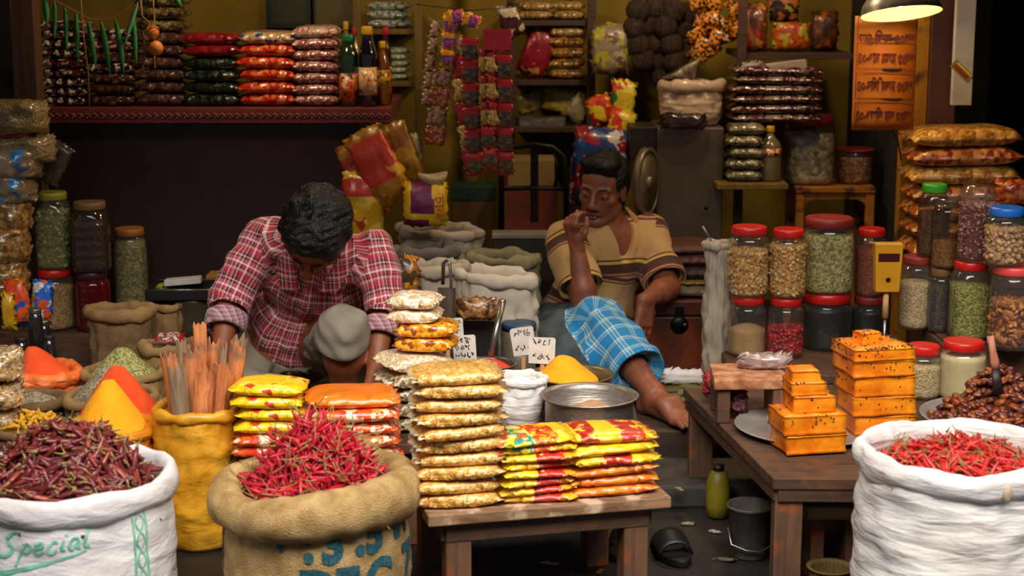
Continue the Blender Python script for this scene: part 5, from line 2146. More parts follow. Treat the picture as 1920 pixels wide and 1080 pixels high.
def head(S, c, Rm, k=1.0, mouth=True):
    Rn = np.array(Rm)
    c = Vector(c)

    def L(x, y, z):
        return c + Rm @ Vector((x * k, y * k, z * k))

    def E(p, r, kk=0.015, op='add'):
        S.ell(L(*p), [q * k for q in r], kk, op, Rn)

    def Cn(a, b, ra, rb, kk=0.01, op='add'):
        S.cone(L(*a), L(*b), ra * k, rb * k, kk, op)
    E((0, -0.012, 0.035), (0.074, 0.094, 0.084))
    E((0, 0.030, -0.030), (0.059, 0.062, 0.078), 0.03)
    E((0, 0.042, 0.045), (0.060, 0.045, 0.050), 0.02)
    for s in (-1, 1):
        Cn((s * 0.056, 0.0, -0.055), (s * 0.020, 0.066, -0.096), 0.018, 0.016, 0.02)
        E((s * 0.043, 0.056, -0.018), (0.024, 0.024, 0.020), 0.015)
        Cn((s * 0.046, 0.076, 0.024), (s * 0.014, 0.088, 0.022), 0.010, 0.009, 0.01)
        E((s * 0.033, 0.097, 0.003), (0.018, 0.013, 0.011), 0.010, 'sub')
        E((s * 0.033, 0.0785, 0.0035), (0.0165, 0.0135, 0.0125), 0.004)
        Cn((s * 0.046, 0.084, -0.001), (s * 0.021, 0.0875, -0.001), 0.003, 0.003, 0.004)
        E((s * 0.0125, 0.102, -0.036), (0.0095, 0.011, 0.008), 0.006)
        E((s * 0.076, -0.004, -0.004), (0.009, 0.020, 0.031), 0.008)
        E((s * 0.086, 0.002, 0.0), (0.006, 0.011, 0.019), 0.006, 'sub')
        Cn((s * 0.021, 0.098, -0.045), (s * 0.032, 0.086, -0.068), 0.004, 0.003, 0.012)
    E((0, 0.076, -0.096), (0.025, 0.020, 0.018), 0.02)
    Cn((0, 0.090, 0.018), (0, 0.113, -0.028), 0.0075, 0.011, 0.010)
    E((0, 0.114, -0.032), (0.0125, 0.012, 0.011), 0.006)
    Cn((-0.020, 0.089, -0.064), (0.020, 0.089, -0.064), 0.0075, 0.0075, 0.006)
    E((0, 0.098, -0.063), (0.018, 0.006, 0.0055), 0.004)
    E((0, 0.096, -0.0745), (0.017, 0.0065, 0.0065), 0.004)
    E((0, 0.106, -0.0685), (0.022, 0.010, 0.0022), 0.003, 'sub')
    return L


def torso(S, parts, k=0.06):
    """parts: (centre, radii (side, depth, up), frame)"""
    for c, r, Fm in parts:
        S.ell(c, r, k, 'add', np.array(Fm))


m_skin1 = mat('brown_skin', '7e4426', '90502e', 30, rough=0.5, bump=0.12, bscale=160)
m_skin2 = mat('dark_brown_skin', '7c4630', '8e5238', 30, rough=0.48, bump=0.12, bscale=160)
m_lip = mat('lip_skin', '5e2c26', '6a342c', 40, rough=0.45)
m_hair = mat('black_hair', '0c0a0a', '1a1716', 60, rough=0.42, stretch=(1, 1, 1), bump=0.8, bscale=90)
m_nail = mat('fingernail', 'a06a50', rough=0.35)


def hair_mat():
    m, nt, b = base_mat('combed_black_hair')
    b.inputs['Roughness'].default_value = 0.45
    b.inputs['Specular IOR Level'].default_value = 0.3
    b.inputs['Base Color'].default_value = hx('060505')
    v = coords(nt)
    nz = N(nt, 'ShaderNodeTexNoise')
    nz.inputs['Scale'].default_value = 34
    nz.inputs['Detail'].default_value = 6
    nz.inputs['Distortion'].default_value = 2.5
    nt.links.new(v, nz.inputs['Vector'])
    set_bump(nt, b, nz.outputs['Fac'], 0.8, 0.010)
    return m


m_hair = hair_mat()
plaid_u = [(0.0, 'b01f30'), (0.12, 'f4e6e2'), (0.20, 'b83444'), (0.34, '1c1014'), (0.42, 'd8b0ae'), (0.48, '1c1014'), (0.56, 'd89a9c'), (0.66, 'b82636'), (0.78, 'ecd0cc'), (0.84, '8a1a28'), (0.92, 'c85a64')]
plaid_v = [(0.0, 'a81c2e'), (0.16, '1c1014'), (0.26, 'dab0ae'), (0.32, '1c1014'), (0.40, 'c8606a'), (0.54, 'f6e8e4'), (0.62, 'b02434'), (0.74, '2a161a'), (0.80, 'd8a0a2'), (0.90, 'b83040')]
m_plaid = stripes_mat('red_plaid_cotton', plaid_u, plaid_v, 0.076, 0.082)
m_plaidcuff = stripes_mat('plaid_cuff_lining', [(0.0, 'b08088'), (0.4, 'd8b8b8'), (0.6, '7a5058')], [(0.0, 'b89098'), (0.5, '8a5c64')], 0.03, 0.012)
stripe_v = [(0.0, 'b8905a'), (0.34, '6a2c1e'), (0.375, 'b08a5c'), (0.40, '6a2c1e'), (0.43, '4a2818'), (0.56, '3a2012'), (0.60, 'c89a4a'), (0.66, '42240f'), (0.69, 'b8905a')]
m_striped = stripes_mat('tan_striped_knit', None, stripe_v, 0.1, 0.185)
chk_u = [(0.0, '1478b0'), (0.40, 'b8d0d4'), (0.47, '5a94ac'), (0.58, 'd0dcd8'), (0.64, '4a8aa8'), (0.74, 'b8d0d4'), (0.80, '1478b0')]
chk_v = [(0.0, '1484be'), (0.60, 'c8dadc'), (0.72, '3a88b0'), (0.80, 'b0ccd4'), (0.88, '1484be')]
m_lungi = stripes_mat('blue_checked_cotton', chk_u, chk_v, 0.075, 0.055)
m_lungidark = mat('lungi_plain_slate', '3a4448', '4a5458', 20, rough=0.85, bump=0.3, bscale=40)  # plain darker tone for the lungi faces nearer the far leg
m_greypants = mat('grey_cotton', '7c7262', '8e8472', 14, rough=0.85, bump=0.4, bscale=45)


def vec(*a):
    return W(*a)


# ---- the man bent over in the plaid shirt
def man_squatting():
    pel = W(548, 668, 5.62)
    pel.z = PLAT + 0.155
    waist = W(556, 610, 5.55)
    chest = W(585, 520, 5.44)
    neckb = W(598, 452, 5.30)
    shL, shR = W(488, 446, 5.36), W(703, 462, 5.34)
    elL, elR = W(432, 560, 5.28), W(722, 570, 5.26)
    wrL, wrR = W(412, 668, 5.14), W(704, 690, 5.12)
    hc = W(592, 440, 5.13)
    side = (shR - shL).normalized()
    up = (neckb - pel).normalized()
    fw = up.cross(side).normalized()
    if fw.y > 0:
        fw = -fw
    Fm = Matrix((side, fw, up)).transposed()
    root = empty('person', (pel.x, pel.y, PLAT))
    tag(root, 'man in a red plaid shirt bent over with head bowed behind the packets', 'person')

    def rel(me):
        me.transform(Matrix.Translation(-Vector(root.location)))
        return me
    hipR, hipL = pel + Vector((0.085, -0.02, 0.0)), pel + Vector((-0.085, -0.02, 0.0))
    knR = W(643, 624, 5.12)
    anR = W(648, 770, 5.20)
    anR.z = PLAT + 0.08
    knL = W(436, 700, 5.36)
    knL.z = PLAT + 0.085
    anL = W(585, 735, 5.25)
    anL.z = PLAT + 0.055
    lo = (min(elL.x, knL.x) - 0.16, 4.90, PLAT - 0.02)
    hi = (elR.x + 0.16, pel.y + 0.22, 0.98)
    S = SDF(lo, hi, 0.004)
    torso(S, [(pel, (0.145, 0.115, 0.12), Fm), (waist, (0.13, 0.10, 0.12), Fm), (chest, (0.155, 0.105, 0.14), Fm), (neckb + (chest - neckb) * 0.25, (0.16, 0.09, 0.08), Fm)])
    for sh, el, wr, sd in ((shL, elL, wrL, -1), (shR, elR, wrR, 1)):
        S.chain([sh, el], [0.052, 0.040], 0.03)
        m_ = el + (wr - el) * 0.35
        S.chain([el, m_, wr], [0.038, 0.040, 0.026], 0.02)
        hand(S, wr, (wr - el) + Vector((0, -0.06, -0.02)), Vector((-sd * 0.8, 0.4, -0.2)), thumb=sd, curl=0.5)
    for hp, kn, an, sd in ((hipR, knR, anR, 1), (hipL, knL, anL, -1)):
        S.chain([hp, kn], [0.085, 0.060], 0.04)
        cf = kn + (an - kn) * 0.35
        S.chain([kn, cf, an], [0.056, 0.058, 0.036], 0.03)
        ft = Vector((0.15 * sd, -0.95, -0.25)) if sd > 0 else Vector((0.85, -0.4, -0.1))
        toe = an + ft.normalized() * 0.17
        toe.z = PLAT + 0.022
        hl = an + Vector((0, 0.03, -0.045))
        hl.z = max(hl.z, PLAT + 0.03)
        S.chain([hl, an], [0.030, 0.036], 0.02)
        S.chain([an, (an + toe) / 2 - Vector((0, 0, 0.012)), toe], [0.036, 0.033, 0.024], 0.02)
        sd_ = (toe - an).cross(Vector((0, 0, 1))).normalized()
        for i in range(5):
            b = toe + sd_ * (i - 2) * 0.016 - (toe - an).normalized() * 0.02 * abs(i - 1) * 0.5
            S.cone(b, b + (toe - an).normalized() * 0.028, 0.011 if i else 0.013, 0.009, 0.006)
    fwd = Vector((-0.22, -0.37, -0.90))
    upv = Vector((0.06, -0.93, 0.36))
    Rm = frame(fwd, upv)
    S.chain([neckb + Vector((0, 0.02, -0.02)), hc + Rm @ Vector((0, -0.02, -0.05))], [0.062, 0.054], 0.03)
    L = head(S, hc, Rm, 1.06)
    link('body', rel(S.mesh('body', [m_skin1], 2)), root)
    # hair
    H = SDF(Vector(hc) - Vector((0.19, 0.19, 0.19)), Vector(hc) + Vector((0.19, 0.19, 0.19)), 0.0035)
    Rn = np.array(Rm)
    H.ell(L(0, -0.022, 0.046), (0.108, 0.126, 0.104), 0.02, 'add', Rn)
    H.ell(L(0, 0.030, 0.092), (0.082, 0.062, 0.046), 0.03, 'add', Rn)
    H.ell(L(0, -0.075, 0.0), (0.088, 0.062, 0.08), 0.03, 'add', Rn)
    roughen(H, 0.0040, 80, 3)
    roughen(H, 0.0026, 210, 4, (1, 0.35, 1))
    H.ell(L(0, 0.172, 0.030), (0.120, 0.112, 0.112), 0.010, 'sub', Rn)
    for s in (-1, 1):
        H.ell(L(s * 0.09, 0.01, -0.015), (0.024, 0.030, 0.045), 0.01, 'sub', Rn)
        H.ell(L(s * 0.05, 0.05, -0.09), (0.06, 0.075, 0.06), 0.012, 'sub', Rn)
    H.ell(L(0, -0.03, -0.13), (0.12, 0.10, 0.07), 0.012, 'sub', Rn)
    link('hair', rel(H.mesh('hair', [m_hair], 1)), root)
    for s in (-1, 1):
        eb = MB()
        eb.tube([L(s * 0.052, 0.079, 0.022) - root.location, L(s * 0.034, 0.092, 0.029) - root.location, L(s * 0.013, 0.097, 0.024) - root.location], [0.0022, 0.0042, 0.0035], 8, flat=0.7)
        eb.build('eyebrow', m_hair, root)
    # shirt
    C = SDF(lo, (hi[0], hi[1], 0.93), 0.004)
    torso(C, [(pel + up * 0.03, (0.160, 0.130, 0.10), Fm), (waist, (0.155, 0.125, 0.13), Fm), (chest, (0.176, 0.128, 0.15), Fm), (neckb + (chest - neckb) * 0.25, (0.178, 0.108, 0.085), Fm)])
    cuffs = []
    for sh, el, wr in ((shL, elL, wrL), (shR, elR, wrR)):
        ce = el + (wr - el) * 0.42
        C.chain([sh + Vector((0, 0, -0.008)), sh + (el - sh) * 0.5, el, ce], [0.066, 0.062, 0.058, 0.056], 0.045)
        cuffs.append((el, wr, ce))
    roughen(C, 0.0055, 40, 11, (1, 1, 0.8))
    roughen(C, 0.0030, 95, 12)
    # neck opening and cut ends
    nf = neckb + fw * 0.05 + up * 0.05
    C.cone(neckb + up * 0.02, L(0, -0.02, -0.03), 0.068, 0.075, 0.01, 'sub')
    C.cone(neckb + fw * 0.10 + up * 0.02, chest + fw * 0.145 + up * 0.045, 0.050, 0.008, 0.008, 'sub')
    for el, wr, ce in cuffs:
        C.cone(ce, ce + (wr - el).normalized() * 0.25, 0.075, 0.075, 0.002, 'sub')
    C.cone(pel - up * 0.055, pel - up * 0.25, 0.30, 0.30, 0.002, 'sub') if False else None
    bones = [(pel, waist, fw, 0.155, 0, 0), (waist, chest, fw, 0.16, 0, (waist - pel).length), (chest, neckb, fw, 0.165, 0, (chest - pel).length),
             (shL, elL, fw, 0.066, 0.3, 0.02), (elL, wrL, fw, 0.058, 0.3, 0.02 + (elL - shL).length), (shR, elR, fw, 0.066, 0.7, 0.03), (elR, wrR, fw, 0.058, 0.7, 0.03 + (elR - shR).length)]
    link('plaid_shirt', rel(C.mesh('plaid_shirt', [m_plaid], 2, bone_uv(bones))), root)
    # rolled cuffs
    for el, wr, ce in cuffs:
        ax = (wr - el).normalized()
        cu = MB()
        t = MB().lathe([(0.060, -0.030), (0.067, -0.026), (0.068, 0.0), (0.066, 0.022), (0.060, 0.028), (0.050, 0.024), (0.050, -0.026)], 36,
                       fn=lambda t, i, r, z: (r + 0.004 * nz3(math.cos(t) * 2, math.sin(t) * 2, z * 60), z + 0.004 * nz3(math.cos(t) * 2, math.sin(t) * 2, 5)))
        q = np.array(Vector((0, 0, 1)).rotation_difference(ax).to_matrix())
        cu.add(np.concatenate(t.v), t.f, 0, q, tuple(ce - root.location))
        me = cu.mesh('rolled_cuff', m_plaidcuff)
        uv = me.uv_layers.new(name='UVMap')
        for lp in me.loops:
            co = me.vertices[lp.vertex_index].co
            uv.data[lp.index].uv = (co.x * 1.0 + co.y, co.z)
        link('rolled_cuff', me, root)
    # collar: two flaps
    cl = MB()
    for s in (-1, 1):
        a = neckb + side * s * 0.085 + up * 0.045 - fw * 0.02
        b = neckb + side * s * 0.075 + fw * 0.075 + up * 0.02
        c = b.lerp(chest + fw * 0.140 + up * 0.02, 0.62) + fw * 0.014 + side * s * 0.004
        d = c + side * s * 0.052 - up * 0.010 - fw * 0.004
        e = neckb + side * s * 0.128 + fw * 0.045 - up * 0.005
        pts = [q - root.location for q in (a, b, c, d, e)]
        n = (pts[2] - pts[1]).cross(pts[4] - pts[1]).normalized() * 0.005
        if n.dot(fw) < 0:
            n = -n
        V = [tuple(q + n) for q in pts] + [tuple(q - n * 0.5) for q in pts]
        F = [(0, 1, 2, 3, 4), (9, 8, 7, 6, 5)] + [(i, (i + 1) % 5, (i + 1) % 5 + 5, i + 5) for i in range(5)]
        cl.add(V, F)
    me = cl.mesh('collar', m_plaid, False)
    uv = me.uv_layers.new(name='UVMap')
    for lp in me.loops:
        co = me.vertices[lp.vertex_index].co
        uv.data[lp.index].uv = (co.x + 0.013, co.z * 1.2 - co.y * 0.4)
    link('collar', me, root, bevel=0.002)
    # trousers
    T = SDF((lo[0], lo[1], lo[2]), (hi[0], hi[1], 0.66), 0.004)
    T.ell(pel, (0.165, 0.135, 0.115), 0.05)
    T.chain([hipR, knR], [0.106, 0.076], 0.05)
    T.chain([knR, knR + (anR - knR) * 0.30], [0.077, 0.078], 0.03)
    T.chain([hipL, knL], [0.105, 0.080], 0.05)
    T.chain([knL, knL + (anL - knL) * 0.5], [0.076, 0.068], 0.03)
    roughen(T, 0.0055, 48, 21)
    roughen(T, 0.0030, 100, 22)
    ax_ = (anR - knR).normalized()
    T.cut(knR + ax_ * 0.046, ax_ + Vector((0, 0.15, -0.2)), 0.125, 0.35)
    T.half((0, 0, PLAT + 0.004), (0, 0, -1))
    T.cone(waist + up * 0.09, waist + up * 0.3, 0.2, 0.2, 0.01, 'sub')
    link('grey_trousers', rel(T.mesh('grey_trousers', [m_greypants], 2)), root)


man_squatting()


# ---- the seated man in the striped shirt
def man_seated():
    pel = W(1092, 640, 6.04)
    pel.z = PLAT + 0.13
    waist = W(1118, 560, 6.06)
    chest = W(1140, 478, 6.03)
    neckb = W(1140, 420, 6.03)
    shL, shR = W(1062, 452, 5.92), W(1214, 440, 6.08)
    elL, elR = W(1098, 576, 5.74), W(1252, 540, 5.90)
    wrL, wrR = W(1082, 462, 5.76), W(1210, 562, 5.74)
    hc = W(1130, 356, 5.96)
    side = (shR - shL).normalized()
    up = (neckb - pel).normalized()
    fw = up.cross(side).normalized()
    if fw.y > 0:
        fw = -fw
    Fm = Matrix((side, fw, up)).transposed()
    root = empty('person', (pel.x, pel.y, PLAT))
    tag(root, 'man in a tan striped shirt and blue checked lungi, seated, hand at his mouth', 'person')

    def rel(me):
        me.transform(Matrix.Translation(-Vector(root.location)))
        return me
    hpA, hpB = pel + Vector((0.07, -0.05, 0.0)), pel + Vector((-0.09, -0.03, 0.0))
    knA, anA = W(1120, 604, 5.62), W(1226, 752, 5.30)
    anA.z = max(anA.z, PLAT + 0.075)
    toeA = W(1280, 798, 5.17)
    toeA.z = PLAT + 0.022
    knB, anB = W(1048, 640, 5.66), W(1075, 770, 5.50)
    anB.z = PLAT + 0.07
    lo = (shL.x - 0.22, 5.02, PLAT - 0.03)
    hi = (max(elR.x, toeA.x) + 0.12, pel.y + 0.25, 1.06)
    S = SDF(lo, hi, 0.0032)
    torso(S, [(pel, (0.145, 0.115, 0.11), Fm), (waist, (0.135, 0.105, 0.12), Fm), (chest, (0.155, 0.100, 0.13), Fm), (neckb + (chest - neckb) * 0.3, (0.15, 0.08, 0.07), Fm)])
    for sh, el, wr in ((shL, elL, wrL), (shR, elR, wrR)):
        S.chain([sh, el], [0.052, 0.043], 0.03)
        m_ = el + (wr - el) * 0.3
        S.chain([el, m_, wr], [0.040, 0.041, 0.026], 0.02)
    # hand at the mouth: back of the hand towards us, fingers curled in to the chin
    hand(S, wrL, Vector((-0.30, -0.02, 1.0)), Vector((0.80, 0.60, 0.15)), thumb=-1, curls=[0.75, 0.85, 0.95, 1.0], spread=0.06, scale=0.92)
    # hand hanging from the knee side
    hand(S, wrR, Vector((-0.08, -0.15, -1.0)), Vector((-0.55, 0.75, 0.1)), thumb=1, curls=[0.30, 0.32, 0.36, 0.42], spread=0.10)
    for hp, kn, an, toe in ((hpA, knA, anA, toeA), (hpB, knB, anB, None)):
        S.chain([hp, kn], [0.085, 0.058], 0.04)
        cf = kn + (an - kn) * 0.35 + Vector((0, 0.015, 0))
        S.chain([kn, cf, an], [0.054, 0.056, 0.034], 0.03)
        if toe is None:
            toe = an + Vector((0.02, -0.17, 0))
            toe.z = PLAT + 0.022
        hd = Vector(((toe - an).x, (toe - an).y, 0)).normalized()
        hl = an - hd * 0.04
        hl.z = PLAT + 0.030
        S.chain([hl, an], [0.030, 0.037], 0.02)
        md = an + (toe - an) * 0.55 + Vector((0, 0, 0.012))
        sd_ = hd.cross(Vector((0, 0, 1))).normalized()
        for q in (-1, 0, 1):
            S.chain([an - Vector((0, 0, 0.02)), md + sd_ * q * 0.018, toe + sd_ * q * 0.024 - hd * 0.012], [0.032, 0.025, 0.016], 0.015)
        S.chain([hl, toe - hd * 0.02 + sd_ * 0.015], [0.026, 0.018], 0.02)
        for i in range(5):
            b = toe + sd_ * (i - 2) * -0.0190 + hd * (0.000, 0.004, 0.000, -0.008, -0.018)[i]
            ln = (0.050, 0.048, 0.044, 0.040, 0.036)[i]
            S.cone(b, b + hd * ln * 0.6 + Vector((0, 0, 0.004)), 0.0125 if i == 0 else 0.0095, 0.0118 if i == 0 else 0.0090, 0.004)
            S.cone(b + hd * ln * 0.6 + Vector((0, 0, 0.004)), b + hd * ln - Vector((0, 0, 0.004)), 0.0118 if i == 0 else 0.0090, 0.0095 if i == 0 else 0.0075, 0.003)
    Rm = frame(Vector((-0.36, -0.90, -0.14)), Vector((0.05, -0.14, 0.98)))
    S.chain([neckb - up * 0.02, hc + Rm @ Vector((0, -0.015, -0.06))], [0.066, 0.056], 0.03)
    L = head(S, hc, Rm, 1.0)

    def lips(C):
        q = (C - np.array(hc)) @ np.array(Rm)
        return ((np.abs(q[:, 0]) < 0.021) & (q[:, 1] > 0.088) & (q[:, 2] < -0.0585) & (q[:, 2] > -0.081)).astype(int)
    link('body', rel(S.mesh('body', [m_skin2, m_lip], 1, matfn=lips)), root)
    # hair, combed up off the forehead
    H = SDF(Vector(hc) - Vector((0.17, 0.17, 0.16)), Vector(hc) + Vector((0.17, 0.17, 0.19)), 0.003)
    Rn = np.array(Rm)
    H.ell(L(0, -0.022, 0.046), (0.087, 0.104, 0.094), 0.02, 'add', Rn)
    H.ell(L(0.0, 0.048, 0.108), (0.070, 0.048, 0.030), 0.03, 'add', Rn)
    H.ell(L(0, -0.06, 0.0), (0.072, 0.052, 0.075), 0.03, 'add', Rn)
    roughen(H, 0.0030, 110, 31)
    H.ell(L(0, 0.125, 0.002), (0.074, 0.088, 0.083), 0.010, 'sub', Rn)
    for s in (-1, 1):
        H.ell(L(s * 0.088, 0.004, -0.012), (0.022, 0.024, 0.038), 0.008, 'sub', Rn)
        H.ell(L(s * 0.07, 0.055, -0.075), (0.05, 0.062, 0.065), 0.010, 'sub', Rn)
    H.ell(L(0, -0.02, -0.125), (0.12, 0.11, 0.072), 0.012, 'sub', Rn)
    link('hair', rel(H.mesh('hair', [m_hair], 1)), root)
    o_ = root.location
    for s in (-1, 1):
        eb = MB()
        eb.tube([L(s * 0.053, 0.077, 0.021) - o_, L(s * 0.036, 0.090, 0.029) - o_, L(s * 0.014, 0.096, 0.024) - o_], [0.0020, 0.0044, 0.0036], 8, flat=0.75)
        eb.build('eyebrow', m_hair, root)
    for s in (-1, 1):
        ey = MB()
        ey.ell(L(s * 0.033, 0.0825, -0.0015) - o_, (0.0112, 0.0098, 0.0036), 0, 12, 8, np.array(Rm))
        ey.ell(L(s * 0.033, 0.0905, -0.0020) - o_, (0.0046, 0.0026, 0.0034), 1, 10, 8, np.array(Rm))
        ey.build('eye', [mat('eye_white', '8c7a6a', rough=0.3), mat('eye_iris', '140c08', rough=0.15)], root)
    # shirt
    C = SDF(lo, (hi[0], hi[1], 0.92), 0.0036)
    torso(C, [(pel + up * 0.05, (0.165, 0.135, 0.09), Fm), (waist, (0.162, 0.132, 0.13), Fm), (chest, (0.178, 0.124, 0.14), Fm), (neckb + (chest - neckb) * 0.3, (0.170, 0.098, 0.075), Fm)])
    sl = []
    for sh, el, f in ((shL, elL, 0.58), (shR, elR, 0.74)):
        ce = sh + (el - sh) * f
        C.chain([sh, ce], [0.074, 0.080], 0.03)
        C.cone(ce, ce + (el - sh) * 0.1, 0.080, 0.080, 0.01)
        sl.append((sh, el, ce))
    roughen(C, 0.0045, 40, 41, (1, 1, 0.9))
    roughen(C, 0.0020, 95, 42)
    C.cone(neckb + up * 0.01, L(0, -0.02, -0.04), 0.070, 0.075, 0.008, 'sub')
    C.cone(neckb + fw * 0.095 + up * 0.015, chest + fw * 0.145 - up * 0.02, 0.052, 0.006, 0.008, 'sub')
    for sh, el, ce in sl:
        ax = (el - sh).normalized()
        C.cone(ce + ax * 0.10, ce + ax * 0.22, 0.10, 0.10, 0.003, 'sub')
    lp = (waist - pel).length
    bones = [(pel, waist, fw, 0.16, 0, 0.02), (waist, chest, fw, 0.16, 0, 0.02 + lp), (chest, neckb, fw, 0.165, 0, 0.02 + lp + (chest - waist).length),
             (elL, shL, fw, 0.070, 0.3, 0.03), (elR, shR, fw, 0.070, 0.7, 0.03)]
    link('striped_shirt', rel(C.mesh('striped_shirt', [m_striped], 2, bone_uv(bones))), root)
    # collar with its placket edge
    cl = MB()
    for s in (-1, 1):
        a = neckb + side * s * 0.080 + up * 0.050 - fw * 0.03
        b = neckb + side * s * 0.062 + fw * 0.062 + up * 0.028
        c = b.lerp(chest + fw * 0.135 - up * 0.01, 0.55) + fw * 0.014 + side * s * 0.010
        d = c + side * s * 0.040 - up * 0.028 - fw * 0.004
        e = neckb + side * s * 0.118 + fw * 0.030 + up * 0.005
        pts = [q - o_ for q in (a, b, c, d, e)]
        n = (pts[2] - pts[1]).cross(pts[4] - pts[1]).normalized() * 0.005
        if n.dot(fw) < 0:
            n = -n
        V = [tuple(q + n) for q in pts] + [tuple(q - n * 0.5) for q in pts]
        F = [(0, 1, 2, 3, 4), (9, 8, 7, 6, 5)] + [(i, (i + 1) % 5, (i + 1) % 5 + 5, i + 5) for i in range(5)]
        cl.add(V, F)
    cl.build('collar', mat('tan_knit', 'b8905a', 'ac8450', 30, rough=0.8), root, smooth=False, bevel=0.002)
    # lungi
    T = SDF((lo[0], lo[1], PLAT), (hi[0], hi[1], 0.62), 0.0036)
    T.ell(pel, (0.165, 0.14, 0.115), 0.05)
    T.chain([hpA, knA], [0.112, 0.080], 0.05)
    cA = knA + (anA - knA) * 0.70
    T.chain([knA, knA + (anA - knA) * 0.35, cA], [0.080, 0.090, 0.094], 0.03)
    T.chain([hpB, knB], [0.112, 0.085], 0.05)
    cB = knB + (anB - knB) * 0.75
    T.chain([knB, cB], [0.085, 0.090], 0.03)
    # cloth slung between the legs
    T.chain([(knA + knB) / 2 + Vector((0, 0.03, -0.03)), (cA + cB) / 2 + Vector((-0.02, 0.04, 0.02))], [0.075, 0.075], 0.05)
    T.chain([(hpA + hpB) / 2, (knA + knB) / 2 + Vector((0, 0.03, -0.03))], [0.10, 0.075], 0.05)
    roughen(T, 0.0065, 44, 51, (1.4, 1.4, 0.45))
    roughen(T, 0.0020, 100, 52)
    ax = (anA - knA).normalized()
    T.cone(cA + ax * 0.105, cA + ax * 0.35, 0.13, 0.14, 0.003, 'sub')
    T.cone(cA + ax * 0.0, cA + ax * 0.35, 0.062, 0.075, 0.003, 'sub')
    T.cone(waist + up * 0.06, waist + up * 0.3, 0.2, 0.2, 0.01, 'sub')
    T.half((0, 0, PLAT + 0.004), (0, 0, -1))

    def legmat(C):
        def dist(a, b):
            a, b = np.array(a), np.array(b)
            ab = b - a
            t = np.clip(((C - a) @ ab) / (ab @ ab), 0, 1)
            return np.linalg.norm(C - a - t[:, None] * ab, axis=1)
        dA = np.minimum(dist(hpA, knA), dist(knA, anA))
        dB = np.minimum(dist(hpB, knB), dist(knB, anB))
        return (dB < dA - 0.012).astype(int)
    bones = [(knA, anA, (1, -0.3, 0), 0.088, 0.02, 0), (hpA, knA, (1, 0, 0.3), 0.095, 0.05, -(knA - hpA).length), (hpB, knB, (1, 0, 0.3), 0.09, 0, 0), (knB, anB, (1, -0.3, 0), 0.09, 0, 0)]
    link('checked_lungi', rel(T.mesh('checked_lungi', [m_lungi, m_lungidark], 2, bone_uv(bones), legmat)), root)


man_seated()
# ------------------------------------------------------------------ packets and bottles on the left counter
def film(name, cols, scale=60, rough=0.25):
    return printed(name, cols[0], cols[1:], scale, rough, 0.6, cover=0.55, bump=0.5)


p_darkbrown = film('dark_brown_pack', ['24100c', '5a2a1a', 'd8c8b0'], 45)
p_darkred = film('dark_red_pack', ['3a0c0e', '6a1414', 'c8b098'], 45)
p_brown = film('brown_seed_pack', ['3c2016', '5a3424'], 70)
p_silver = film('brown_silver_pack', ['4a2a1c', 'b8a898', '2a1610'], 50)
p_mauve = film('mauve_pack', ['4a2c24', '7a5a50'], 60)
p_khaki = film('khaki_pack', ['5a4a2a', '8a7644', '2a2216'], 40)
p_red = film('deep_red_pack', ['7a1014', '981c1c'], 30)
p_green = film('dark_green_pack', ['10200e', '1e3418', '4a4c40'], 30)
p_redor = film('red_orange_pack', ['c0280e', 'd84418', 'e87a3a'], 34)
p_tanblue = film('tan_blue_pack', ['b08a58', '1c4a8a', 'd8b888'], 30)
p_pink = film('pink_clear_pack', ['8a4a44', 'b87a70', 'd8a89c'], 50)
p_pinktop = film('pale_pink_pack', ['b89a84', 'b04a3c', 'd8c8b8'], 40)
p_olive = film('olive_clear_pack', ['6a6444', '8e886a', '4a4630'], 40)
p_dred = film('wine_pack', ['3e1012', '5a1a1c', '7a6a58'], 40)

YC = 6.325


def cstack(x0, x1, ytop, n, mats, labels, where, Y=YC, z0=None, base_px=198, depth=0.2, per=None, seed=1, group=None, bands=None, name='food_packet', jit=0.006, lump=0.15, cat='packet'):
    z0 = z_ct + 0.001 if z0 is None else z0
    top = W((x0 + x1) / 2, ytop, Y - depth * 0.3).z
    w = (x1 - x0) * mpp(Y, ytop)
    h = (top - z0) / n / 0.95 * 1.02
    p = W((x0 + x1) / 2, ytop, Y)
    return pack_stack(name, cat, group or ('packets in ' + where), (p.x, Y, z0), n, (w, depth, h), mats, labels, rz=0, jit=jit, seed=seed, tight=0.92, per=per, bands=bands,
                      where='in ' + where, tilt=0.03, spin=0.05, lump=lump, corner=0.10, p=4.5, seal=0.04)


cstack(76, 168, 45, 9, None, ['dark packet, pale print'] * 9, 'the leftmost stack on the counter', per=[[p_darkbrown]] * 3 + [[p_darkred]] * 2 + [[p_darkbrown]] * 2 + [[p_darkred]] * 2, seed=2)
cstack(164, 258, 62, 7, None, ['brown packet, silvery label'] * 7, 'the second stack on the counter', per=[[p_silver], [p_brown], [p_silver], [p_darkbrown], [p_silver], [p_darkred], [p_darkbrown]], seed=3)
cstack(258, 350, 0, 9, None, ['brown mauve packet'] * 6 + ['khaki packet'] * 3, 'the third stack on the counter', per=[[p_mauve]] * 6 + [[p_khaki]] * 3, seed=5)
cstack(346, 456, 68, 6, None, ['dark green packet'] * 4 + ['deep red packet'] * 2, 'the fourth stack on the counter', per=[[p_green]] * 4 + [[p_red]] * 2, seed=7)
cstack(450, 562, 66, 6, None, ['glossy red orange packet'] * 5 + ['tan and blue packet'], 'the orange stack on the counter', per=[[p_redor]] * 5 + [[p_tanblue]], seed=8)
cstack(552, 640, 56, 7, None, ['pinkish clear packet'] * 6 + ['pale pink packet'], 'the pink stack beside the bottles', per=[[p_pink]] * 6 + [[p_pinktop]], seed=9)


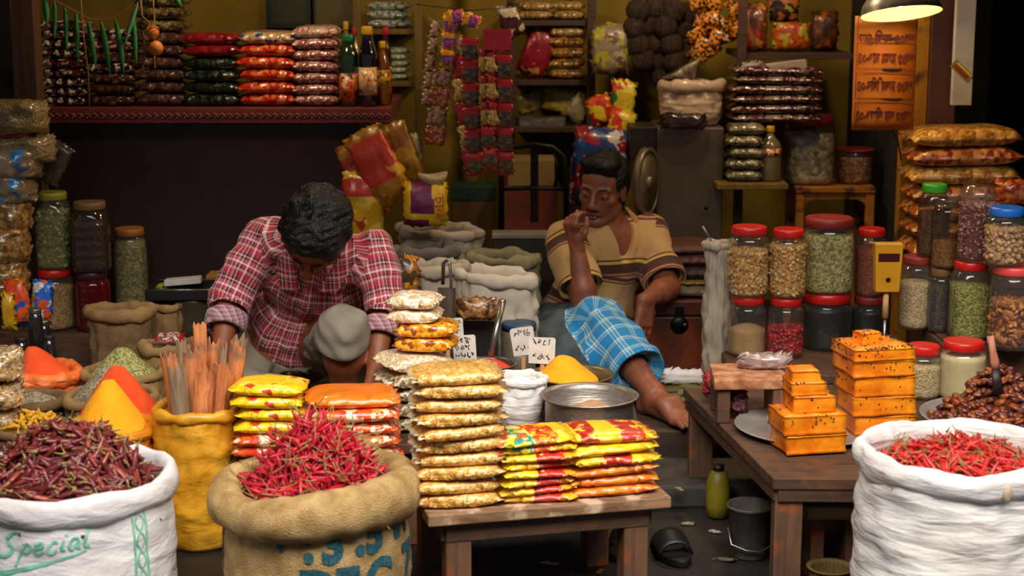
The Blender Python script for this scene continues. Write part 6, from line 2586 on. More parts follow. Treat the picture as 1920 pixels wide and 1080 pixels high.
def bottle(label, x0, x1, ytop, Y, body_m, cap_m, lab_m=None, z0=None, lab=(0.12, 0.48), neck=0.34, cap=0.09, shoulder=0.62, liquid=None):
    z0 = z_ct + 0.001 if z0 is None else z0
    p = W((x0 + x1) / 2, ytop, Y)
    H = p.z - z0
    r = (x1 - x0) * mpp(Y, ytop) / 2
    root = empty('bottle', (p.x, Y, z0))
    tag(root, label, 'bottle')
    pr = [(r * 0.9, 0), (r, 0.008), (r, H * shoulder * 0.5), (r, H * shoulder)]
    for i in range(1, 8):
        t = i / 7
        pr.append((r * (neck + (1 - neck) * (0.5 + 0.5 * math.cos(PI * t))), H * (shoulder + (1 - cap - 0.03 - shoulder) * t)))
    pr.append((r * neck, H * (1 - cap)))
    MB().lathe(pr, 28).build('glass', body_m, root)
    MB().lathe([(r * neck * 1.15, H * (1 - cap) - 0.006), (r * neck * 1.25, H * (1 - cap)), (r * neck * 1.25, H - 0.004), (r * neck * 1.1, H), (0.001, H)], 24).build('cap', cap_m, root)
    if lab_m:
        MB().lathe([(r * 1.0, H * lab[0]), (r * 1.02, H * lab[0]), (r * 1.02, H * lab[1]), (r * 1.0, H * lab[1])], 32).build('paper_label', lab_m, root)
    return root


g_dark = mat('dark_green_glass', '1c2a14', '243218', 10, rough=0.12, coat=0.6)
g_purple = mat('dark_purple_syrup', '140a18', '1c0e1e', 10, rough=0.1, coat=0.7)
g_amber = mat('amber_syrup', '6a3a14', '7a4618', 10, rough=0.12, coat=0.6)
g_brown = mat('brown_sauce', '2a120c', '3a1810', 10, rough=0.12, coat=0.6)
g_pale = mat('pale_oil', '7a6a3a', '8a7840', 10, rough=0.15, coat=0.5)
k_y = mat('yellow_cap', 'c89a18', rough=0.4)
k_g = mat('green_cap', '1e6a3c', rough=0.4)
k_r = mat('red_cap', 'a01820', rough=0.4)
l_or = printed('orange_bottle_label', 'c84a1c', ['e8c8a0', '1e3a1c', 'd86a2c'], 40)
l_mix = printed('fruit_bottle_label', 'd8a86a', ['c8301c', 'e8c030', 'e8dcc8'], 45)
l_yel = printed('yellow_bottle_label', 'c8a028', ['e8d8a0', '8a3a1c'], 40)
bottle('dark green bottle with orange label on the counter end', 634, 671, 64, 6.26, g_dark, k_g, l_or, neck=0.55, lab=(0.06, 0.46), shoulder=0.7)
bottle('dark purple syrup bottle with yellow cap and fruit label', 671, 705, 49, 6.25, g_purple, k_y, l_mix, neck=0.5, lab=(0.14, 0.49), shoulder=0.6)
bottle('amber bottle with yellow cap behind the purple one', 702, 730, 77, 6.29, g_amber, k_y, l_yel, neck=0.45, lab=(0.3, 0.55))
bottle('brown sauce bottle with red cap at the counter end', 712, 733, 51, 6.42, g_brown, k_r, l_or, neck=0.5)
bottle('red capped bottle behind the pink packets', 560, 590, 46, 6.52, g_pale, k_r, None)
bottle('yellow capped bottle behind the green bottle', 636, 660, 40, 6.50, g_pale, k_y, None)
bottle('red capped bottle behind the purple bottle', 652, 676, 52, 6.44, g_pale, k_r, None)
bottle('pale oil bottle with red cap behind the amber one', 684, 706, 54, 6.52, g_pale, k_r, None)

# ------------------------------------------------------------------ back wall: cabinets and shelf behind the counter
m_ochrewood = wood('ochre_painted_wood', '5c4712', '7a6020', 5, 0.6, 'Z')
m_blackframe = mat('black_frame', '14100c', '201a12', 10, rough=0.5)


def framed(label, x0, x1, y0, y1, Y, m, cat='picture', name='wall_picture'):
    a, b = W(x0, y1, Y), W(x1, y0, Y)
    b.z = max(b.z, a.z + 0.25)
    w, h = b.x - a.x, b.z - a.z
    r = empty(name, ((a.x + b.x) / 2, Y, a.z))
    tag(r, label, cat)
    t = 0.018
    f = MB()
    f.box((0, 0, t / 2), (w, 0.025, t)).box((0, 0, h - t / 2), (w, 0.025, t)).box((-w / 2 + t / 2, 0, h / 2), (t, 0.025, h - 2 * t)).box((w / 2 - t / 2, 0, h / 2), (t, 0.025, h - 2 * t))
    f.build('frame', m_blackframe, r, smooth=False)
    MB().box((0, 0.004, h / 2), (w - 2 * t, 0.008, h - 2 * t)).build('pane', m, r, smooth=False)
    return r


framed('dark framed greenish picture on the ochre wall', 500, 586, -60, 52, 7.185, mat('greenish_picture', '3a3a1e', '2a3420', 5, rough=0.4))
framed('dark framed olive picture beside the back shelf', 584, 668, -60, 56, 7.185, mat('olive_picture', '6a5c2a', '5a5024', 5, rough=0.4))


def shelf(label, x0, x1, Y0, Y1, boards, posts, m, ztop=1.75, name='wall_shelf'):
    """boards: photo rows of each board's front edge; posts: photo columns"""
    a, b = W(x0, boards[0], Y0).x, W(x1, boards[0], Y0).x
    r = empty(name, ((a + b) / 2, (Y0 + Y1) / 2, PLAT))
    tag(r, label, 'shelf')
    zs = []
    for py in boards:
        z = W((x0 + x1) / 2, py, Y0).z
        zs.append(z)
        MB().box((0, 0, z - 0.011 - PLAT), (b - a, Y1 - Y0, 0.022)).build('board', m, r, smooth=False, bevel=0.002)
    for px in posts:
        x = W(px, boards[0], Y0).x - (a + b) / 2
        MB().box((x, -(Y1 - Y0) / 2 - 0.012, (ztop - PLAT) / 2), (0.034, 0.022, ztop - PLAT)).build('post', m, r, smooth=False, bevel=0.002)
    return r, zs


sh1, z1 = shelf('ochre back shelf between the counter and the hanging sachets', 668, 786, 6.88, 7.19, [152, 54], [672, 786], m_ochrewood)
p_wbg = film('white_green_pack', ['b8b8a0', '3a6a3a', '6a7aa0'], 40)
p_whitegreen = film('pale_green_pack', ['a8b090', '4a8a3a', 'd8d8c8'], 30)
cstack(690, 772, 5, 3, [p_wbg], 'white packet with green and blue print', 'the upper ochre shelf', Y=7.0, z0=z1[1] + 0.001, seed=12)
cstack(728, 768, 92, 5, [p_whitegreen], 'thin pale green packet', 'the lower ochre shelf', Y=7.0, z0=z1[0] + 0.001, seed=13)
bk = W(772, 155, 6.84)
t = MB().tube([(0, 0, 0.03), (0.01, -0.004, 0.0), (0.03, -0.006, -0.012), (0.045, 0, 0.0)], [0.012, 0.02, 0.02, 0.01], 10)

# ------------------------------------------------------------------ garland of leaves and the orange limes
m_leaf = mat('green_leaf', '1e6a2c', '2a8038', 30, rough=0.4)
m_leaf2 = mat('pale_leaf_back', '4a8a5a', '5a9a6a', 30, rough=0.5)
m_string = mat('jute_string', '9a7a44', '86683a', 80, rough=0.9)
gl = empty('leaf_garland', tuple(W(160, 0, 5.9)))
tag(gl, 'string of hanging green mango leaves at the upper left', 'garland')
o_ = gl.location
knots = [(70, -14), (100, -2), (135, 18), (168, 36), (205, 36), (235, 20), (268, -14), (300, -20), (323, -15), (340, -24)]
MB().tube([W(x, y, 5.9) - o_ for x, y in knots], 0.0016, 6).build('string', m_string, gl)
k = mpp(5.9, 80)
LEAFW = 0.62


def leaf_mesh(L, w, seed):
    P = []
    for i in range(13):
        t = i / 12
        ww = w * math.sin(PI * t ** 0.8) ** 0.9 + 0.0006
        y = 0.008 * math.sin(t * 3 + seed)
        P.append([(-ww, y + 0.25 * ww, -L * t), (0, y - 0.12 * ww, -L * t), (ww, y + 0.25 * ww, -L * t)])
    mb = MB().grid(P)
    return mb


for i, (x0, y0, x1, y1, w) in enumerate([(82, -6, 88, 48, 9), (100, -2, 103, 75, 7), (120, 10, 127, 98, 7), (142, 20, 147, 122, 8), (166, 36, 180, 132, 8), (190, 38, 206, 145, 9), (216, 34, 232, 140, 9), (246, 20, 256, 124, 8), (258, 2, 232, 92, 6), (322, -16, 342, 15, 9)]):
    a, b = W(x0, y0, 5.9), W(x1, y1, 5.885)
    me = leaf_mesh((a - b).length, w * k * LEAFW, i).mesh('leaf', m_leaf2 if i == 8 else m_leaf)
    o = link('leaf', me, gl, tuple(a - o_))
    o.rotation_euler = Vector((0, 0, -1)).rotation_difference((b - a).normalized()).to_euler()
    sd = o.modifiers.new('thick', 'SOLIDIFY')
    sd.thickness = 0.0012
lm = empty('lime_charm', tuple(W(288, 0, 5.84)))
tag(lm, 'two small orange limes tied on a hanging yellow cord', 'charm')
o_ = lm.location
m_lime = mat('orange_lime', 'd8722a', 'e08a3a', 40, rough=0.5, bump=0.2)
for (x, y, r) in ((285, 60, 13), (292, 90, 14)):
    MB().ell(W(x, y, 5.84) - o_, r * k * 1.0, 0, 20, 14).build('lime', m_lime, lm)
MB().tube([W(x, y, 5.836 - 0.02 * (i % 2)) - o_ for i, (x, y) in enumerate([(287, -20), (288, 20), (290, 40), (284, 46), (298, 52), (285, 60), (290, 78), (270, 82), (272, 92), (292, 90), (289, 110), (291, 128)])], 0.0028, 7).build('cord', mat('yellow_cord', 'b8842a', 'a07020', 60, rough=0.8), lm)
MB().tube([W(x, y, 5.86) - o_ for x, y in ((262, -20), (266, 30), (282, 44), (268, 60), (272, 110), (264, 135))], 0.0035, 7).build('tied_string', m_string, lm)
hs = MB().tube([W(x, y, 5.88) for x, y in ((150, -20), (158, 80), (166, 140), (168, 218))], 0.0019, 6).build('hanging_string', m_string)
tag(hs, 'thin loose string hanging down before the counter edge', 'string')

# ------------------------------------------------------------------ strips of sachets hanging from a wire
hw = MB().tube([W(780, 8, 6.15), W(880, 20, 6.15), W(980, 12, 6.15)], 0.002, 6).build('hanging_wire', m_blackframe)
tag(hw, 'thin wire carrying the hanging sachet strips', 'wire')


def strip(label, pts, wpx, n, mats, Y, group='hanging sachet strips', hgt=1.0, thick=0.010):
    a = W(pts[0][0], pts[0][1], Y)
    r = empty('sachet_strip', tuple(a))
    tag(r, label, 'sachet strip', group)
    P = [W(x, y, Y) for x, y in pts]
    L = [0]
    for i in range(1, len(P)):
        L.append(L[-1] + (P[i] - P[i - 1]).length)

    def at(s):
        for i in range(1, len(P)):
            if s <= L[i] or i == len(P) - 1:
                t = (s - L[i - 1]) / max(1e-6, L[i] - L[i - 1])
                return P[i - 1].lerp(P[i], t), (P[i] - P[i - 1]).normalized()
    w = wpx * mpp(Y, 150)
    seg = L[-1] / n
    cache = {}
    for i in range(n):
        c, d = at((i + 0.5) * seg)
        m_ = mats[i % len(mats)]
        key = tuple(q.name for q in m_)
        if key not in cache:
            cache[key] = pillow(seg * 0.99, w, thick, len(cache) + len(label), 14, 8, seal=0.10, lump=0.2, corner=0.03, bands=[(-0.25, 0.72, 1)] if len(m_) > 1 else None).mesh('sachet', list(m_))
        o = link('sachet', cache[key], r)
        o.location = c - a
        # x of the sachet runs down the strip, its face looks out at the street
        z = Vector((0, -1, 0))
        y_ = z.cross(d).normalized()
        o.rotation_euler = Matrix((d, y_, d.cross(y_))).transposed().to_euler()
    return r


s_red = mat('crimson_sachet', '8e1420', 'a81c2a', 30, rough=0.35, coat=0.4)
s_dark = film('olive_dark_sachet', ['4a3c24', '6a5a38', '2a2014'], 60)
s_tan = film('pale_gold_sachet', ['b89a50', 'd0b870', '9a7a38'], 50)
s_or = film('orange_gold_sachet', ['d88a14', 'e8a828'], 40)
s_pur = film('violet_sachet', ['5a3a8a', '8a5aa0', 'd84a6a'], 60)
s_brown = film('copper_sachet', ['7a3418', '9a4c28', 'c88a5a'], 60)
s_cream = film('cream_brown_sachet', ['8a6a50', 'b09070', '5a3420'], 60)
strip('tan sachet strip at the far left of the hanging bunch', [(818, 40), (806, 120), (798, 200)], 16, 5, [[s_cream]], 6.12)
strip('orange and violet sachet strip at the top left of the bunch', [(845, 28), (838, 125)], 25, 3, [[s_or, s_pur]], 6.09)
strip('brown strip of copper sachets below the orange ones', [(832, 128), (822, 195), (815, 272)], 38, 4, [[s_cream], [s_brown]], 6.10)
strip('curled orange and violet strip over the wire', [(838, 34), (862, 30), (900, 44)], 24, 2, [[s_or, s_pur]], 6.07)
strip('narrow cream and red strip left of the red bunch', [(856, 60), (862, 180), (880, 320)], 20, 6, [[s_tan], [s_red]], 6.10)
strip('crimson strip with dark round prints in the bunch', [(880, 70), (882, 180), (892, 330)], 32, 6, [[s_red, s_dark]], 6.07)
strip('left pale gold strip in the hanging bunch', [(904, 90), (910, 240)], 15, 3, [[s_red, s_tan]], 6.06)
strip('right pale gold strip in the hanging bunch', [(920, 90), (926, 240)], 15, 3, [[s_red, s_tan]], 6.05)
strip('crimson strip at the right of the bunch', [(942, 56), (944, 200), (946, 330)], 34, 6, [[s_red, s_dark]], 6.08)
strip('short crimson strip low in the bunch', [(915, 240), (922, 318)], 30, 2, [[s_red, s_dark]], 6.045)
p = W(932, 74, 6.04)
hc_ = MB().box((0, 0, 0), (54 * k, 0.004, 40 * k)).build('header_card', s_red, None, tuple(p), smooth=False)
tag(hc_, 'plain crimson header card on top of the sachet bunch', 'card')

# ------------------------------------------------------------------ big bags beside the counter


def bag(name, label, x0, y0, x1, y1, Y, thick, mats, roll=0.0, pitch=0.0, yaw=0.0, bands=None, cat='bag', group=None, seed=3, lump=0.15, corner=0.12, vertical=True, seal=0.06, nu=22, nv=16, keep=False):
    """a filled bag standing upright between these photo limits; vertical: sealed at top and bottom"""
    k_ = mpp(Y, (y0 + y1) / 2)
    w, h = (x1 - x0) * k_, (y1 - y0) * k_
    c = W((x0 + x1) / 2, (y0 + y1) / 2, Y)
    if vertical:
        mb = pillow(h, w, thick, seed, nu, nv, seal=seal, bands=bands, lump=lump, corner=corner)
        base = Matrix(((0, 1, 0), (0, 0, -1), (-1, 0, 0)))  # x (length) -> down, thickness -> toward the street
    else:
        mb = pillow(w, h, thick, seed, nu, nv, seal=seal, bands=bands, lump=lump, corner=corner)
        base = Matrix(((1, 0, 0), (0, 0, -1), (0, 1, 0)))
    V = np.concatenate(mb.v)
    V[:, 2] -= thick * 0.43
    V = V @ np.array(base).T
    mb.v = [V]
    o = mb.build(name, mats, None, tuple(c), (pitch, roll, yaw))
    return tag(o, label, cat, group)


b_yel = printed('yellow_grocery_bag', 'd0a018', ['b83418', 'e0bc48'], 12, cover=0.6)
b_red = printed('red_grocery_bag', 'b8341c', ['c85a34', 'd8a030'], 9, cover=0.6)
b_tan = printed('gold_bag_film', 'a8761c', ['bc8c2c', '8a5c18'], 12)
b_white = printed('white_window_film', 'a89c84', ['8a7e68', '7a5040'], 14)
bag('rice_bag', 'yellow and red bag leaning against the dark counter side', 640, 318, 722, 470, 6.04, 0.09, [b_yel, b_red], roll=0.0, bands=[(-0.85, -0.4, 1)], pitch=0.1, seed=21)
bag('rice_bag', 'yellow bag with a red front tilted beside the counter', 668, 236, 752, 388, 6.02, 0.07, [b_tan, b_red], roll=-0.48, bands=[(-0.7, 0.35, 1)], seed=22, pitch=-0.05)
bag('rice_bag', 'red and white bag tilted behind the red fronted bag', 652, 262, 706, 415, 6.10, 0.06, [b_tan, printed('red_white_film', 'b03a28', ['c8b8a8', '8a2418'], 14)], roll=-0.40, bands=[(-0.6, 0.9, 1)], seed=23)
bag('rice_bag', 'gold and white bag hanging from the counter corner', 728, 226, 784, 352, 6.12, 0.06, [b_tan, b_white], roll=-0.32, seed=24)
bag('rice_bag', 'pale bag behind the gold and white one', 750, 250, 792, 345, 6.20, 0.05, [b_white], roll=-0.12, seed=25)
r = empty('rice_sack', tuple(W(800, 420, 6.0)))
tag(r, 'yellow and purple rice sack with an open white top', 'sack')
kk = mpp(6.0, 370)
w, h = 84 * kk, 84 * kk
m_pur = mat('purple_woven', '5c1240', '6c1a4c', 30, rough=0.5)
m_yelw = mat('yellow_woven', 'c89c14', 'd4aa20', 30, rough=0.5)
m_palew = mat('pale_woven', 'b8a078', '9c8a64', 20, rough=0.6)
mb = pillow(h, w, 0.12, 31, 22, 18, seal=0.02, lump=0.12, corner=0.06)
V = np.concatenate(mb.v)
V = V @ np.array(((0, 1, 0), (0, 0, -1), (-1, 0, 0))).T
V[:, 2] += h / 2
mm = []
for q in mb.f:
    c_ = V[q].mean(0)
    mm.append(1 if (c_[2] > 0.35 * h - c_[0] * 0.0 and -0.05 + (h - c_[2]) * 0.12 < c_[0] + 0.06 and c_[0] < 0.02 + (h - c_[2]) * 0.15 and c_[0] > -0.05) else (1 if c_[2] < 0.2 * h and c_[0] < 0.01 else 0))
m2 = MB()
m2.add(V, mb.f, mm)
m2.build('sack_body', [m_yelw, m_pur], r)
MB().lathe([(0.045, 0), (0.055, 0.02), (0.058, 0.038), (0.050, 0.034), (0.042, 0.0)], 30, sx=0.9, sy=0.7, fn=lambda t, i, r_, z: (r_, z + 0.006 * math.sin(2 * t + 1))).build('open_top', m_palew, r, (0.025, -0.05, h - 0.01))
v, f = text_mesh('চাল', 0.05)
MB().add([(0, 0, 0)] * 0 + [(y, 0, -x) for x, y in v], f).build('printed_lettering', mat('red_print', 'b02a14', rough=0.6), r, (0.035, -0.128, h * 0.5), smooth=False)

# ------------------------------------------------------------------ cloth sacks behind the stand
m_cloth = mat('greyish_cotton', '9c8d78', 'b3a48e', 7, rough=0.85, bump=0.5, bscale=40)
m_cloth2 = mat('pale_cotton', 'b8a994', 'c8baa6', 7, rough=0.85, bump=0.5, bscale=40)
m_clothdk = mat('dark_grey_cotton', '5c544a', '70675c', 7, rough=0.85, bump=0.5, bscale=40)
m_clothol = mat('olive_cotton', '7c7250', '8e845e', 7, rough=0.85, bump=0.5, bscale=40)
m_inside = mat('sack_filling', '6a5138', '7c6246', 40, rough=0.9, bump=0.6)


def back_sack(label, x0, x1, yrim, Y, m, seed, tilt=0.0, z0=PLAT, rim=0.018, sy=0.75):
    p = W((x0 + x1) / 2, yrim, Y)
    Rr = (x1 - x0) * mpp(Y, yrim) / 2
    s, S_, H_ = make_sack('cloth_sack', label, 'sack', (p.x, Y, z0), Rr, p.z - z0, m, rim=rim, seed=seed, fold=0.03, horiz=0.35, bulge=0.05, base=0.9, inner=0.03, seg=56, rim_lump=0.7, sy=sy, tiltx=tilt)
    return s


back_sack('pale cotton sack standing in front of the other sacks', 856, 1000, 508, 5.46, m_cloth2, 61, -0.08)
back_sack('greyish cotton sack behind the metal scoop', 762, 872, 492, 5.50, m_cloth, 63, 0.05)
back_sack('olive cotton sack behind the pale one', 880, 1006, 474, 5.92, m_clothol, 65, -0.06)
back_sack('dark grey cotton sack lowest at the back left', 742, 858, 460, 5.86, m_clothdk, 67, 0.06)
back_sack('crumpled pale cotton sack below the rice sack', 752, 896, 424, 6.16, m_cloth, 69, -0.05)
ps = bag('spice_bag', 'orange printed bag with a cloth top beside the plaid man', 742, 478, 786, 565, 5.42, 0.07, [printed('orange_brown_print', 'b06a14', ['6a3414', 'd8982c', '4a3a20'], 14)], seed=33)
bag('snack_bag', 'clear plastic bag of brown crisps before the pale sack', 854, 556, 934, 600, 5.24, 0.06, [grain('brown_crisps', ['8a5a34', '6a4020', 'b0804c', '503018'], 60, 0.4, 0.5)], vertical=False, seed=35)
bx1 = slab('storage_box', (W(868, 600, 5.30).x, 5.29, PLAT), (W(934, 600, 5.30).x, 5.42, W(900, 600, 5.30).z), mat('black_plastic_box', '1a1816', '242120', 8, rough=0.45), 0.004)
tag(bx1, 'black plastic box between the price cards, below the crisps', 'box')
tn = empty('tin_can', (W(973, 650, 5.34).x, 5.34, PLAT))
tag(tn, 'tin with a blue lid beside the pale sack', 'tin')
rt = 32 * mpp(5.34)
ht = W(973, 604, 5.34).z - PLAT
MB().lathe([(rt, 0), (rt, ht - 0.02)], 36).build('tin_body', mat('beige_tin', '6a5f4c', '5c5242', 10, rough=0.4), tn)
MB().lathe([(rt * 1.03, ht - 0.022), (rt * 1.03, ht - 0.004), (rt * 0.98, ht), (0.001, ht)], 36).build('lid', mat('blue_grey_lid', '24425c', rough=0.4), tn)

# ------------------------------------------------------------------ metal chair and low cabinet behind the sacks
m_blackmetal = mat('black_metal', '100e0d', '1a1614', 20, rough=0.4, metal=0.6)
r = empty('metal_chair', (W(1000, 430, 6.36).x, 6.5, PLAT))
tag(r, 'black metal chair with an arched back behind the seated man', 'chair')
o_ = Vector(r.location)


def tb(name, pts, rad, Y, m=m_blackmetal, par=None, dy=0):
    return MB().tube([W(x, y, Y) - o_ for x, y in pts], rad, 10).build(name, m, par)


tb('back_frame', [(940, 430), (940, 330), (944, 292), (962, 276), (1000, 271), (1036, 276), (1056, 292), (1062, 330), (1062, 430)], 0.011, 6.36, par=r)
tb('back_rail', [(942, 355), (1000, 353), (1060, 355)], 0.007, 6.36, par=r)
MB().box((0, 0, 0), (0.03, 0.012, 0.27)).build('back_splat', m_blackmetal, r, tuple(W(1002, 350, 6.37) - o_), smooth=False)
tb('back_bow', [(1040, 280), (1046, 320), (1040, 350)], 0.006, 6.365, par=r)
zs = 0.5
MB().box((0, 0.09, zs - PLAT), (0.26, 0.15, 0.025)).build('seat', m_blackmetal, r, (0, -0.14, 0), smooth=False, bevel=0.004)
for sx in (-1, 1):
    for yy in (-0.11, 0.01):
        MB().tube([(sx * 0.115, yy, 0), (sx * 0.115, yy, zs - PLAT - 0.012)], 0.010, 10).build('leg', m_blackmetal, r)
a, b = W(925, 436, 6.2), W(1042, 436, 6.2)
r = empty('metal_cabinet', ((a.x + b.x) / 2, 6.24, PLAT))
tag(r, 'low dark metal cabinet with a pale edge beside the chair', 'cabinet')
H = a.z - PLAT
MB().box((0, -0.02, (H - 0.02) / 2), (b.x - a.x, 0.08, H - 0.021)).build('body', mat('brown_metal', '2a2018', '3a2c20', 8, rough=0.5), r, smooth=False, bevel=0.003)
MB().box((0, -0.02, H - 0.01), (b.x - a.x + 0.01, 0.10, 0.018)).build('top_edge', mat('pale_edge', '8a8272', '76705f', 20, rough=0.5), r, smooth=False, bevel=0.003)
# cartons on a low shelf behind the chair
m_carton = mat('brown_carton', '6a4c28', '5a4020', 6, rough=0.8)
z0 = PLAT
for i, (x0, x1, y0, y1, Y, m, lb) in enumerate([(952, 1040, 300, 345, 6.55, mat('tan_carton', '7a6236', '8a7040', 6, rough=0.8), 'tan carton seen through the chair back, upper'),
                                               (945, 1045, 350, 395, 6.55, mat('reddish_carton', '7a2c18', '5a3020', 9, rough=0.7), 'reddish carton seen through the chair back, lower'),
                                               (850, 925, 378, 420, 6.70, m_carton, 'brown carton left of the chair'),
                                               (845, 930, 350, 378, 6.70, mat('green_carton', '16382c', '1e4434', 9, rough=0.6), 'dark green carton on the brown one left of the chair')]):
    a, b = W(x0, y1, Y), W(x1, y0, Y)
    zb = PLAT if lb.startswith(('reddish', 'brown')) else None
    if lb.startswith('tan'):
        zb = W(x0, 350, 6.55).z + 0.002
    if lb.startswith('dark green'):
        zb = W(x0, 378, 6.70).z + 0.002
    o = slab('carton', (a.x, Y, zb), (b.x, Y + 0.18, b.z), m, 0.002)
    tag(o, lb, 'carton')

# ------------------------------------------------------------------ brown shelves at the back right
sh2, z2 = shelf('dark brown shelf of tan packets above the seated man', 955, 1115, 6.86, 7.19, [150, 38], [958, 1108], m_shelf, 1.7)
p_tanpk = film('tan_grain_pack', ['a8864c', 'c0a068', '8a6c38'], 50)
p_goldpk = film('gold_grain_pack', ['a87420', 'c08c34', '5a4420'], 40)
cstack(962, 1034, 4, 2, [p_tanpk], 'tan grain packet', 'the upper brown shelf at left', Y=6.98, z0=z2[1] + 0.001, base_px=35, seed=15)
cstack(1038, 1096, 4, 2, [p_tanpk], 'tan grain packet', 'the upper brown shelf at right', Y=6.98, z0=z2[1] + 0.001, base_px=35, seed=16)
cstack(1030, 1094, 52, 5, None, ['gold packet'] * 4 + ['tan packet'], 'the lower brown shelf', Y=6.97, z0=z2[0] + 0.001, per=[[p_goldpk]] * 4 + [[p_tanpk]], seed=17)
p_crim = printed('crimson_bag', '8a0e24', ['a81a34', 'b88a50'], 12, cover=0.6)
bag('food_bag', 'crimson bag leaning on the lower brown shelf', 978, 48, 1040, 146, 6.93, 0.06, [p_crim], roll=0.45, seed=41)
bag('food_bag', 'dark red and orange bag hanging beside the sachets', 938, 8, 978, 70, 6.5, 0.04, [printed('wine_orange_bag', '3a0e10', ['9a3a18', 'b8a890'], 16)], seed=42, roll=-0.3)
# tray of packets under that shelf
sh3, z3 = shelf('dark brown lower ledge under the packet shelf', 955, 1190, 6.78, 7.19, [238], [], m_shelf, 1.2)
tr = W(1016, 236, 6.86)
o = tag(MB().prism([(-0.09, -0.05), (0.09, -0.05), (0.1, 0.05), (-0.1, 0.05)], 0.03).build('foil_tray', mat('silver_foil', 'b0aca4', '7a766e', 60, rough=0.25, metal=0.8, bump=1.0, bscale=90), None, (tr.x, 6.86, z3[0] + 0.001), smooth=False), 'silver foil tray on the ledge under the shelf', 'tray')
p_yb = printed('yellow_blue_bag', 'a8982c', ['1c3a6a', 'c8bc5a', '8a7a28'], 9)
bag('food_bag', 'yellow and blue bag lying behind the foil tray', 1015, 165, 1105, 215, 6.98, 0.06, [p_yb], roll=0.2, seed=43, vertical=False)
bag('food_bag', 'pale yellow bag lying left behind the foil tray', 966, 170, 1022, 212, 7.0, 0.05, [printed('dull_yellow_bag', '8a7a34', ['a08e48', '6a5c28'], 10)], roll=-0.3, seed=44, vertical=False)
bag('food_bag', 'folded pale bag right of the foil tray', 1062, 178, 1108, 232, 6.90, 0.05, [printed('dull_cream_bag', '8a7c58', ['a0906a', '6a5c40'], 10)], roll=0.7, seed=45)
# bright bags behind the seated man's head
b_gy = printed('green_yellow_bag', 'c8a81c', ['1c6a2c', 'b8341c', 'd8c840'], 13, cover=0.54)
b_br = printed('blue_red_bag', '16346e', ['8a1420', '1c4a8c', 'b8b0a8'], 11, cover=0.55)
b_ry = printed('red_yellow_bag', 'b8281c', ['d8b81c', 'c84a1c'], 12, cover=0.54)
bag('snack_bag', 'large blue and red bag behind the seated man', 1066, 238, 1184, 392, 6.42, 0.10, [b_br], roll=0.1, seed=46)
bag('snack_bag', 'green and yellow bag standing above the blue bag', 1142, 150, 1192, 232, 6.62, 0.05, [b_gy], roll=0.1, seed=47)
bag('snack_bag', 'red and yellow bag left of the green bag', 1102, 178, 1152, 238, 6.60, 0.05, [b_ry], roll=-0.3, seed=48)
bag('snack_bag', 'yellow bag tucked under the green bag', 1138, 205, 1190, 268, 6.52, 0.05, [printed('yellow_bag_film', 'd0ac14', ['c8341c', 'e0c43c'], 13, cover=0.58)], roll=0.35, seed=49)
bag('clear_bag', 'knotted clear bag of pale snacks above the bright bags', 1106, 44, 1182, 140, 6.74, 0.09, [printed('clear_snack_film', '8a7c64', ['b0a48c', '6a4a3c', 'a8a02c'], 16)], seed=50)
# net of coconuts
m_coco = mat('coconut_husk', '2a1a10', '3e281a', 25, rough=0.9, bump=0.9, bscale=60)
me = MB().ell((0, 0, 0), (0.048, 0.046, 0.052), 0, 18, 12).mesh('coconut', m_coco)
rnd = random.Random(4)
rows = [(1196, 20), (1228, 14), (1262, 20), (1290, 26), (1190, 52), (1218, 48), (1248, 50), (1282, 56), (1196, 84), (1228, 82), (1260, 84), (1288, 88), (1206, 112), (1238, 114), (1268, 114), (1240, 140)]
for i, (x, y) in enumerate(rows):
    p = W(x, y, 6.72 + 0.05 * (i % 2))
    o = link('coconut', me, None, tuple(p), (rnd.random() * 6, rnd.random() * 6, 0), )
    tag(o, 'dark husked coconut in the hanging heap at the top centre', 'coconut', 'coconuts hanging in a heap')
ntp = MB()
for i in range(7):
    t = i / 6
    ntp.tube([W(1240 + (t - 0.5) * 40, -20, 6.62), W(1184 + t * 112, 40, 6.64), W(1184 + t * 112, 90, 6.64), W(1240 + (t - 0.5) * 30, 166, 6.68)], 0.0014, 5)
for y in (20, 50, 80, 110):
    ntp.tube([W(1182, y, 6.64), W(1240, y + 6, 6.62), W(1298, y, 6.64)], 0.0012, 5)
tag(ntp.build('carrying_net', m_blackframe), 'thin black net holding the dark coconuts', 'net')
# small bright packets hanging in a bunch
p_ob = printed('orange_black_sachet', 'b84a12', ['14180e', '1e3a1a', 'd8841c'], 40, cover=0.5)
ms = [pillow(0.07, 0.055, 0.016, 70 + i, 12, 8, lump=0.3).mesh('chips_packet', p_ob) for i in range(2)]
rnd = random.Random(8)
for i in range(26):
    x, y = rnd.uniform(1300, 1384), rnd.uniform(-6, 104)
    o = link('chips_packet', ms[i % 2], None, tuple(W(x, y, rnd.uniform(6.6, 6.72))), (R(90) + rnd.uniform(-0.5, 0.5), rnd.uniform(-1.2, 1.2), rnd.uniform(-0.5, 0.5)))
    tag(o, 'small orange and black packet in the hanging bunch', 'packet', 'bunch of small hanging packets')
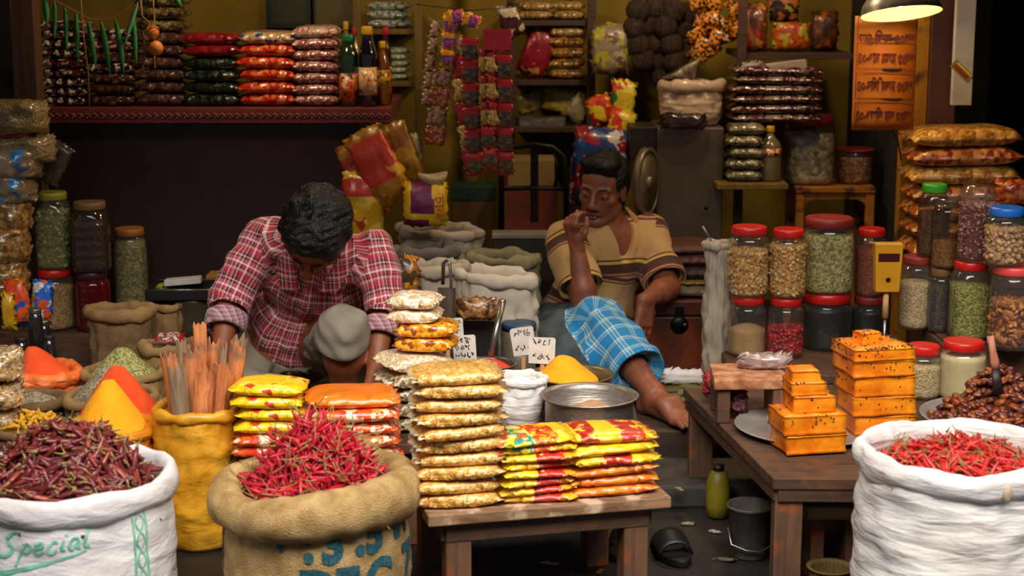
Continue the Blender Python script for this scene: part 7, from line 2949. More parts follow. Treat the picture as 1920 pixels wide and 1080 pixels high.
# right upper shelf with bags
sh4, z4 = shelf('dark brown upper right shelf beside the yellow sign', 1385, 1600, 6.5, 6.9, [100], [1390], m_shelf, 1.7)
b_org = printed('orange_snack_bag', 'a8480e', ['c87018', '7a2a10', 'a89a30'], 16)
bag('snack_bag', 'brown box of red packets at the left of the upper right shelf', 1388, 6, 1440, 96, 6.6, 0.06, [printed('brown_red_bag', '6a3418', ['a8341c', 'b87a3c'], 18)], seed=51)
bag('snack_bag', 'orange bag in the middle of the upper right shelf', 1448, 40, 1520, 96, 6.6, 0.06, [b_org], seed=52, vertical=False)
bag('snack_bag', 'dark bag with yellow print at the top of the shelf', 1440, -20, 1500, 42, 6.66, 0.05, [printed('dark_yellow_bag', '2a1a10', ['8a8a2c', 'a85a1c'], 16)], seed=53)
bag('snack_bag', 'brown orange bag at the right of the upper right shelf', 1518, 20, 1572, 96, 6.62, 0.06, [printed('brown_orange_bag', '5a2a10', ['8a4a18', '3a2014'], 14)], seed=54)

# ------------------------------------------------------------------ the metal grinder and what stands on it
m_grind = mat('worn_grey_metal', '5c5044', '6e6254', 6, rough=0.45, metal=0.6)
a, b = W(1232, 416, 6.25), W(1362, 242, 6.25)
r = empty('grinder', ((a.x + b.x) / 2, 6.46, PLAT))
tag(r, 'grey metal grinding machine behind the seated man, with a belt wheel', 'machine')
w = b.x - a.x
H = b.z - PLAT
MB().box((0, 0, H / 2 + 0.12), (w, 0.3, H - 0.24)).build('housing', m_grind, r, smooth=False, bevel=0.006)
for sx in (-1, 1):
    for sy in (-1, 1):
        MB().box((sx * (w / 2 - 0.02), sy * 0.13, 0.12), (0.03, 0.03, 0.24)).build('leg', m_grind, r, smooth=False)
hop = W(1208, 262, 6.25)
MB().box((-w / 2 - 0.05, -0.02, H - 0.06), (0.10, 0.22, 0.12)).build('hopper', mat('dark_grey_metal', '2e2620', '3a3028', 8, rough=0.5, metal=0.5), r, smooth=False, bevel=0.004)
wc = W(1212, 342, 6.2) - Vector(r.location)
wh = MB()
P = [(0.035, -0.012), (0.105, -0.012), (0.112, -0.006), (0.104, 0.0), (0.112, 0.006), (0.105, 0.012), (0.035, 0.012), (0.035, -0.012)]
wh.lathe([(0.02, -0.02), (0.02, 0.02)], 20)
rim_ = MB().lathe([(0.095, -0.012), (0.112, -0.012), (0.108, 0.0), (0.112, 0.012), (0.095, 0.012), (0.095, -0.012)], 44)
wh.add(np.concatenate(rim_.v), [q for q in rim_.f if len(q) == 4])
wh.lathe([(0.1, 0.008), (0.1, 0.010), (0.001, 0.010)], 30)
o = wh.build('belt_wheel', mat('pale_worn_metal', '8a7e68', '6a604e', 12, rough=0.45, metal=0.6), r, tuple(wc), (R(90), 0, R(58)))
o.scale = (0.8, 1.15, 1)
MB().ell(tuple(W(1324, 390, 6.25) - Vector(r.location)), (0.008, 0.006, 0.008)).build('bolt', m_blackmetal, r)
zg = PLAT + H + 0.001
bagp = make_sack('knotted_bag', 'knotted clear bag of pale flour on the grinder', 'bag', (W(1296, 220, 6.38).x, 6.40, zg), 0.108, W(1296, 150, 6.38).z - zg, mat('flour_bag_film', 'b49880', 'c4aa92', 6, rough=0.35, coat=0.5, bump=0.4, bscale=30), rim=0.02, seed=71, fold=0.02, horiz=0.3, bulge=0.1, base=0.85, inner=0.01, seg=48, sy=0.7, rim_lump=0.6)[0]
MB().lathe([(0.03, 0), (0.02, 0.015), (0.045, 0.05), (0.075, 0.075)], 24, fn=lambda t, i, r_, z: (r_ * (1 + 0.25 * math.sin(5 * t)), z)).build('gathered_neck', mat('clear_neck_film', '8a7c68', 'a09078', 20, rough=0.3, coat=0.5), bagp, (0.0, 0.0, W(1296, 150, 6.38).z - zg - 0.02), (0, -0.5, 0))
bag('snack_bag', 'dark bag lying at the foot of the flour bag', 1238, 212, 1325, 242, 6.28, 0.05, [film('dark_maroon_bag', ['2a1614', '4a2420'], 30)], vertical=False, seed=72)
# tall pile of wine and olive packets
zlow = W(1395, 342, 6.25).z
sp = slab('board_shelf', (W(1345, 352, 6.2).x, 6.2, zlow - 0.02), (W(1478, 352, 6.2).x, 6.5, zlow), m_ochrewood, 0.002)
tag(sp, 'small yellowish board shelf under the olive packets', 'shelf')
cstack(1362, 1430, 236, 5, [p_olive], 'olive clear packet', 'the stack on the small board shelf', Y=6.34, z0=zlow + 0.001, seed=18)
zst = W(1395, 236, 6.34).z + 0.012
cstack(1366, 1542, 128, 6, [p_dred], 'wide wine red packet', 'the stack left of the yellow sign', Y=6.4, z0=zst, seed=19, depth=0.22)
zt2 = W(1474, 138, 6.32).z
o = MB().box((0, 0, 0), (78 * kk, 0.05, 0.045)).build('white_box', mat('white_carton', 'a8988e', '988880', 10, rough=0.6), None, tuple(W(1474, 127, 6.34)), (0, -0.12, 0), smooth=False, bevel=0.002)
tag(o, 'narrow white box lying on the wine red packets', 'box')
bag('snack_bag', 'dark bag with orange top on the wine red packets', 1376, 116, 1432, 150, 6.36, 0.05, [printed('black_orange_bag', '1e1410', ['b8501c', '8a8478'], 14)], vertical=False, seed=74, roll=-0.2)
# plastic bottle beside the sweets jar
bottle('small clear bottle with a yellow orange cap beside the sweets jar', 1424, 1466, 236, 6.30, mat('clear_olive_bottle', '6a6448', '7a7456', 10, rough=0.15, coat=0.6), k_y, l_or, z0=zlow + 0.001, neck=0.3, lab=(0.45, 0.6))

# ------------------------------------------------------------------ trunk, folded mats, pouch
m_rust = None


def rust():
    m, nt, b = base_mat('rusty_red_trunk_paint')
    b.inputs['Roughness'].default_value = 0.5
    v = coords(nt)
    nz = N(nt, 'ShaderNodeTexNoise')
    nz.inputs['Scale'].default_value = 6
    nz.inputs['Detail'].default_value = 7
    nt.links.new(v, nz.inputs['Vector'])
    c = ramp(nt, nz.outputs['Fac'], [(0.35, '3a1a10'), (0.5, '6a2a14'), (0.62, '8a4018'), (0.72, '4a2414')])
    nt.links.new(c, b.inputs['Base Color'])
    set_bump(nt, b, nz.outputs['Fac'], 0.3, 0.004)
    return m


m_rust = rust()
a, b = W(1192, 693, 5.93), W(1366, 548, 5.93)
r = empty('storage_chest', ((a.x + b.x) / 2, 6.06, PLAT))
tag(r, 'rusty red metal chest with a round lock beside the seated man', 'trunk')
w, H = b.x - a.x, W(1280, 562, 5.93).z - PLAT
MB().box((0, 0, (H - 0.062) / 2), (w, 0.26, H - 0.062)).build('body', m_rust, r, smooth=False, bevel=0.006)
MB().box((0, 0, H - 0.03), (w + 0.008, 0.27, 0.058)).build('lid', m_rust, r, smooth=False, bevel=0.008)
MB().lathe([(0.03, 0), (0.032, 0.004), (0.026, 0.010), (0.006, 0.012), (0.001, 0.012)], 30, rot=rotm(R(90)), loc=(-0.01, -0.131, H - 0.09)).build('round_lock', m_blackmetal, r)
MB().box((-0.01, -0.137, H - 0.05), (0.03, 0.006, 0.06)).build('hasp', m_blackmetal, r, smooth=False, bevel=0.002)
MB().ell((0.008, -0.146, H - 0.088), (0.006, 0.005, 0.006)).build('padlock_stud', m_steel, r)
m_hide = [mat('brown_hide_a', '4a2418', '5a2e1e', 10, rough=0.6, bump=0.4), mat('brown_hide_b', '2e1812', '3c2018', 10, rough=0.6, bump=0.4), mat('yellow_pad', '8a6a24', '9c7a30', 10, rough=0.7), mat('pale_pad', '8a7c5c', '9a8c6a', 20, rough=0.8)]
z = PLAT + H + 0.002
for i, (m, th, lb) in enumerate([(m_hide[3], 0.045, 'pale folded pad at the bottom of the pile on the trunk'), (m_hide[2], 0.022, 'thin yellow pad in the pile on the trunk'), (m_hide[1], 0.05, 'dark brown folded mat above the yellow pad'),
                                 (m_hide[0], 0.045, 'reddish brown folded mat near the top of the trunk pile'), (m_hide[0], 0.035, 'topmost reddish brown mat on the trunk pile')]):
    mb = pillow(0.20 - 0.008 * (i % 2), 0.24, th, 90 + i, 18, 14, seal=0.0, lump=0.12, corner=0.02, p=5)
    o = mb.build('folded_mat', m, None, (W(1286, 470, 6.06).x, 6.065, z), (0, 0, 0.05 * (i - 2)))
    tag(o, lb, 'mat', 'folded mats on the trunk')
    z += max(v_.co.z for v_ in o.data.vertices) * 0.9
back_sack('small grey cloth pouch with a spoon, left of the peanut jars', 1326, 1372, 452, 5.60, m_cloth, 75, 0.0, z0=W(1345, 690, 5.60).z * 0 + PLAT, rim=0.012, sy=0.9)
sp_ = MB().tube([W(1345, 470, 5.60), W(1330, 445, 5.58), W(1317, 425, 5.57)], [0.004, 0.0035, 0.006], 8, flat=0.6).build('spoon', m_alum)
tag(sp_, 'thin metal spoon sticking out of the grey pouch', 'spoon')

# ------------------------------------------------------------------ yellow sign with lettering, and the lamp
Yg = 5.86
a, b = W(1596, 244, Yg), W(1722, 30, Yg)
sg = empty('price_sign', ((a.x + b.x) / 2, Yg, (a.z + b.z) / 2))
tag(sg, 'hanging yellow orange sign with red lettering under the lamp', 'sign')
w, h = b.x - a.x, b.z - a.z
m_sign = mat('yellow_orange_board', 'b0600c', 'ba6c10', 7, rough=0.6)
m_signink = mat('dark_red_ink', '4c0c08', '5c120c', 60, rough=0.8)
P = []
for i in range(12):
    z = -h / 2 + h * i / 11
    P.append([(-w / 2, 0.004 * math.sin(z * 12), z), (0, -0.003 + 0.004 * math.sin(z * 12), z), (w / 2, 0.004 * math.sin(z * 12 + 0.6), z)])
bd_ = MB().grid(P).build('board', m_sign, sg)
sd = bd_.modifiers.new('thick', 'SOLIDIFY')
sd.thickness = 0.004
sd.offset = 1
bor, slt = MB(), MB()
rows = [(72, 'আ৮িভল ৩০জ'), (108, '৪০-গান মলম ৩৩জ'), (160, '৪০-চিনি মলম ৩৩জ'), (216, '৪০-গভিল মল ৩৩জ')]
for (py, s) in rows:
    z = W(1660, py, Yg).z - sg.location.z
    v, f = text_mesh(s, 0.050, bold=0.0016)
    xs = [q[0] for q in v]
    sc_x = w * 0.88 / (max(xs) - min(xs))
    mx = (max(xs) + min(xs)) / 2
    MB().add([((q[0] - mx) * sc_x, -0.0085, q[1] * 1.0 + z - 0.018) for q in v], f).build('lettering_line', m_signink, sg, smooth=False)
for y0, y1 in ((80, 128), (136, 184), (192, 238), (32, 72)):
    z0_, z1_ = W(1660, y1, Yg).z - sg.location.z, W(1660, y0, Yg).z - sg.location.z
    t = 0.0018
    xw = w * 0.46
    for (c_, d_) in (((0, -0.0078, z0_), (2 * xw, 0.0012, t)), ((0, -0.0078, z1_), (2 * xw, 0.0012, t)), ((-xw, -0.0078, (z0_ + z1_) / 2), (t, 0.0012, z1_ - z0_)), ((xw, -0.0078, (z0_ + z1_) / 2), (t, 0.0012, z1_ - z0_))):
        bor.box(c_, d_)
for py in (72, 130, 186):
    z = W(1675, py, Yg).z - sg.location.z
    slt.ell((W(1672, py, Yg).x - sg.location.x, -0.006, z), (0.036, 0.003, 0.0048), 0, 14, 8)
bor.build('ruled_border', m_signink, sg, smooth=False)
slt.build('punched_slot', mat('slot_shadow', '2c2a20', rough=0.9), sg)
c0 = W(1672, 244, Yg)
tag(MB().tube([c0, W(1683, 262, 5.9), W(1690, 300, 6.02)], 0.003, 6).build('cable', m_blackframe), 'short dark cable hanging below the yellow sign', 'cable')

lpos = W(1690, 26, 5.62)
lp = empty('pendant_lamp', tuple(lpos))
tag(lp, 'tilted metal pendant lamp shade glowing above the yellow sign', 'lamp')
rl = 76 * mpp(5.62, 20)
m_shade = mat('speckled_metal_shade', '8a8478', '6a655a', 40, rough=0.35, metal=0.5)
m_enamel = mat('pale_enamel', 'ecd08a', rough=0.35)
pro = [(rl, 0), (rl * 1.0, 0.004), (rl * 0.93, 0.035), (rl * 0.75, 0.066), (rl * 0.45, 0.09), (rl * 0.2, 0.10), (rl * 0.18, 0.13), (0.002, 0.13)]
pri = [(rl * 0.985, 0.001), (rl * 0.92, 0.033), (rl * 0.74, 0.063), (rl * 0.44, 0.087), (0.002, 0.096)]
q = rotm(R(-13), R(-4), 0)
o = MB()
t = MB().lathe(pro, 64)
o.add(np.concatenate(t.v), [f_ for f_ in t.f if len(f_) == 4], 0, q)
t = MB().lathe(pri, 64)
o.add(np.concatenate(t.v), [f_[::-1] for f_ in t.f if len(f_) == 4], 1, q)
o.build('shade', [m_shade, m_enamel], lp)
bm_ = mat('lit_bulb', 'ffdf9a', emit=14.0)
MB().ell(tuple(q @ np.array((0, 0, 0.052))), (0.024, 0.024, 0.03), 0, 16, 12).build('bulb', bm_, lp)
MB().tube([tuple(q @ np.array((0, 0, 0.128))), (0.0, 0.02, 0.35), (0, 0.02, 2.2 - lpos.z)], 0.004, 8).build('cord', m_blackframe, lp)
lb = bulb('lamp_bulb_light', tuple(lpos + Vector(q @ np.array((0, 0, 0.012)))), 3.0, (1.0, 0.74, 0.42), 0.03)

# ------------------------------------------------------------------ pile of packets at the far right
zc2 = W(1800, 476, 5.95).z
crate('tall_crate', 'tall crate hidden behind the jars under the right packet pile', (1.43, 5.78, 0), (1.98, 6.05, zc2), m_tablewood, 0.0)
p_gold = grain('golden_snack_pack', ['b87c2c', 'c89244', '9a6420', 'd8a858'], 60, 0.28, 0.7, 0.7)
p_redgold = grain('red_gold_snack_pack', ['b05a24', 'c8843c', '8a3018', 'd09a4c'], 50, 0.28, 0.7, 0.7)
cstack(1700, 1908, 248, 7, None, ['golden snack packet with reddish tint'] * 4 + ['yellow pink snack packet', 'golden red snack packet', 'golden grain packet'], 'the pile behind the right jars', Y=5.92, z0=zc2 + 0.001, depth=0.26,
       per=[[p_redgold]] * 4 + [[p_gold]] * 1 + [[p_redgold]] + [[p_gold]], seed=25, lump=0.1)
bag('snack_bag', 'orange snack packet at the right edge above the blue lid', 1862, 335, 1960, 385, 5.72, 0.08, [grain('orange_snack_pack', ['b8501c', 'c8743c', '9a3814'], 50, 0.28, 0.7, 0.8)], vertical=False, seed=76)

# ------------------------------------------------------------------ left edge: hanging and piled bags, packets
z0 = ZL
p_chips = printed('tan_snack_bag', '8a6634', ['7a5626', 'a8844a', '6a4620'], 38, cover=0.55, coat=0.8, rough=0.2, bump=0.8)
p_blue = printed('blue_label_bag', '7a6444', ['1c4a82', '2a7ab8', '8a7c60'], 10, cover=0.545, coat=0.8, rough=0.2, bump=0.8)
p_redch = grain('red_chilli_bag', ['6a1a14', '7a2418', '54120e'], 60, 0.3, 0.6)
m_netbag = grain('pale_seed_bag', ['8a7444', '7a6438', '9c8654'], 150, 0.4, 0.5)
lst = [('tan seed bag topmost of the pile at the left edge', -60, 182, 92, 246, 0.15, [m_netbag]), ('red chilli bag second in the pile at the left edge', -60, 222, 70, 254, 0.13, [p_redch]),
       ('tan bag with torn clear end in the left pile', -60, 248, 105, 300, 0.14, [m_netbag]), ('blue labelled bag in the left pile, upper', -60, 268, 80, 330, 0.16, [p_blue]),
       ('blue labelled bag in the left pile, lower', -60, 318, 70, 375, 0.16, [p_blue]), ('brown snack bag at the left edge above the cardamom jar', -60, 360, 62, 428, 0.15, [p_chips]),
       ('brown snack bag at the left edge beside the cardamom jar', -60, 418, 58, 488, 0.15, [p_chips]), ('lowest brown snack bag of the left pile', -60, 478, 56, 548, 0.15, [p_chips])]
for i, (lb, x0, y0, x1, y1, th, ms_) in enumerate(lst):
    bag('snack_bag', lb, x0, y0, x1, y1 + 8, 5.72 + 0.01 * (i % 3), th, ms_, vertical=False, seed=100 + i, lump=0.25, corner=0.2)
bag('clear_bag', 'wrinkled clear bag end poking out of the left pile', 70, 262, 128, 345, 5.84, 0.03, [mat('wrinkled_clear_film', '3c342c', '54483c', 30, rough=0.2, coat=0.7, bump=1.0, bscale=40)], seed=110, roll=0.5)
crate('wooden_crate', 'wooden crate under the bags at the left edge', (-2.05, 5.56, PLAT), (-1.93, 6.0, ZL), m_tablewood, PLAT)
# snack packets with bright print in front of the jars
Yp = 5.42
bag('snack_packet', 'orange and yellow snack packet standing before the left jars', 14, 522, 56, 612, Yp, 0.05, [printed('orange_blue_packet', 'c8541c', ['d8b01c', '1c4a9a', 'c83a1c'], 14, cover=0.56)], seed=111, roll=-0.15)
bag('snack_packet', 'blue and green snack packet standing before the left jars', 60, 524, 100, 605, Yp + 0.04, 0.04, [printed('blue_green_packet', '1c5ab8', ['7a9a2c', 'c8502c', 'b8b8b0'], 16, cover=0.54)], seed=112, roll=0.1)
bag('snack_packet', 'yellow packet at the far left beside the orange one', 4, 548, 30, 618, Yp - 0.03, 0.04, [mat('yellow_foil', 'c89a1c', 'a87c14', 20, rough=0.3, coat=0.5)], seed=113)
m_darkjar = mat('dark_glass_jar', '141414', '222222', 12, rough=0.12, coat=0.8)
for i, (x0, x1, y0, y1, Y, lb) in enumerate([(54, 82, 578, 632, 5.36, 'dark glass jar with a metal lid before the orange packet'), (80, 106, 628, 668, 5.22, 'small dark jar behind the red chilli powder'), (28, 54, 632, 660, 5.30, 'dark jar behind the red powder peak'), (70, 96, 600, 640, 5.42, 'dark jar with grey lid behind the others')]):
    p = W((x0 + x1) / 2, y1, Y)
    jz = PLAT + 0.001
    jar(lb, (p.x, Y, jz), (x1 - x0) * mpp(Y) / 2, W((x0 + x1) / 2, y0, Y).z - jz, m_steel if i in (0, 3) else m_blackframe, fill=0.9, cont=c_black, body_m=m_darkjar, neck=0.8, lid_h=0.012)
# standing brown sacks and tin
c = W(222, 574, 5.40)
make_sack('gunny_sack', 'grey brown gunny sack with folded tan rim behind the fennel', 'sack', (c.x, 5.40, PLAT), 0.100, c.z - PLAT, m_brownsack, rim=0.020, seed=81, fold=0.02, horiz=0.3, bulge=0.02, base=0.95, inner=0.03, seg=56, rim_m=m_tansack, sy=0.7, rim_lump=0.4, rim_label='tan folded rim')
c = W(300, 572, 5.52)
make_sack('gunny_sack', 'small tan sack standing behind the gunny sack', 'sack', (c.x + 0.012, 5.56, PLAT), 0.052, c.z - PLAT, m_tansack, rim=0.012, seed=83, fold=0.012, bulge=0.02, base=0.95, inner=0.03, seg=40, sy=0.8)
c = G(322, 640, 0.40)
s_, S_, H_ = make_sack('gunny_sack', 'open tan gunny sack with a red packet lying on it', 'sack', (c.x, 5.24, PLAT), 0.086, W(322, 640, 5.24).z - PLAT, m_tansack, rim=0.016, seed=85, fold=0.016, bulge=0.04, base=0.9, inner=0.02, seg=48, sy=0.85, rim_lump=0.5)
o = pillow(0.085, 0.06, 0.016, 120, bands=[(-0.7, 0.7, 1)]).build('small_packet', [mat('red_small_packet', 'b0141c', rough=0.35, coat=0.4), printed('red_print_packet', 'c8b0a0', ['b81a20', '6a4a3a'], 60, cover=0.52)], None, (c.x + 0.005, 5.22, W(322, 634, 5.22).z - 0.005), (0.25, 0, 0.1))
tag(o, 'small red printed packet lying on the open gunny sack', 'packet')
c = W(366, 560, 5.62)
tn = empty('storage_tin', (c.x, 5.62, PLAT))
tag(tn, 'dull olive metal tin under the tray of papers', 'tin')
rt, ht = 0.075, W(366, 556, 5.62).z - PLAT
MB().lathe([(rt, 0), (rt, ht * 0.3), (rt * 1.02, ht * 0.32), (rt, ht * 0.34), (rt, ht * 0.66), (rt * 1.02, ht * 0.68), (rt, ht * 0.7), (rt, ht - 0.008), (rt * 1.02, ht), (0.001, ht)], 40).build('tin_body', mat('olive_tin', '4a4030', '5a4e3a', 8, rough=0.4, metal=0.4), tn)
tp = W(342, 540, 5.62)
ty = empty('black_tray', (tp.x, 5.64, PLAT + ht + 0.002))
tag(ty, 'shallow black tray of papers on the olive tin', 'tray')
w, d = 118 * mpp(5.62), 0.20
tm = MB()
tm.box((0, 0, 0.004), (w, d, 0.006))
for sx in (-1, 1):
    tm.box((sx * w / 2, 0, 0.018), (0.008, d, 0.034))
for sy in (-1, 1):
    tm.box((0, sy * d / 2, 0.018), (w, 0.008, 0.034))
tm.build('tray_body', mat('black_tray_plastic', '121214', '1c1c20', 10, rough=0.35), ty, smooth=False, bevel=0.002)
MB().tube([(-w / 2, -d / 2 - 0.002, 0.036), (w / 2, -d / 2 - 0.002, 0.036)], 0.0035, 8).build('metal_rim', m_steel, ty)
o = MB().box((0, 0, 0), (0.12, 0.13, 0.02)).build('paper_pad', mat('white_paper', 'b8b0a8', 'a8a098', 20, rough=0.8), None, (tp.x + 0.0, 5.64, PLAT + ht + 0.050), (-0.12, -0.06, 0.15), smooth=False, bevel=0.002)
tag(o, 'white pad of paper lying in the black tray', 'paper')
o = pillow(0.05, 0.08, 0.03, 121).build('small_packet', printed('yellow_green_packet', '9a8a20', ['3a5a1c', 'c8b83a'], 30), None, (tp.x - 0.065, 5.63, PLAT + ht + 0.012), (0, 0, 0.3))
tag(o, 'small yellow green packet in the black tray', 'packet')
o = slab('gold_box', (W(388, 530, 5.9).x, 5.88, PLAT), (W(420, 530, 5.9).x, 5.98, W(400, 515, 5.9).z), mat('gold_carton', 'a8741c', '8a5c14', 10, rough=0.5), 0.002)
tag(o, 'gold yellow carton just behind the plaid man', 'carton')
# clear bags at the lower left
m_snackmix = printed('clear_snack_mix', 'a08058', ['b89a70', '8a6030', 'b8923a', 'c8b8a0'], 58, rough=0.15, coat=0.9, cover=0.55, bump=0.9)
for i, (x0, y0, x1, y1, lb) in enumerate([(-50, 645, 44, 715, 'clear bag of snack mix at the left edge, upper'), (-50, 705, 46, 765, 'clear bag of snack mix at the left edge, middle'), (-50, 755, 38, 812, 'clear bag of snack mix at the left edge, lower')]):
    bag('clear_bag', lb, x0, y0, x1, y1, 4.62 + 0.02 * i, 0.14, [m_snackmix], vertical=False, seed=130 + i, lump=0.3, corner=0.2)
crate('wooden_crate', 'wooden crate under the clear bags at the left edge', (-1.62, 4.50, 0), (-1.39, 4.70, W(0, 812, 4.64).z - 0.004), m_tablewood, 0.0)

# ------------------------------------------------------------------ low stool, leaves, white roll
m_stooltop = mat('red_dusted_wood', '8a4a2c', 'c08a60', 24, rough=0.85, bump=0.5)
p = W(1405, 720, 5.06)
zs_ = 0.327
a, b = W(1336, 715, 5.10), W(1486, 715, 5.10)
w = b.x - a.x
zst = W(1405, 712, 5.02).z
a, b = W(1334, 715, 4.62), W(1478, 715, 4.62)
w = b.x - a.x
r = empty('low_stool', ((a.x + b.x) / 2, 4.66, ZR + 0.001))
tag(r, 'small rough wooden stool dusted red, left of the sweets', 'stool')
H = 0.128
MB().prism([(-w / 2, -0.10), (w / 2, -0.09), (w / 2 - 0.01, 0.10), (-w / 2 + 0.01, 0.10)], 0.03, 0, loc=(0, 0, H - 0.03)).build('seat', m_stooltop, r, smooth=False, bevel=0.004)
for sx in (-1, 1):
    for sy in (-1, 1):
        MB().box((sx * (w / 2 - 0.03), sy * 0.07, (H - 0.031) / 2), (0.036, 0.034, H - 0.031)).build('leg', m_tablewood if sx < 0 else m_legwood, r, smooth=False, bevel=0.003)
sx_, sy_ = r.location.x, r.location.y
o = bag('plastic_pouch', 'crumpled clear plastic pouch lying on the low stool', 1384, 670, 1482, 702, 4.70, 0.06, [mat('crumpled_clear_plastic', '8a7068', 'b09890', 30, rough=0.2, coat=0.8, bump=1.0, bscale=50)], vertical=False, seed=140)
o.location.z = ZR + H + 0.022
o = bag('cloth_roll', 'white rolled cloth on the step before the trunk', 1232, 712, 1322, 740, 5.62, 0.05, [m_white_cloth], vertical=False, seed=141, corner=0.05)
o.location.z = PLAT + 0.052
o = slab('plank', (W(1200, 720, 5.56).x, 5.53, PLAT), (W(1345, 720, 5.56).x, 5.70, PLAT + 0.026), m_ochrewood, 0.003)
tag(o, 'flat plank on the shop floor before the trunk, under the white roll', 'plank')
bk = G(1298, 772, PLAT)
bs = bowl('leaf_basket', 'shallow round basket heaped with dry green leaves', (bk.x + 0.01, 5.36, PLAT + 0.001), 0.115, 0.035, m_leafdish, cat='basket', foot=0.75)
rnd = random.Random(3)
lm_ = []
for i in range(3):
    me = leaf_mesh(0.09, 0.017, i).mesh('dry_leaf', mat(('dry_leaf_a', 'dry_leaf_b', 'dry_leaf_c')[i], ('5a5430', '6e6838', '4a4526')[i], ('6c6640', '827c4c', '5a5532')[i], 30, rough=0.7))
    lm_.append(me)
for i in range(48):
    t, q_ = rnd.uniform(0, 2 * PI), math.sqrt(rnd.random()) * 0.075
    o = link('dry_leaf', lm_[i % 3], None, (bk.x + 0.01 + q_ * math.cos(t), 5.36 + q_ * math.sin(t), PLAT + 0.036 + 0.02 * (1 - q_ / 0.08) * rnd.random() + rnd.uniform(0, 0.008)), (R(90) + rnd.uniform(-0.3, 0.3), rnd.uniform(-0.25, 0.25), rnd.uniform(0, 6.28)))
    sd = o.modifiers.new('thick', 'SOLIDIFY')
    sd.thickness = 0.001
    tag(o, 'dry olive leaf in the heap on the round basket', 'leaf', 'dry leaves in the round basket')
m_mesh = mat('red_mesh_cloth', '8a1c1c', 'a82a24', 60, rough=0.7, bump=1.0, bscale=80)
o = bag('red_net', 'crumpled red net lying left of the low stool', 1318, 702, 1352, 748, 4.86, 0.05, [m_mesh], seed=142, lump=0.5)
o.location.z = ZR + 0.045
m_onion = mat('purple_net', '4a1c24', '5e2830', 60, rough=0.7, bump=1.0, bscale=80)
o = bag('purple_net', 'crumpled dark purple net under the low stool', 1360, 760, 1400, 806, 4.64, 0.06, [m_onion], seed=143, lump=0.5)
o.location.z = ZR + 0.05

# ------------------------------------------------------------------ under the tables
c = G(1404, 1068, 0.0)
bkY = 4.42
kx = mpp(bkY, 1000)
b0 = Vector((W(1406, 1000, bkY).x, bkY, 0.001))
r = empty('bucket', tuple(b0))
tag(r, 'dented grey metal bucket with a wire handle under the sweet table', 'bucket')
rb = 43 * kx
hb = W(1406, 945, bkY).z
MB().lathe([(rb * 0.80, 0), (rb * 0.82, 0.004), (rb * 0.97, hb - 0.012), (rb * 1.02, hb - 0.010), (rb * 1.05, hb - 0.004), (rb * 1.02, hb), (rb * 0.96, hb - 0.003), (rb * 0.8, 0.008), (0.002, 0.006)], 48,
           fn=lambda t, i, r_, z: (r_ + (0.002 * nz3(math.cos(t) * 3, math.sin(t) * 3, z * 30)), z)).build('bucket_body', mat('dirty_grey_metal', '4e4840', '625b50', 14, rough=0.6, metal=0.3, bump=0.3), r)
hp = [(-rb * 1.0, -0.02, hb - 0.06), (-rb * 0.9, -rb * 0.75, hb - 0.10), (-rb * 0.3, -rb * 1.02, 0.035), (rb * 0.3, -rb * 1.02, 0.03), (rb * 0.9, -rb * 0.75, hb - 0.10), (rb, -0.02, hb - 0.06)]
MB().tube(hp, 0.0035, 8).build('wire_handle', m_steel, r)
p = W(1560, 965, 4.2)
r = empty('plank_bench', (p.x + 0.01, 4.26, 0))
tag(r, 'rough plank bench standing under the sweet table', 'bench')
w = 0.19
H = W(1560, 955, 4.16).z
MB().prism([(-w / 2, -0.06), (-w / 2 + 0.02, -0.085), (w / 2, -0.085), (w / 2, 0.085), (-w / 2 + 0.01, 0.08)], 0.035, 0, loc=(0, 0, H - 0.035)).build('plank', wood('grey_plank', '8a7458', 'a8906c', 6, 0.75, 'X'), r, smooth=False, bevel=0.006)
for sx in (-1, 1):
    MB().box((sx * (w / 2 - 0.05), 0, (H - 0.036) / 2), (0.035, 0.12, H - 0.036)).build('leg', m_legwood, r, smooth=False, bevel=0.003)
c = W(1562, 1050, 4.10)
bowl('basket', 'small round straw basket on the ground under the bench', (c.x, 4.13, 0.001), 0.055, 0.07, wood('straw', '5a4420', '7a6030', 30, 0.8, 'Z'), cat='basket', foot=0.8)
yb = W(1347, 968, 4.72)
r = empty('plastic_jug', (yb.x, 4.74, 0.0))
tag(r, 'dirty yellow plastic jug in the shadow beside the bucket', 'jug')
rj = 23 * mpp(4.7, 930)
hj = W(1347, 875, 4.72).z
MB().lathe([(rj * 0.6, 0.0), (rj * 0.92, 0.008), (rj, 0.04), (rj, hj * 0.65), (rj * 0.7, hj * 0.85), (rj * 0.4, hj * 0.9)], 32).build('jug_body', mat('dirty_yellow_plastic', '8a7a14', '6c5f14', 16, rough=0.5), r)
MB().lathe([(rj * 0.45, hj * 0.88), (rj * 0.45, hj), (0.001, hj)], 20).build('cap', m_blackframe, r)
# slippers on the ground
m_rub = mat('black_rubber', '0e0d0c', '181614', 20, rough=0.5)


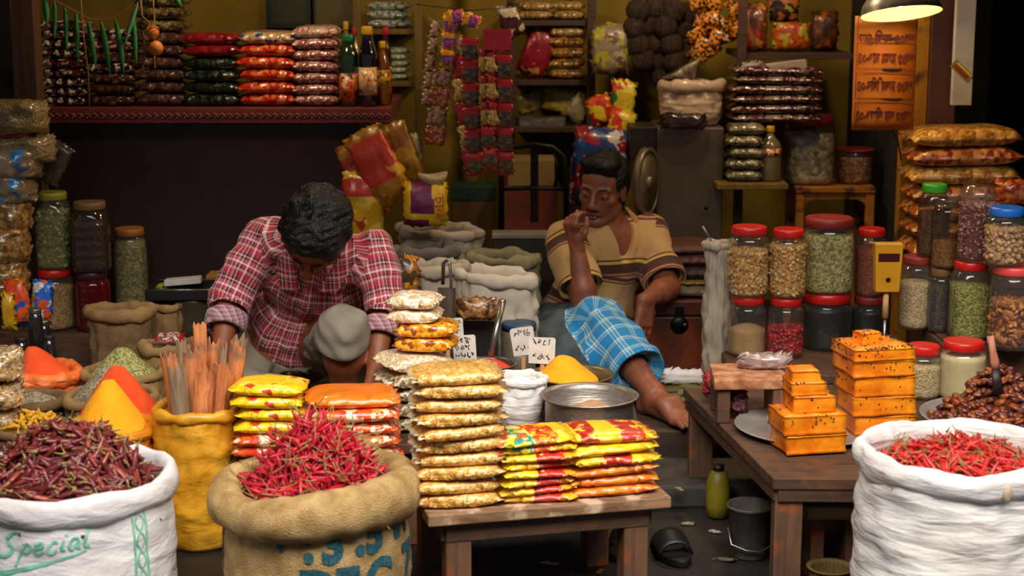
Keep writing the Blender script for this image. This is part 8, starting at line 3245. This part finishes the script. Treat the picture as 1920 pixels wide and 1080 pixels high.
def slipper(label, x, y, rz, flip):
    r = empty('slipper', (x, y, 0.001), rz)
    tag(r, label, 'slipper', 'black slippers on the ground')
    out = []
    for i in range(40):
        t = 2 * PI * i / 40
        l = math.sin(t)
        wq = 0.044 * (1 + 0.15 * l)
        out.append((wq * math.cos(t) + 0.008 * flip * l * l, 0.125 * l))
    MB().prism(out, 0.022).build('sole', m_rub, r, smooth=False, bevel=0.005)
    P = []
    for i in range(9):
        th = PI * i / 8
        row = []
        for j in range(5):
            yy = 0.0 + 0.075 * j / 4
            row.append((0.049 * math.cos(th) * (1 - 0.12 * j / 4), yy, 0.018 + 0.052 * math.sin(th) * (1 - 0.35 * j / 4)))
        P.append(row)
    o = MB().grid(P).build('strap', m_rub, r)
    s = o.modifiers.new('thick', 'SOLIDIFY')
    s.thickness = 0.006


c1, c2 = G(1180, 1035, 0), G(1248, 1042, 0)
slipper('black slipper left of the table leg under the low table', c1.x, c1.y + 0.03, R(165), 1)
slipper('black slipper right of the table leg under the low table', c2.x + 0.01, c2.y + 0.02, R(190), -1)
# litter on the ground
rnd = random.Random(21)
lit = [(1272, 920, 'pale green strip of litter leaning on the stone step'), (1340, 1000, 'white spoon shaped scrap on the ground'), (1100, 1045, 'pink and silver wrapper scrap under the low table'), (1125, 1075, 'orange scrap under the low table'),
       (1030, 1060, 'small white scrap behind the table leg'), (1290, 985, 'pale torn paper scrap on the step edge'), (1360, 1052, 'brown paper scrap beside the bucket')]
lc = ['8a8a62', 'b0a8a0', 'a86a72', 'b05a1c', 'b0a898', '8a7c66', '6a5848']
for i, (x, y, lb) in enumerate(lit):
    p = G(x, y, 0.0)
    if p.y > 4.8:
        p = G(x, y, 0.07)
    mb = pillow(rnd.uniform(0.03, 0.06), rnd.uniform(0.012, 0.03), 0.008, 200 + i, 10, 6, lump=0.8, corner=0.5)
    o = mb.build('litter_scrap', mat('litter_' + 'abcdefg'[i], lc[i], rough=0.6), None, (p.x, p.y, p.z + 0.001), (0.1, 0.1, rnd.uniform(0, 3)))
    tag(o, lb, 'litter')
